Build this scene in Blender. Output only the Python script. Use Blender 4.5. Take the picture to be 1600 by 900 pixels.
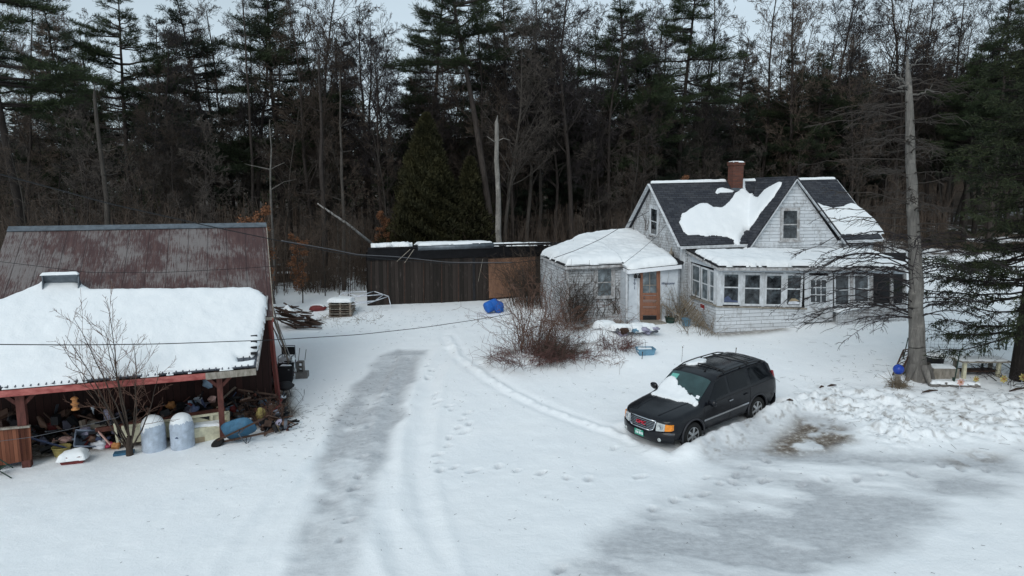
import bpy, bmesh, math, random
import numpy as np
from mathutils import Vector, Matrix
from mathutils.bvhtree import BVHTree
R = math.radians
random.seed(7); np.random.seed(7)
for o in list(bpy.data.objects): bpy.data.objects.remove(o)
scn = bpy.context.scene
COL = scn.collection

# ------------------------------------------------------------ camera
FPX = 1060.0; PITCH = R(8.05); CZ = 6.75
cam_d = bpy.data.cameras.new('camera'); cam = bpy.data.objects.new('camera', cam_d); COL.objects.link(cam)
cam.location = (0, 0, CZ); cam.rotation_euler = (R(90) - PITCH, 0, 0)
cam_d.sensor_width = 36; cam_d.lens = FPX / 1600 * 36; cam_d.clip_end = 3000; cam_d.clip_start = 0.1
scn.camera = cam

# ------------------------------------------------------------ sky and light (overcast)
SUN_EL, SUN_ROT = R(38), R(205)
w = bpy.data.worlds.new('World'); scn.world = w; w.use_nodes = True
nt = w.node_tree; nt.nodes.clear()
sky = nt.nodes.new('ShaderNodeTexSky'); sky.sky_type = 'NISHITA'; sky.sun_disc = False
sky.sun_elevation = SUN_EL; sky.sun_rotation = SUN_ROT; sky.air_density = 1.0; sky.dust_density = 2.5; sky.altitude = 300
hs = nt.nodes.new('ShaderNodeHueSaturation'); hs.inputs['Saturation'].default_value = 0.42; hs.inputs['Value'].default_value = 1.0
mx = nt.nodes.new('ShaderNodeMix'); mx.data_type = 'RGBA'; mx.inputs['Factor'].default_value = 0.6
mx.inputs[7].default_value = (4.35, 5.5, 6.2, 1)
tcw = nt.nodes.new('ShaderNodeTexCoord')
nzw = nt.nodes.new('ShaderNodeTexNoise'); nzw.inputs['Scale'].default_value = 2.2; nzw.inputs['Detail'].default_value = 5
mpw = nt.nodes.new('ShaderNodeMapping'); mpw.inputs['Scale'].default_value = (1, 1, 3)
rmw = nt.nodes.new('ShaderNodeMapRange'); rmw.inputs[1].default_value = .3; rmw.inputs[2].default_value = .7; rmw.inputs[3].default_value = .9; rmw.inputs[4].default_value = 1.08
vmw = nt.nodes.new('ShaderNodeVectorMath'); vmw.operation = 'SCALE'
bg = nt.nodes.new('ShaderNodeBackground'); bg.inputs['Strength'].default_value = 0.105
wo = nt.nodes.new('ShaderNodeOutputWorld')
L = nt.links.new
L(sky.outputs[0], hs.inputs['Color']); L(hs.outputs[0], mx.inputs[6])
L(tcw.outputs['Generated'], mpw.inputs[0]); L(mpw.outputs[0], nzw.inputs['Vector']); L(nzw.outputs[0], rmw.inputs[0])
L(mx.outputs[2], vmw.inputs[0]); L(rmw.outputs[0], vmw.inputs['Scale'])
L(vmw.outputs[0], bg.inputs['Color']); L(bg.outputs[0], wo.inputs[0])
sun_d = bpy.data.lights.new('sun', 'SUN'); sun_d.energy = 0.75; sun_d.angle = R(35); sun_d.color = (1, .99, .96)
sun = bpy.data.objects.new('sun', sun_d); COL.objects.link(sun)
# sky sun_rotation is clockwise from +Y; direction towards the sun:
sd = Vector((math.sin(SUN_ROT) * math.cos(SUN_EL), math.cos(SUN_ROT) * math.cos(SUN_EL), math.sin(SUN_EL)))
sun.rotation_euler = sd.to_track_quat('Z', 'Y').to_euler()
vs = scn.view_settings; vs.view_transform = 'Standard'; vs.look = 'None'; vs.gamma = 1; vs.exposure = 0.42; vs.use_curve_mapping = False
scn.cycles.max_bounces = 5; scn.cycles.diffuse_bounces = 3; scn.cycles.transparent_max_bounces = 8; scn.cycles.caustics_reflective = False; scn.cycles.caustics_refractive = False

# ------------------------------------------------------------ pixel -> world helpers
CF = np.array([0, math.cos(PITCH), -math.sin(PITCH)]); CU = np.array([0, math.sin(PITCH), math.cos(PITCH)]); CR = np.array([1., 0, 0])
CP = np.array([0, 0, CZ])
def ray(x, y): return CF + (x - 800) / FPX * CR + (450 - y) / FPX * CU
def atY(x, y, Y): d = ray(x, y); return CP + d * (Y / d[1])
def atZ(x, y, z): d = ray(x, y); return CP + d * ((z - CZ) / d[2])
class Plane:
    def __init__(s, p, n): s.p = np.array(p, float); s.n = np.array(n, float) / np.linalg.norm(n)
    def hit(s, x, y, off=0.0):
        d = ray(x, y); P = CP + d * (((s.p - CP) @ s.n) / (d @ s.n)); return P + s.n * off
def nrm(v): v = np.array(v, float); return v / max(1e-9, np.linalg.norm(v))

# ------------------------------------------------------------ noise (numpy)
def _h(ix, iy, s):
    n = (ix.astype(np.int64) * 374761393 + iy.astype(np.int64) * 668265263 + s * 1442695041) & 0xffffffff
    n = ((n ^ (n >> 13)) * 1274126177) & 0xffffffff
    return ((n ^ (n >> 16)) & 0xffff) / 65535.0
def vnoise(x, y, sc, seed=0):
    x = np.asarray(x, float) * sc; y = np.asarray(y, float) * sc
    ix = np.floor(x); iy = np.floor(y); fx = x - ix; fy = y - iy
    fx = fx * fx * (3 - 2 * fx); fy = fy * fy * (3 - 2 * fy)
    a = _h(ix, iy, seed); b = _h(ix + 1, iy, seed); c = _h(ix, iy + 1, seed); d = _h(ix + 1, iy + 1, seed)
    return (a * (1 - fx) + b * fx) * (1 - fy) + (c * (1 - fx) + d * fx) * fy
def fbm(x, y, sc, seed=0, o=4):
    t = 0; a = .5; m = 0
    for i in range(o): t = t + a * vnoise(x, y, sc * 2 ** i, seed + i); m += a; a *= .5
    return t / m
def sstep(a, b, x): t = np.clip((x - a) / (b - a), 0, 1); return t * t * (3 - 2 * t)
def polydist(px, py, poly):
    """signed distance, positive inside"""
    px = np.asarray(px, float); py = np.asarray(py, float)
    d = np.full(px.shape, 1e9); ins = np.zeros(px.shape, bool); n = len(poly)
    for i in range(n):
        ax, ay = poly[i][:2]; bx, by = poly[(i + 1) % n][:2]
        ex, ey = bx - ax, by - ay; t = np.clip(((px - ax) * ex + (py - ay) * ey) / (ex * ex + ey * ey + 1e-12), 0, 1)
        d = np.minimum(d, np.hypot(px - ax - ex * t, py - ay - ey * t))
        c = ((ay > py) != (by > py)) & (px < (bx - ax) * (py - ay) / ((by - ay) if by != ay else 1e-9) + ax)
        ins ^= c
    return np.where(ins, d, -d)
def linedist(px, py, pts):
    d = np.full(np.shape(px), 1e9)
    for (ax, ay), (bx, by) in zip([p[:2] for p in pts[:-1]], [p[:2] for p in pts[1:]]):
        ex, ey = bx - ax, by - ay; t = np.clip(((px - ax) * ex + (py - ay) * ey) / (ex * ex + ey * ey + 1e-12), 0, 1)
        d = np.minimum(d, np.hypot(px - ax - ex * t, py - ay - ey * t))
    return d

# ------------------------------------------------------------ materials
MATS = {}
def mat(name, col, rough=.8, var=.15, scale=3.0, bump=0.0, bscale=20, metal=0.0, spec=.3, stretch=(1, 1, 1), col2=None, coord='Object', detail=5, rnd=0.0):
    m = bpy.data.materials.new(name); m.use_nodes = True; MATS[name] = m
    t = m.node_tree; b = t.nodes['Principled BSDF']; N = t.nodes.new; K = t.links.new
    b.inputs['Roughness'].default_value = rough; b.inputs['Metallic'].default_value = metal; b.inputs['Specular IOR Level'].default_value = spec
    tc = N('ShaderNodeTexCoord'); mp = N('ShaderNodeMapping'); mp.inputs['Scale'].default_value = stretch
    K(tc.outputs[coord], mp.inputs[0])
    nz = N('ShaderNodeTexNoise'); nz.inputs['Scale'].default_value = scale; nz.inputs['Detail'].default_value = detail; nz.inputs['Roughness'].default_value = .65
    K(mp.outputs[0], nz.inputs['Vector'])
    cr = N('ShaderNodeValToRGB'); c = list(col)[:3]
    if col2 is None: c1 = [x * (1 - var) for x in c]; c2 = [min(1, x * (1 + var)) for x in c]
    else: c1, c2 = c, list(col2)[:3]
    cr.color_ramp.elements[0].position = .35; cr.color_ramp.elements[1].position = .65
    cr.color_ramp.elements[0].color = (*c1, 1); cr.color_ramp.elements[1].color = (*c2, 1)
    K(nz.outputs[0], cr.inputs[0]); last = cr.outputs[0]
    if rnd:
        oi = N('ShaderNodeObjectInfo'); mr = N('ShaderNodeMapRange'); mr.inputs[3].default_value = 1 - rnd; mr.inputs[4].default_value = 1 + rnd
        K(oi.outputs['Random'], mr.inputs[0]); vm = N('ShaderNodeVectorMath'); vm.operation = 'SCALE'
        K(last, vm.inputs[0]); K(mr.outputs[0], vm.inputs['Scale']); last = vm.outputs[0]
    K(last, b.inputs['Base Color'])
    if bump:
        n2 = N('ShaderNodeTexNoise'); n2.inputs['Scale'].default_value = bscale; n2.inputs['Detail'].default_value = 6
        K(mp.outputs[0], n2.inputs['Vector'])
        bp = N('ShaderNodeBump'); bp.inputs['Strength'].default_value = 1; bp.inputs['Distance'].default_value = bump
        K(n2.outputs[0], bp.inputs['Height']); K(bp.outputs[0], b.inputs['Normal'])
    return m
def ramp(t, src, stops):
    r = t.nodes.new('ShaderNodeValToRGB'); e = r.color_ramp.elements
    while len(e) < len(stops): e.new(.5)
    for i, (p, c) in enumerate(stops): e[i].position = p; e[i].color = (*((c,) * 3 if isinstance(c, (int, float)) else c), 1)
    t.links.new(src, r.inputs[0]); return r.outputs[0]
def mixc(t, fac, a, b):
    m = t.nodes.new('ShaderNodeMix'); m.data_type = 'RGBA'
    if isinstance(fac, (int, float)): m.inputs[0].default_value = fac
    else: t.links.new(fac, m.inputs[0])
    for s, i in ((a, 6), (b, 7)):
        if isinstance(s, tuple): m.inputs[i].default_value = (*s, 1)
        else: t.links.new(s, m.inputs[i])
    return m.outputs[2]
def noise(t, vec, sc, det=5, rough=.6, dist=0):
    n = t.nodes.new('ShaderNodeTexNoise'); n.inputs['Scale'].default_value = sc; n.inputs['Detail'].default_value = det; n.inputs['Roughness'].default_value = rough; n.inputs['Distortion'].default_value = dist
    t.links.new(vec, n.inputs['Vector']); return n.outputs[0]
def mapping(t, src, sc): m = t.nodes.new('ShaderNodeMapping'); m.inputs['Scale'].default_value = sc; t.links.new(src, m.inputs[0]); return m.outputs[0]
def math_(t, op, a, b=None):
    m = t.nodes.new('ShaderNodeMath'); m.operation = op
    for s, i in ((a, 0), (b, 1)):
        if s is None: continue
        if isinstance(s, (int, float)): m.inputs[i].default_value = s
        else: t.links.new(s, m.inputs[i])
    return m.outputs[0]
def newmat(name, rough=.8, spec=.3):
    m = bpy.data.materials.new(name); m.use_nodes = True; MATS[name] = m; t = m.node_tree
    b = t.nodes['Principled BSDF']; b.inputs['Roughness'].default_value = rough; b.inputs['Specular IOR Level'].default_value = spec
    tc = t.nodes.new('ShaderNodeTexCoord'); return m, t, b, tc
def bumpn(t, b, h, dist, strength=1):
    bp = t.nodes.new('ShaderNodeBump'); bp.inputs['Distance'].default_value = dist; bp.inputs['Strength'].default_value = strength
    t.links.new(h, bp.inputs['Height']); t.links.new(bp.outputs[0], b.inputs['Normal'])

def boards_mat(name, c1, c2, width=.18, rough=.85, wear=None, wearamt=.5, horiz=False, gap=.06, bump=.006):
    """planks: UV u across boards"""
    m, t, b, tc = newmat(name, rough)
    sx = t.nodes.new('ShaderNodeSeparateXYZ'); t.links.new(tc.outputs['UV'], sx.inputs[0])
    q = math_(t, 'DIVIDE', sx.outputs[1 if horiz else 0], width)
    fr = math_(t, 'FRACT', q); fl = math_(t, 'FLOOR', q)
    wn = t.nodes.new('ShaderNodeTexWhiteNoise'); wn.noise_dimensions = '1D'; t.links.new(fl, wn.inputs['W'])
    grain = noise(t, mapping(t, tc.outputs['UV'], (14, 1.2, 1) if not horiz else (1.2, 14, 1)), 2.2, 6, .7)
    f = math_(t, 'ADD', math_(t, 'MULTIPLY', wn.outputs[0], .5), math_(t, 'MULTIPLY', grain, .5))
    c = ramp(t, f, [(.25, c1), (.75, c2)])
    if wear:
        wz = noise(t, mapping(t, tc.outputs['UV'], (3, .7, 1) if not horiz else (.7, 3, 1)), 2.0, 8, .75)
        c = mixc(t, ramp(t, wz, [(1 - wearamt - .08, 0.), (1 - wearamt + .05, 1.)]), c, wear)
    edge = ramp(t, fr, [(0, 1.), (gap, 0.), (1 - gap, 0.), (1, 1.)])
    c = mixc(t, edge, c, tuple(x * .3 for x in c1))
    t.links.new(c, b.inputs['Base Color'])
    bumpn(t, b, math_(t, 'SUBTRACT', grain, edge), bump)
    return m

# snow on things
m, t, b, tc = newmat('snow', .75, .25)
geo = t.nodes.new('ShaderNodeNewGeometry')
n1 = noise(t, geo.outputs['Position'], 1.2, 6, .6); n2 = noise(t, geo.outputs['Position'], 18, 5, .65)
t.links.new(ramp(t, n1, [(.3, (.78, .81, .83)), (.7, (.84, .86, .87))]), b.inputs['Base Color'])
bumpn(t, b, math_(t, 'ADD', n1, math_(t, 'MULTIPLY', n2, .25)), .05)

# white wooden shingle siding, weathered
def siding_mat(name, course=.115, wlen=.24, dirt=.5, tone=(.60, .63, .66), bare=(.22, .21, .20), vines=0.0):
    m, t, b, tc = newmat(name, .75)
    br = t.nodes.new('ShaderNodeTexBrick'); t.links.new(tc.outputs['UV'], br.inputs['Vector'])
    br.inputs['Scale'].default_value = 1; br.inputs['Brick Width'].default_value = wlen; br.inputs['Row Height'].default_value = course
    br.inputs['Mortar Size'].default_value = .007; br.inputs['Mortar Smooth'].default_value = .1
    br.inputs['Color1'].default_value = (*tone, 1); br.inputs['Color2'].default_value = (*[x * .86 for x in tone], 1); br.inputs['Mortar'].default_value = (*[x * .38 for x in tone], 1)  # dark row lines: shadow under each course put into colour, plus shingle joints
    wz = noise(t, mapping(t, tc.outputs['UV'], (1, .8, 1)), 2.3, 9, .72); w2 = noise(t, tc.outputs['UV'], 9, 6, .75)
    f = math_(t, 'ADD', math_(t, 'MULTIPLY', wz, .6), math_(t, 'MULTIPLY', w2, .4))
    c = mixc(t, ramp(t, f, [(1 - dirt - .02, 0.), (1 - dirt + .12, .85)]), br.outputs[0], bare)
    t.links.new(c, b.inputs['Base Color'])
    bumpn(t, b, math_(t, 'SUBTRACT', math_(t, 'MULTIPLY', f, .4), br.outputs['Fac']), .012)
    return m
siding_mat('siding', dirt=.47, tone=(.64, .67, .70))
siding_mat('siding_worn', dirt=.52, bare=(.17, .155, .145), tone=(.60, .62, .64))
siding_mat('siding_clap', course=.15, wlen=1.1, dirt=.47, tone=(.66, .69, .72))
mat('white_trim', (.40, .41, .42), .6, scale=6, col2=(.68, .71, .74), bump=.002, stretch=(1, 1, .5), detail=9)
mat('trim_worn', (.20, .18, .17), .75, scale=5, col2=(.55, .56, .57), bump=.003, detail=9)
mat('plaster_white', (.50, .54, .58), .7, scale=4, col2=(.62, .66, .70), detail=8)
mat('interior_shade', (.02, .02, .022), .9, var=.3)  # near-black colour stands in for shade inside rooms and gaps
mat('black_edge', (.03, .033, .04), .6, var=.3, scale=8)
# roof shingles
m, t, b, tc = newmat('asphalt_shingles', .9, .2)
br = t.nodes.new('ShaderNodeTexBrick'); t.links.new(tc.outputs['UV'], br.inputs['Vector'])
br.inputs['Scale'].default_value = 1; br.inputs['Brick Width'].default_value = .33; br.inputs['Row Height'].default_value = .14; br.inputs['Mortar Size'].default_value = .012
br.inputs['Color1'].default_value = (.028, .032, .042, 1); br.inputs['Color2'].default_value = (.06, .064, .075, 1); br.inputs['Mortar'].default_value = (.015, .015, .018, 1)
nn = noise(t, tc.outputs['UV'], 1.3, 6); 
t.links.new(mixc(t, ramp(t, nn, [(.45, 0.), (.8, .6)]), br.outputs[0], (.075, .075, .08)), b.inputs['Base Color'])
bumpn(t, b, math_(t, 'SUBTRACT', noise(t, tc.outputs['UV'], 60, 3), br.outputs['Fac']), .012)
# rusty painted metal barn roof
m, t, b, tc = newmat('rusty_roof', .65, .3)
uv = tc.outputs['UV']
st = noise(t, mapping(t, uv, (5, .5, 1)), 1.6, 8, .75); bl = noise(t, uv, .55, 6, .6); fine = noise(t, mapping(t, uv, (13, .9, 1)), 2.2, 7, .8)
c = ramp(t, st, [(.3, (.040, .022, .023)), (.55, (.070, .036, .034)), (.75, (.13, .085, .075))])
sxu = t.nodes.new('ShaderNodeSeparateXYZ'); t.links.new(uv, sxu.inputs[0])
pk = ramp(t, math_(t, 'ADD', math_(t, 'MULTIPLY', fine, .55), math_(t, 'MULTIPLY', bl, .55)), [(.53, 0.), (.60, .85)])
c = mixc(t, pk, c, (.185, .17, .165))
rib = ramp(t, math_(t, 'FRACT', math_(t, 'DIVIDE', sxu.outputs[0], .61)), [(0, 1.), (.03, 1.), (.05, 0.), (1, 0.)])
seam = ramp(t, math_(t, 'FRACT', math_(t, 'DIVIDE', sxu.outputs[1], 2.35)), [(0, 1.), (.008, 0.), (1, 0.)])
c = mixc(t, math_(t, 'MULTIPLY', math_(t, 'MAXIMUM', rib, seam), .5), c, (.03, .02, .02))
t.links.new(c, b.inputs['Base Color']); bumpn(t, b, math_(t, 'ADD', rib, math_(t, 'MULTIPLY', fine, .3)), .01)
mat('galv_metal', (.13, .15, .17), .45, var=.25, scale=5, metal=.5)
mat('grey_metal', (.10, .11, .13), .5, var=.3, scale=6, metal=.4)
# brick
m, t, b, tc = newmat('brick', .85)
br = t.nodes.new('ShaderNodeTexBrick'); t.links.new(tc.outputs['UV'], br.inputs['Vector'])
br.inputs['Scale'].default_value = 1; br.inputs['Brick Width'].default_value = .21; br.inputs['Row Height'].default_value = .075; br.inputs['Mortar Size'].default_value = .008
br.inputs['Color1'].default_value = (.16, .055, .036, 1); br.inputs['Color2'].default_value = (.10, .04, .03, 1); br.inputs['Mortar'].default_value = (.10, .07, .06, 1)
t.links.new(br.outputs[0], b.inputs['Base Color']); bumpn(t, b, math_(t, 'MULTIPLY', br.outputs['Fac'], -1), .01)
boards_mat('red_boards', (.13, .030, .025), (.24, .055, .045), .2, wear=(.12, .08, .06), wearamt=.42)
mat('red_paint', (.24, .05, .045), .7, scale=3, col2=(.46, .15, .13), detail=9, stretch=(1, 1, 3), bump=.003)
boards_mat('barn_boards', (.020, .009, .008), (.045, .018, .015), .2)  # red boards darkened in colour for the shade inside the lean-to
boards_mat('brown_boards', (.13, .045, .025), (.24, .09, .05), .09)
boards_mat('shed_boards', (.015, .012, .010), (.038, .029, .025), .2, wear=(.075, .062, .055), wearamt=.36, bump=.012)
boards_mat('old_wood', (.12, .09, .07), (.26, .21, .17), .15)
mat('grey_wood', (.17, .15, .12), .85, scale=4, col2=(.33, .30, .26), stretch=(3, 3, 1), bump=.004)
mat('dark_wood', (.05, .028, .02), .8, var=.35, scale=5)
mat('post_wood', (.10, .035, .028), .8, var=.3, scale=4, stretch=(4, 4, 1))
mat('plywood', (.13, .07, .045), .75, scale=2.5, col2=(.24, .13, .08), stretch=(4, 1, 1), detail=8)
mat('door_orange', (.20, .09, .055), .6, scale=3, col2=(.28, .13, .08), stretch=(6, 6, 1))
mat('black_roofing', (.012, .012, .014), .85, var=.3)
mat('brown_leaves', (.20, .09, .045), .9, var=.4, scale=30)
# glass
m, t, b, tc = newmat('window_glass', .06, .6)
geo = t.nodes.new('ShaderNodeNewGeometry'); z = noise(t, geo.outputs['Position'], 2.8, 6, .7)
t.links.new(ramp(t, z, [(.38, (.008, .010, .012)), (.52, (.035, .04, .045)), (.68, (.10, .12, .135))]), b.inputs['Base Color'])  # opaque: dim room and pale reflections put into the pane colour as noise
m, t, b, tc = newmat('curtained_glass', .15, .5)
geo = t.nodes.new('ShaderNodeNewGeometry'); z = noise(t, geo.outputs['Position'], 3, 5, .6)
t.links.new(ramp(t, z, [(.3, (.03, .035, .04)), (.5, (.10, .12, .13)), (.75, (.26, .30, .33))]), b.inputs['Base Color'])
# vegetation
def bark(name, c1, c2, spot=None):
    m, t, b, tc = newmat(name, .9, .2); v = mapping(t, tc.outputs['Object'], (5, 5, .8)); n = noise(t, v, 2.5, 8, .7)
    c = ramp(t, n, [(.3, c1), (.7, c2)])
    if spot: c = mixc(t, ramp(t, noise(t, tc.outputs['Object'], 1.3, 6, .7), [(.55, 0.), (.68, .8)]), c, spot)
    oi = t.nodes.new('ShaderNodeObjectInfo'); mr = t.nodes.new('ShaderNodeMapRange'); mr.inputs[3].default_value = .65; mr.inputs[4].default_value = 1.35
    t.links.new(oi.outputs['Random'], mr.inputs[0]); vm = t.nodes.new('ShaderNodeVectorMath'); vm.operation = 'SCALE'
    t.links.new(c, vm.inputs[0]); t.links.new(mr.outputs[0], vm.inputs['Scale']); t.links.new(vm.outputs[0], b.inputs['Base Color'])
    bumpn(t, b, math_(t, 'ADD', n, math_(t, 'MULTIPLY', noise(t, mapping(t, tc.outputs['Object'], (9, 9, 2.2)), 4, 5, .7), .8)), .06); return m
bark('bark_dark', (.022, .018, .016), (.06, .05, .045))
bark('bark_grey', (.040, .035, .031), (.095, .085, .075))
bark('bark_dead', (.10, .094, .087), (.26, .245, .225), (.37, .345, .31))
bark('bark_birch', (.30, .29, .28), (.5, .49, .47))
mat('twig_brown', (.066, .049, .038), .9, var=.35, scale=1.5, rnd=.3)
mat('twig_grey', (.062, .052, .045), .9, var=.3, scale=1.5, rnd=.3)
mat('twig_dark', (.028, .023, .024), .9, var=.3, scale=2)
mat('twig_red', (.11, .055, .048), .85, var=.4, scale=2)
mat('twig_tan', (.13, .072, .052), .85, var=.35, scale=2)
mat('dry_stems', (.17, .135, .095), .9, var=.3, scale=3)
mat('pine_needles', (.013, .022, .010), .8, scale=.5, col2=(.036, .050, .020), rnd=.3, detail=3)
mat('pine_needles_blue', (.013, .021, .014), .8, scale=.5, col2=(.032, .044, .026), rnd=.3, detail=3)
mat('cedar_green', (.012, .013, .004), .8, scale=.8, col2=(.040, .037, .013), rnd=.1)
mat('spruce_needles', (.012, .018, .008), .8, scale=1.2, col2=(.036, .045, .018))
# car
m, t, b, tc = newmat('car_paint', .22, .5); b.inputs['Base Color'].default_value = (.008, .009, .013, 1); b.inputs['Coat Weight'].default_value = .0; b.inputs['Specular IOR Level'].default_value = .32
z = noise(t, tc.outputs['Object'], 3, 6, .7); t.links.new(ramp(t, z, [(.3, .10), (.7, .28)]), b.inputs['Roughness'])
t.links.new(mixc(t, ramp(t, z, [(.5, 0.), (.85, .5)]), (.006, .007, .010), (.018, .019, .022)), b.inputs['Base Color'])
mat('car_trim', (.012, .012, .013), .6, var=.2)
mat('car_lower', (.030, .031, .036), .5, var=.3, scale=6)
mat('car_glass', (.004, .005, .007), .05, var=.2, spec=.25)
mat('windshield', (.03, .06, .062), .06, var=.25, spec=.4, scale=2)
mat('chrome', (.55, .57, .6), .18, var=.08, metal=1.0)
mat('rubber', (.012, .012, .012), .85, var=.2)
mat('alloy', (.42, .43, .44), .35, var=.1, metal=.6)
mat('lamp_clear', (.45, .48, .48), .12, var=.25, scale=22, spec=.6)
mat('amber', (.75, .25, .03), .2, var=.15, scale=20)
mat('red_plastic', (.28, .015, .02), .3, var=.1)
mat('red_letter', (.55, .03, .06), .4, var=.05)
mat('plate_green', (.03, .28, .19), .4, var=.1)
mat('white_paint', (.8, .82, .85), .5, var=.04)
mat('teal_card', (.14, .42, .36), .5, var=.1)
# junk
for nm, c in dict(tank_paint=(.42, .48, .56), cream=(.55, .52, .38), blue_tub=(.04, .12, .20), blue_plastic=(.015, .11, .42), blue_ball=(.02, .06, .35), teal_box=(.05, .17, .17), tote_blue=(.13, .26, .36),
                  grey_tote=(.22, .26, .33), yellow=(.42, .34, .12), red_item=(.42, .05, .10), orange=(.45, .20, .07), white_item=(.62, .65, .70), lilac=(.30, .29, .38), green_item=(.26, .42, .14), tan_item=(.33, .26, .17),
                  pink=(.62, .38, .33), black_plastic=(.012, .012, .014), cooler_red=(.16, .03, .03), brown_item=(.12, .07, .05), concrete=(.15, .14, .13), dark_blue_cloth=(.07, .09, .16), pale_blue=(.30, .42, .55), ink=(.04, .06, .12)).items():
    mat(nm, c, .6, var=.22, scale=5, bump=.002, detail=7)
mat('rust_rail', (.10, .035, .025), .7, var=.35, scale=8)
mat('wire', (.012, .012, .013), .6, var=.1)
mat('wire_grey', (.13, .13, .14), .6, var=.1)
mat('green_post', (.02, .045, .035), .6, var=.2)

# ------------------------------------------------------------ mesh builder
def mk_mesh(name, verts, quads=None, tris=None, mats=(), smooth=False, loc=None):
    verts = np.asarray(verts, np.float32).reshape(-1, 3)
    me = bpy.data.meshes.new(name); me.vertices.add(len(verts)); me.vertices.foreach_set('co', verts.ravel())
    nq = 0 if quads is None else len(quads); ntt = 0 if tris is None else len(tris)
    li = []; ls = []
    if nq: li.append(np.asarray(quads, np.int32).ravel()); ls.append(np.full(nq, 4))
    if ntt: li.append(np.asarray(tris, np.int32).ravel()); ls.append(np.full(ntt, 3))
    li = np.concatenate(li).astype(np.int32); ls = np.concatenate(ls); st = np.concatenate([[0], np.cumsum(ls)[:-1]]).astype(np.int32)
    me.loops.add(len(li)); me.loops.foreach_set('vertex_index', li)
    me.polygons.add(len(ls)); me.polygons.foreach_set('loop_start', st)
    try: me.polygons.foreach_set('loop_total', ls.astype(np.int32))
    except Exception: pass
    me.update(calc_edges=True); me.validate()
    for m_ in mats: me.materials.append(MATS[m_])
    me.polygons.foreach_set('use_smooth', np.full(len(me.polygons), smooth))
    return me
def link(name, me, parent=None, loc=None):
    o = bpy.data.objects.new(name, me); COL.objects.link(o)
    if parent is not None: o.parent = parent
    if loc is not None: o.location = loc
    return o
def tag(o, label=None, cat=None, group=None, kind=None):
    if label: o['label'] = label
    if cat: o['category'] = cat
    if group: o['group'] = group
    if kind: o['kind'] = kind
    return o
def thing(name, label, cat, loc=(0, 0, 0), rz=0, group=None):
    o = bpy.data.objects.new(name, None); COL.objects.link(o); o.empty_display_size = .2
    o.location = tuple(float(x) for x in loc); o.rotation_euler = (0, 0, rz); return tag(o, label, cat, group)
def wloc(o):
    v = np.zeros(3)
    while o is not None: v += np.array(o.location); o = o.parent
    return v
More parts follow.
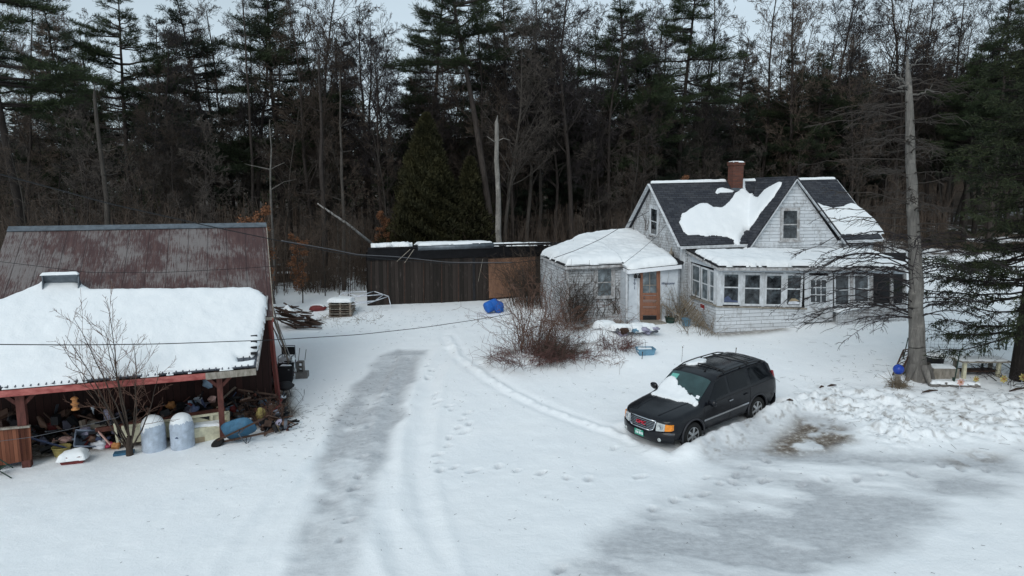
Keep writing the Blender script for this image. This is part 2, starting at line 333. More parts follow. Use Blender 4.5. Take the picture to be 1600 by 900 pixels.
class MB:
    def __init__(s): s.v = []; s.f = []; s.m = []; s.sm = []; s.cur = 0; s.smooth = False
    def add(s, vs, fs):
        b = len(s.v); s.v += [tuple(float(c) for c in p) for p in vs]
        for f in fs: s.f.append([b + i for i in f]); s.m.append(s.cur); s.sm.append(s.smooth)
    def hexa(s, a):  # 8 pts: bottom 0-3, top 4-7
        s.add(a, [(3, 2, 1, 0), (4, 5, 6, 7), (0, 1, 5, 4), (1, 2, 6, 5), (2, 3, 7, 6), (3, 0, 4, 7)])
    def box(s, c, size, rz=0, M=None):
        hx, hy, hz = [q / 2 for q in size]; P = [(-hx, -hy, -hz), (hx, -hy, -hz), (hx, hy, -hz), (-hx, hy, -hz), (-hx, -hy, hz), (hx, -hy, hz), (hx, hy, hz), (-hx, hy, hz)]
        Mr = M if M is not None else Matrix.Rotation(rz, 3, 'Z'); s.hexa([Vector(c) + Mr @ Vector(p) for p in P])
    def prism(s, poly, vec):
        poly = [np.array(p, float) for p in poly]; vec = np.array(vec, float); n = len(poly)
        N = np.zeros(3)
        for i in range(n): N += np.cross(poly[i], poly[(i + 1) % n])
        if N @ vec > 0: poly = poly[::-1]
        v = poly + [p + vec for p in poly]
        s.add(v, [list(range(n)), list(range(2 * n - 1, n - 1, -1))] + [(i, n + i, n + (i + 1) % n, (i + 1) % n) for i in range(n)])
    def beam(s, a, b, wd, ht, up=(0, 0, 1)):
        a = np.array(a, float); b = np.array(b, float); d = nrm(b - a); up = np.array(up, float)
        if abs(d @ up) > .98: up = np.array([1., 0, 0])
        x = nrm(np.cross(d, up)) * wd / 2; y = nrm(np.cross(x, d)) * ht / 2
        s.hexa([a - x - y, a + x - y, a + x + y, a - x + y, b - x - y, b + x - y, b + x + y, b - x + y])
    def tube(s, pts, r, k=6, cap=True):
        pts = [np.array(p, float) for p in pts]; n = len(pts); rs = r if isinstance(r, (list, tuple)) else [r] * n
        ring = []; pv = None
        for i, p in enumerate(pts):
            d = nrm(pts[min(i + 1, n - 1)] - pts[max(i - 1, 0)])
            if pv is None: a = nrm(np.cross(d, (0, 0, 1) if abs(d[2]) < .9 else (1, 0, 0)))
            else: a = nrm(pv - d * (pv @ d))
            pv = a; c = np.cross(d, a)
            ring.append([p + rs[i] * (a * math.cos(q) + c * math.sin(q)) for q in [2 * math.pi * j / k for j in range(k)]])
        v = [q for rr in ring for q in rr]; f = []
        for i in range(n - 1):
            for j in range(k): f.append((i * k + j, i * k + (j + 1) % k, (i + 1) * k + (j + 1) % k, (i + 1) * k + j))
        if cap: f += [list(range(k))[::-1], [(n - 1) * k + j for j in range(k)]]
        sm = s.smooth; s.smooth = k > 5 or sm; s.add(v, f); s.smooth = sm
    def lathe(s, c, prof, k=20, M=None, cap=True):
        c = np.array(c, float); v = []; f = []; n = len(prof)
        for (r, z) in prof:
            for j in range(k):
                q = 2 * math.pi * j / k; P = Vector((r * math.cos(q), r * math.sin(q), z))
                if M is not None: P = M @ P
                v.append(c + np.array(P))
        for i in range(n - 1):
            for j in range(k): f.append((i * k + j, i * k + (j + 1) % k, (i + 1) * k + (j + 1) % k, (i + 1) * k + j))
        if cap: f += [list(range(k))[::-1], [(n - 1) * k + j for j in range(k)]]
        sm = s.smooth; s.smooth = True; s.add(v, f); s.smooth = sm
    def blob(s, c, size, seed=0, amp=.25, M=None, nu=10, nv=14):
        rr = random.Random(seed); ph = [(rr.uniform(-3, 3), rr.uniform(-3, 3), rr.uniform(-3, 3), rr.uniform(0, 6)) for _ in range(5)]
        v = []; f = []
        for i in range(nu + 1):
            th = math.pi * i / nu
            for j in range(nv):
                q = 2 * math.pi * j / nv; d = Vector((math.sin(th) * math.cos(q), math.sin(th) * math.sin(q), math.cos(th)))
                k = 1 + amp * sum(math.sin(a * d.x * 2 + b_ * d.y * 2 + c_ * d.z * 2 + p) for a, b_, c_, p in ph) / 3
                P = Vector((d.x * size[0] / 2 * k, d.y * size[1] / 2 * k, d.z * size[2] / 2 * k))
                if M is not None: P = M @ P
                v.append(Vector(c) + P)
        for i in range(nu):
            for j in range(nv): f.append((i * nv + j, (i + 1) * nv + j, (i + 1) * nv + (j + 1) % nv, i * nv + (j + 1) % nv))
        sm = s.smooth; s.smooth = True; s.add(v, f); s.smooth = sm
    def build(s, name, mats, parent=None, label=None, local=False, bevel=0):
        if isinstance(mats, str): mats = [mats]
        off = np.zeros(3) if (parent is None or local) else wloc(parent)
        me = bpy.data.meshes.new(name); vv = np.array(s.v) - off
        loc = None
        if parent is None and not local and len(vv):     # origin at the base of the thing
            loc = np.array([(vv[:, 0].min() + vv[:, 0].max()) / 2, (vv[:, 1].min() + vv[:, 1].max()) / 2, vv[:, 2].min()]); vv = vv - loc
        me.from_pydata(vv.tolist(), [], s.f)
        for m_ in mats: me.materials.append(MATS[m_])
        me.polygons.foreach_set('material_index', s.m); me.polygons.foreach_set('use_smooth', s.sm)
        me.update(); uvl = me.uv_layers.new(name='UVMap'); data = np.zeros(len(me.loops) * 2, np.float32)
        Z = Vector((0, 0, 1))
        for p in me.polygons:
            n = p.normal; tt = Z.cross(n)
            tt = tt.normalized() if tt.length > .05 else Vector((1, 0, 0)); bb = n.cross(tt)
            for li in p.loop_indices:
                co = me.vertices[me.loops[li].vertex_index].co; data[2 * li] = co.dot(tt); data[2 * li + 1] = co.dot(bb)
        uvl.data.foreach_set('uv', data)
        o = link(name, me, parent, loc)
        if bevel:
            bv = o.modifiers.new('bevel', 'BEVEL'); bv.width = bevel; bv.segments = 2; bv.limit_method = 'ANGLE'
        if label: o['label'] = label
        return o

def snow_patch(poly_xy, zfun, thick, yaw=0, res=.05, edge=.15, seed=1, name='snow', parent=None, amp=.3, rag=.06, straight=False):
    """real snow layer lying on a surface z=zfun(x,y) inside the outline poly_xy"""
    c, s_ = math.cos(yaw), math.sin(yaw); P = [(p[0] * c + p[1] * s_, -p[0] * s_ + p[1] * c) for p in poly_xy]
    x0, x1 = min(p[0] for p in P) - res, max(p[0] for p in P) + res; y0, y1 = min(p[1] for p in P) - res, max(p[1] for p in P) + res
    xs = np.linspace(x0, x1, max(3, int((x1 - x0) / res) + 1)); ys = np.linspace(y0, y1, max(3, int((y1 - y0) / res) + 1))
    A, B = np.meshgrid(xs, ys); d = polydist(A, B, P)
    if rag: d = d + rag * (fbm(A, B, 2.5, seed) - .5) * 2 + min(rag, .1) * .35 * (fbm(A, B, 9, seed + 3, 3) - .5) * 2
    X = A * c - B * s_; Y = A * s_ + B * c
    zz = zfun(X, Y); ok = ~np.isnan(zz); zz = np.where(ok, zz, 0); d = np.where(ok, d, -1)
    q = np.clip(d / edge, 0, 1); h = thick * np.sqrt(np.clip(1 - (1 - q) ** 2, 0, 1)) * (1 + amp * (fbm(A, B, .7, seed + 5) - .5) * 2 + .22 * (fbm(A, B, 3.2, seed + 9, 3) - .5) * 2)
    h = np.where(d > 0, h + .004, -.03); Zs = zz + h
    nx, ny = len(xs), len(ys); idx = np.arange(nx * ny).reshape(ny, nx)
    q4 = np.stack([idx[:-1, :-1], idx[:-1, 1:], idx[1:, 1:], idx[1:, :-1]], -1).reshape(-1, 4)
    keep = (d.ravel()[q4] > 0).any(1) & (ok.ravel()[q4]).all(1); q4 = q4[keep]
    used = np.unique(q4); rm = -np.ones(nx * ny, int); rm[used] = np.arange(len(used))
    V = np.stack([X.ravel(), Y.ravel(), Zs.ravel()], -1)[used]
    # closed underside so that it is a slab, not a sheet
    V2 = V.copy(); V2[:, 2] = (zz.ravel()[used]) - .035
    n = len(V); qq = rm[q4]
    ed = {}
    for a in qq:
        for i in range(4):
            e = (a[i], a[(i + 1) % 4]); k = (min(e), max(e)); ed[k] = None if k in ed else e
    side = [(e[1], e[0], e[0] + n, e[1] + n) for e in ed.values() if e]
    Q = np.concatenate([qq, qq[:, ::-1] + n, np.array(side)]) if side else qq
    off = np.zeros(3) if parent is None else wloc(parent)
    V = np.concatenate([V, V2]) - off; loc = None
    if parent is None: loc = V.mean(0); loc[2] = V[:, 2].min(); V = V - loc
    return link(name, mk_mesh(name, V, Q, None, ['snow'], True), parent, loc)
def plane_z(p, n):
    p = np.array(p, float); n = np.array(n, float)
    return lambda x, y: p[2] - (n[0] * (x - p[0]) + n[1] * (y - p[1])) / n[2]
def plane3(a, b, c): a, b, c = [np.array(q, float) for q in (a, b, c)]; n = nrm(np.cross(b - a, c - a)); n = n if n[2] > 0 else -n; return Plane(a, n)

def text_obj(txt, size, mat_, parent, M, depth=.004, name='lettering', shear=0, spacing=1):
    cu = bpy.data.curves.new(name, 'FONT'); cu.body = txt; cu.size = size; cu.extrude = depth; cu.align_x = 'CENTER'; cu.align_y = 'CENTER'; cu.shear = shear; cu.space_line = spacing
    ob = bpy.data.objects.new('tmp', cu); COL.objects.link(ob)
    dg = bpy.context.evaluated_depsgraph_get(); me = bpy.data.meshes.new_from_object(ob.evaluated_get(dg)); bpy.data.objects.remove(ob)
    me.name = name; me.transform(M); me.materials.clear(); me.materials.append(MATS[mat_])
    return link(name, me, parent)
# ============================================================ GROUND
CTRL = np.array([(-10, 18.2, -.45), (-13, 16.5, -.5), (-7, 20, -.25), (-6.2, 23, -.05), (-9.5, 27.5, .15), (-8, 24, 0), (0, 11, 0), (-6, 11, -.3), (6, 11, 0), (0, 20, .1), (4.9, 17.8, 0), (7.4, 19.8, .25), (6, 23, .6),
    (13.2, 21.5, .64), (14.7, 21.7, .7), (5.8, 28.4, 1.3), (8.2, 26.7, 1.12), (10, 26.7, 1.1), (12, 27.2, 1.3), (16.5, 28.4, 1.45), (-7.5, 34.7, .9), (-1.3, 35.8, 1.0), (1, 26.4, .7), (13, 18.4, .25), (-8.6, 33.2, .65), (16, 21, .7),
    (9, 12, 0), (14, 14, .1), (0, 30, .75), (-4, 30, .55), (4, 23, .4), (0, 45, 1.4), (-20, 45, 1.2), (20, 42, 2.0), (30, 42, 2.2), (20, 34, 1.7), (0, 70, 2.2), (-40, 70, 1.8), (40, 70, 5), (0, 110, 4), (-60, 110, 3), (60, 110, 11),
    (-25, 25, 0), (-20, 12, -.5), (25, 12, .2), (30, 25, 1.0), (-150, 200, 6), (150, 200, 24), (0, 200, 10), (0, -30, 0), (-100, 0, 0), (100, 0, 2), (150, 80, 14), (-150, 80, 3)], float)
def _U(r): return np.where(r > 1e-6, r * r * np.log(np.maximum(r, 1e-6)), 0)
_n = len(CTRL); _K = _U(np.hypot(CTRL[:, None, 0] - CTRL[None, :, 0], CTRL[:, None, 1] - CTRL[None, :, 1])) + np.eye(_n) * .3
_P = np.c_[np.ones(_n), CTRL[:, :2]]; _A = np.block([[_K, _P], [_P.T, np.zeros((3, 3))]])
_w = np.linalg.solve(_A, np.r_[CTRL[:, 2], np.zeros(3)])
def gbase(x, y):
    x = np.clip(np.asarray(x, float), -160, 160); y = np.clip(np.asarray(y, float), -40, 210); s = x.shape; x = x.ravel(); y = y.ravel(); out = np.empty(len(x))
    for i in range(0, len(x), 20000):
        xx, yy = x[i:i + 20000], y[i:i + 20000]
        out[i:i + 20000] = _U(np.hypot(xx[:, None] - CTRL[:, 0], yy[:, None] - CTRL[:, 1])) @ _w[:_n] + _w[_n] + _w[_n + 1] * xx + _w[_n + 2] * yy
    return out.reshape(s)
def px2g(x, y, it=6):
    z = 0.2
    for _ in range(it):
        P = atZ(x, y, z); z = .5 * z + .5 * float(gbase(np.array([P[0]]), np.array([P[1]]))[0])
    return P
G = lambda pts: [px2g(*p) for p in pts]
lane = G([(622, 546), (662, 548), (648, 596), (622, 655), (596, 725), (576, 795), (552, 905), (440, 915), (462, 850), (486, 780), (500, 715), (514, 670), (542, 620), (576, 580), (596, 556)])
road = G([(930, 840), (1010, 790), (1090, 742), (1160, 705), (1230, 690), (1300, 698), (1420, 705), (1600, 700), (1620, 745), (1520, 780), (1440, 820), (1360, 870), (1300, 918), (850, 918), (880, 885)])
road2 = G([(1080, 700), (1180, 655), (1260, 640), (1340, 665), (1330, 700), (1220, 715), (1120, 730)])
dirt1 = G([(1185, 705), (1225, 675), (1250, 655), (1300, 662), (1350, 678), (1340, 692), (1290, 705), (1240, 712)])
dirt2 = G([(1470, 715), (1520, 702), (1580, 712), (1560, 728), (1500, 732)])
bank = G([(1085, 700), (1150, 672), (1195, 648), (1240, 620), (1290, 603), (1400, 612), (1500, 610), (1600, 622), (1640, 640), (1640, 690), (1560, 690), (1470, 690), (1390, 700), (1340, 668), (1270, 650), (1200, 682), (1120, 715)])
furrow = G([(700, 525), (716, 556), (760, 588), (800, 612), (850, 636), (910, 658), (960, 676), (990, 690)])
trk1 = G([(700, 545), (672, 600), (655, 680), (652, 760), (668, 850), (690, 920)]); trk2 = G([(610, 560), (560, 640), (500, 720), (430, 790), (370, 880), (360, 930)])
trk5 = G([(640, 560), (612, 640), (600, 720), (612, 800), (640, 900)]); trk6 = G([(560, 640), (500, 730), (440, 830), (400, 910)]); trk3 = G([(560, 720), (585, 800), (650, 900)]); trk4 = G([(620, 560), (540, 700), (470, 860)])
FOOT = [(612, 553), (617, 562), (613, 577), (618, 590), (607, 606), (602, 618), (590, 628), (582, 645), (577, 664), (572, 690), (566, 712), (560, 742), (553, 762), (547, 812), (532, 842), (668, 572), (674, 578), (668, 590), (680, 615), (684, 628), (702, 634), (706, 640),
        (730, 645), (722, 655), (733, 662), (716, 668), (726, 675), (702, 684), (700, 696), (684, 710), (687, 722), (688, 735), (710, 730), (740, 735), (778, 728), (808, 735), (846, 738), (885, 746), (920, 748), (960, 700), (1000, 745),
        (1052, 781), (1075, 774), (1100, 771), (1124, 753), (1150, 741), (1164, 728), (1196, 718), (1190, 750), (1200, 749), (1253, 755), (1290, 747), (1338, 748), (1378, 740), (1425, 739), (1470, 726), (1104, 745), (1145, 752), (1020, 795), (875, 888), (640, 560), (1500, 731), (1540, 733)]
FG = G(FOOT)
def spaced(lo, hi, fine0, fine1, step, grow=1.14):
    a = list(np.arange(fine0, fine1, step)); s = step; x = fine1
    while x < hi: a.append(x); s *= grow; x += s
    a.append(hi); s = step; x = fine0 - step; pre = []
    while x > lo: pre.append(x); s *= grow; x -= s
    pre.append(lo); return np.array(pre[::-1] + a)
gx = spaced(-700, 700, -14, 18.5, .062)
fy = [8.5]
while fy[-1] < 46: fy.append(fy[-1] + max(.045, .045 * (fy[-1] / 14) ** 1.3))
s = .2; up = [fy[-1]]
while up[-1] < 900: s *= 1.1; up.append(up[-1] + s)
dn = [8.5]; s = .1
while dn[-1] > -60: s *= 1.3; dn.append(dn[-1] - s)
gy = np.array(dn[1:][::-1] + fy + up[1:])
XX, YY = np.meshgrid(gx, gy); shp = XX.shape
Z0 = gbase(XX, YY)
near = (XX > -20) & (XX < 26) & (YY > 4) & (YY < 50)
Zg = Z0 + .05 * (fbm(XX, YY, .35, 3) - .5) + .018 * (fbm(XX, YY, 2.2, 9, 3) - .5) * 2 + .012 * (np.abs(fbm(XX * 1.3 + YY * .4, YY * .7, 1.2, 19, 4) - .5) * 2)
icev = np.zeros(shp); dirtv = np.zeros(shp); chunk = np.zeros(shp)
xn, yn = XX[near], YY[near]
wob = (fbm(xn, yn, .9, 21) - .5) * .9; streak = fbm(xn * .8 + yn * .2, yn * .9, 1.6, 33, 5)
dl = polydist(xn, yn, lane) + wob * .6
ice = sstep(-.26, .22, dl) * np.clip(.55 + 1.9 * (streak - .42) + .30 * sstep(12, 20, yn), 0, 1)
ice *= np.clip(1.15 - .45 * sstep(15.5, 13, yn) * (.6 + .6 * streak), 0, 1)
dr = polydist(xn, yn, road) + wob * 1.1
st2 = fbm((xn - yn * .55) * .5, (yn + xn * .35) * 1.4, .85, 55, 5)
ice2 = sstep(-.4, .6, dr) * np.clip(sstep(.40, .56, st2) * (.55 + .9 * (fbm(xn, yn, 3.0, 57, 4) - .3)) + .60 * sstep(.20, .42, st2), 0, 1)
dr2 = polydist(xn, yn, road2) + wob * .7
ice3 = sstep(-.3, .4, dr2) * np.clip(.8 + 1.6 * (fbm(xn, yn, 1.3, 71) - .42), 0, 1)
d1 = sstep(-.35, .35, polydist(xn, yn, dirt1) + wob * .5) * sstep(.30, .52, fbm(xn, yn, 2.6, 81, 5)) * 1.0; d2 = sstep(-.3, .4, polydist(xn, yn, dirt2) + wob * .5) * sstep(.40, .58, fbm(xn, yn, 3.5, 83, 5)) * .6
db = polydist(xn, yn, bank) + wob * .4
bk = sstep(-.45, .55, db); ck = fbm(xn, yn, 1.9, 91, 5)
ckk = np.abs(fbm(xn, yn, 3.1, 97, 4) - .5) * 2
bvar = sstep(.35, .62, fbm(xn, yn, .55, 141, 3)); zb = bk * (.07 + .32 * (ck - .35) + (.05 + .20 * bvar) * (ckk - .15) + .12 * bvar * (np.abs(fbm(xn, yn, 7.5, 143, 3) - .5) * 2 - .3)) * (1 - .9 * sstep(-.2, .35, polydist(xn, yn, road2)))
df = linedist(xn, yn, furrow); zf = .07 * np.exp(-(df / .10) ** 2) * np.clip(2.6 * fbm(xn, yn, 5, 15) - .8, 0, 1.4) - .035 * np.exp(-((df - .26) / .14) ** 2)
for tr, a in ((trk1, .05), (trk2, .035), (trk3, .035), (trk4, .03), (trk5, .035), (trk6, .03)):
    dt = linedist(xn, yn, tr) + wob * .08; zf = zf - a * np.exp(-(dt / .22) ** 2) + a * .6 * np.exp(-((dt - .45) / .14) ** 2)
foot = np.zeros(len(xn)); footr = np.zeros(len(xn))
for i, P in enumerate(FG):
    a = .6 + (i * 37 % 10) * .12; sz = .8 + (i * 53 % 7) * .07; dx, dy = xn - P[0], yn - P[1]; q = np.abs(dx) + np.abs(dy) < .8
    u_, v_ = (dx[q] * math.cos(a) + dy[q] * math.sin(a)) / (.15 * sz), (-dx[q] * math.sin(a) + dy[q] * math.cos(a)) / (.075 * sz)
    foot[q] = np.maximum(foot[q], np.exp(-(u_ ** 2 + v_ ** 2) ** 2)); footr[q] += np.exp(-((np.hypot(u_, v_) - 1.5) / .35) ** 2) * (.4 + .6 * np.sin(np.arctan2(v_, u_) * 2 + i) ** 2)
icem = np.clip(np.maximum(np.maximum(ice, ice2), np.maximum(ice3 * .8, 0)), 0, 1)
spec = (sstep(.64, .70, fbm(xn, yn, 6.5, 101, 3)) + .8 * sstep(.60, .72, fbm(xn, yn, 1.1, 103, 3)) * sstep(.5, .6, fbm(xn, yn, 8, 105, 2))) * bk
# brown bare soil along the house foundations and under the shrubs, dry debris by the barn
shr = [px2g(x, y) for x, y in ((800, 560), (850, 555), (900, 540), (870, 500), (960, 500))]
ds = linedist(xn, yn, shr[:3]); bed = np.exp(-(ds / 1.1) ** 2) * sstep(.50, .62, fbm(xn, yn, 2.3, 111, 5))
fnd = linedist(xn, yn, [(2.9, 28.3), (4.8, 28.7)]); fnd2 = np.minimum(linedist(xn, yn, [(8.3, 26.6), (11, 27.2)]), linedist(xn, yn, [(7.6, 29.4), (8.15, 26.7)])); fnb = np.maximum(np.exp(-(fnd / .45) ** 2), np.exp(-(fnd2 / .3) ** 2) * .9)
U20 = (math.cos(R(20)), math.sin(R(20)))
brn = linedist(xn, yn, [(-14.5, 17.3), (-7.6, 19.9)]); bsh = polydist(xn, yn, [(-15.5, 16.7), (-7.5, 19.8), (-6.7, 20.6), (-8.1, 23.8), (-16, 21)]); 
gb = sstep(-.25, .3, bsh + wob * .5)
dirt_all = np.clip(np.maximum.reduce([d1, d2, bed * .8, fnb * .9, gb]), 0, 1)
mound = .25 * np.exp(-(np.hypot(xn - shr[2][0] - 1.4, (yn - shr[2][1] - .5)) / 1.0) ** 2) + .14 * np.exp(-(linedist(xn, yn, shr[:3]) / 1.2) ** 2)
mound = mound + sum(h * np.exp(-(np.hypot(xn - p[0], yn - p[1]) / r) ** 2) for p, h, r in ((px2g(1000, 527), .20, .55), (px2g(950, 530), .15, .7), (px2g(965, 560), .10, .8), (px2g(1395, 592), .22, .4), (px2g(935, 510), .22, .4)))
CARP = np.array([5.50, 19.05]); CYAW = math.atan2(-.58, -.815)
cxl = (xn - CARP[0]) * math.cos(CYAW) + (yn - CARP[1]) * math.sin(CYAW); cyl = -(xn - CARP[0]) * math.sin(CYAW) + (yn - CARP[1]) * math.cos(CYAW)
qx, qy = np.abs(cxl) - 2.38, np.abs(cyl) - .93; dcar = np.where((qx > 0) & (qy > 0), np.hypot(qx, qy), np.maximum(qx, qy))
mound = mound + np.where(cyl > .5, .26, .12) * np.exp(-((dcar - .22) / .30) ** 2) * (.55 + .9 * fbm(xn, yn, 2.6, 131, 4)) * sstep(-.12, .06, dcar) * (1 - .65 * sstep(1.9, 2.5, cxl))
Zn = Zg[near] - .04 * icem + zb + zf - .075 * foot + .02 * footr + mound - .02 * d1 + .05 * bed
Zg[near] = Zn; icev[near] = np.clip(icem * .9 + foot * .75, 0, 1); dirtv[near] = np.maximum(dirt_all, spec * .55)
# woodland floor: old leaves showing through thin snow
wood = sstep(43, 50, YY + 3 * (fbm(XX, YY, .12, 5) - .5) + np.where(XX < -7, 5, 0)) 
Zg += wood * .35 * (fbm(XX, YY, .25, 44) - .5)
litter = wood * (.40 + .5 * sstep(.35, .6, fbm(XX, YY, .35, 61)) ) + sstep(52, 80, YY) * .6
V = np.stack([XX, YY, Zg], -1).reshape(-1, 3); ny, nx = shp; idx = np.arange(nx * ny).reshape(ny, nx)
Q = np.stack([idx[:-1, :-1], idx[:-1, 1:], idx[1:, 1:], idx[1:, :-1]], -1).reshape(-1, 4)
m, t, b, tc = newmat('ground_snow', .75, .25)
geo = t.nodes.new('ShaderNodeNewGeometry'); pos = geo.outputs['Position']
def attr(n): a = t.nodes.new('ShaderNodeAttribute'); a.attribute_name = n; return a.outputs['Fac']
big = noise(t, pos, .5, 5); fin = noise(t, pos, 9, 6, .7); vf = noise(t, pos, 45, 3, .7)
sn = ramp(t, big, [(.3, (.85, .88, .90)), (.7, (.90, .92, .93))])
icef = math_(t, 'MULTIPLY', attr('ice'), ramp(t, noise(t, mapping(t, pos, (1.2, 3.2, 1)), 2.2, 7, .72), [(.25, .55), (.7, 1.)]))
ic = ramp(t, fin, [(.3, (.28, .292, .312)), (.7, (.46, .48, .505))])
c = mixc(t, icef, sn, ic)
dc = ramp(t, noise(t, pos, 5.5, 8, .8), [(.34, (.05, .037, .028)), (.46, (.15, .12, .095)), (.55, (.28, .25, .215)), (.64, (.62, .62, .61))])
c = mixc(t, attr('dirt'), c, dc)
lf = math_(t, 'ADD', attr('litter'), math_(t, 'MULTIPLY', math_(t, 'SUBTRACT', noise(t, pos, 1.1, 7, .7), .5), 1.3))
c = mixc(t, math_(t, 'MULTIPLY', ramp(t, lf, [(.35, 0.), (.6, 1.)]), ramp(t, attr('litter'), [(.01, 0.), (.1, 1.)])), c, ramp(t, fin, [(.3, (.035, .025, .018)), (.7, (.085, .06, .042))]))
t.links.new(c, b.inputs['Base Color'])
t.links.new(math_(t, 'SUBTRACT', .8, math_(t, 'MULTIPLY', icef, .35)), b.inputs['Roughness'])
bumpn(t, b, math_(t, 'ADD', math_(t, 'MULTIPLY', fin, .6), math_(t, 'MULTIPLY', vf, .25)), .035)
me = mk_mesh('ground', V, Q, None, ['ground_snow'], True)
for nme, arr in (('ice', icev), ('dirt', dirtv), ('litter', np.clip(litter, 0, 1))):
    a = me.attributes.new(nme, 'FLOAT', 'POINT'); a.data.foreach_set('value', arr.ravel().astype(np.float32))
ground = tag(link('ground', me), kind='structure')
def gz(x, y):
    i = int(np.clip(np.searchsorted(gx, x) - 1, 0, nx - 2)); j = int(np.clip(np.searchsorted(gy, y) - 1, 0, ny - 2))
    fx = min(1, max(0, (x - gx[i]) / (gx[i + 1] - gx[i]))); fy_ = min(1, max(0, (y - gy[j]) / (gy[j + 1] - gy[j])))
    return float((Zg[j, i] * (1 - fx) + Zg[j, i + 1] * fx) * (1 - fy_) + (Zg[j + 1, i] * (1 - fx) + Zg[j + 1, i + 1] * fx) * fy_)
def gpx(x, y):
    P = px2g(x, y)
    for _ in range(8): P = atZ(x, y, .5 * P[2] + .5 * gz(P[0], P[1]))
    P[2] = gz(P[0], P[1]); return P
# ============================================================ BARN (left)
YB = R(21); bu = np.array([math.cos(YB), math.sin(YB), 0]); bv = np.array([-math.sin(YB), math.cos(YB), 0]); UZ = np.array([0, 0, 1.])
EV = atY(426, 494, 21.3)                       # right end of the main eave
RD = Plane(EV, bu).hit(427, 350)               # right end of the ridge lies in the gable plane
RD = EV + bv * 4.0; RD[2] = atY(427, 350, RD[1])[2]
LEN = 7.9
barn = thing('barn', 'old barn with rusty metal roof and a snow covered open lean-to full of junk', 'barn', (EV[0] - bu[0] * 5, EV[1] - bu[1] * 5, -.3))
EVL, RDL = EV - bu * LEN, RD - bu * LEN
RDLr = RD - bu * 7.9
n_main = nrm(np.cross(bu, RD - EV)); n_main = n_main if n_main[2] > 0 else -n_main
RBK = RD + bv * 4.0 - UZ * (RD[2] - EV[2]); 
# left rake is not square: the ridge stops short at the left
mb = MB(); mb.prism([EV, RD, RDLr, EVL], -n_main * .05); mb.prism([RD + bv * .01, RBK, RBK - bu * LEN, RDLr + bv * .01], nrm(np.array([0, 0, -1.])) * .05)
roof = mb.build('roof', 'rusty_roof', barn)
mb = MB(); mb.beam(RD + bu * .03 + UZ * .03 - bv * .09 - UZ * .06, RDLr + UZ * .03 - bv * .09 - UZ * .06, .26, .03, n_main); mb.build('ridge_cap', 'galv_metal', roof)
mb = MB(); mb.beam(EV - UZ * .07 + bu * .02, EV - bu * 2.2 - UZ * .07, .03, .10); mb.beam(EV + bu * .03 - UZ * .02, RD + bu * .03 - UZ * .02, .03, .06); mb.build('edge_trim', 'grey_wood', roof)
GI = bu * -.12
def bz(p): return gz(p[0], p[1]) - .15
E1 = EV + GI + bv * .10; 
gw = MB(); g0 = E1.copy(); g0[2] = bz(g0); back = RBK + GI - bv * .2; b0 = back.copy(); b0[2] = bz(b0)
gw.prism([g0 + bu * .18, b0 + bu * .18, back - UZ * .12, RD + GI - UZ * .10, E1 - UZ * .05], -bu * .06); gw.build('gable_wall', 'red_boards', barn)
mb = MB(); mb.beam(RD + bu * .0 - UZ * .13, RBK + bu * .0 - UZ * .1, .05, .22); mb.beam(EV - UZ * .14, RD - UZ * .2, .04, .14); mb.build('bargeboard', 'red_paint', barn)
mb = MB()
for d, wd in ((.05, .16), (1.2, .12), (2.4, .12)):
    p = E1 + bv * d + bu * .03; q = p + bu * .18; q[2] = bz(p); p[2] = EV[2] - .1 + d * .66; mb.beam(q, p, wd, .08)
mb.build('corner_board', 'red_boards', barn)
# main front wall under the eave (inside the lean-to), back and left walls
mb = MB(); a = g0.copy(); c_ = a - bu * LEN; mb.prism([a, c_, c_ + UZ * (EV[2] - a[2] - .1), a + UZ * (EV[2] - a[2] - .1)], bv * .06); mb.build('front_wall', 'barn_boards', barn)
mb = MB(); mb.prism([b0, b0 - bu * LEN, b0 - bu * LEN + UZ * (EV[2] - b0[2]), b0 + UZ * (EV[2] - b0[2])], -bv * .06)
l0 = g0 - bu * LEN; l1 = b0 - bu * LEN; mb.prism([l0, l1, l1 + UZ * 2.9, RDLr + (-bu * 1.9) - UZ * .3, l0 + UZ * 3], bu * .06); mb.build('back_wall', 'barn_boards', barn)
# lean-to roof
PM = Plane(EV, n_main)
LT = PM.hit(417, 464, .06)                     # top right corner, on the main roof
LE = atY(400, 572, 19.1)                       # eave right corner
LTL, LEL = LT - bu * 11, LE - bu * 9.2
n_l = nrm(np.cross(bu, LT - LE)); n_l = n_l if n_l[2] > 0 else -n_l
PL_ = plane3(LT, LE, LEL); n_l = PL_.n; zl = plane_z(LT, n_l)
for P in (LTL,): P[2] = zl(P[0], P[1])
mb = MB(); mb.prism([LT, LTL, LEL, LE], -n_l * .05); lroof = mb.build('lean_to_roof', 'grey_metal', barn)
mb = MB(); d_e = LEL - LE; Ln = np.linalg.norm(d_e); d_e /= Ln; nn_ = int(Ln / .17)
for i in range(nn_):
    p = LE + d_e * (i * .17 + .05) + n_l * .012; mb.tube([p - nrm(LT - LE) * .03, p + nrm(LT - LE) * .5], .018, 6)
for i in range(3): pass
mb.build('corrugation', 'grey_metal', lroof)
mb = MB(); dn_ = np.cross(d_e, UZ); 
k = .245; pA = LE + d_e * Ln * .0; pB = LE + d_e * Ln * .145
off = nrm(LE - LT) * .05 - UZ * .13
mb.beam(pB + off, LEL + off, .035, .17); mb.build('fascia', 'red_paint', lroof)
mb = MB(); mb.beam(pA + off, pB + off - UZ * .01, .035, .19); mb.build('fascia', 'grey_wood', lroof, 'bare grey fascia board where the red paint is gone')
mb = MB(); mb.beam(LE - UZ * .08 + bu * .02, LT - UZ * .06 + bu * .02, .04, .14)
mb.build('rake_board', 'trim_worn', lroof)
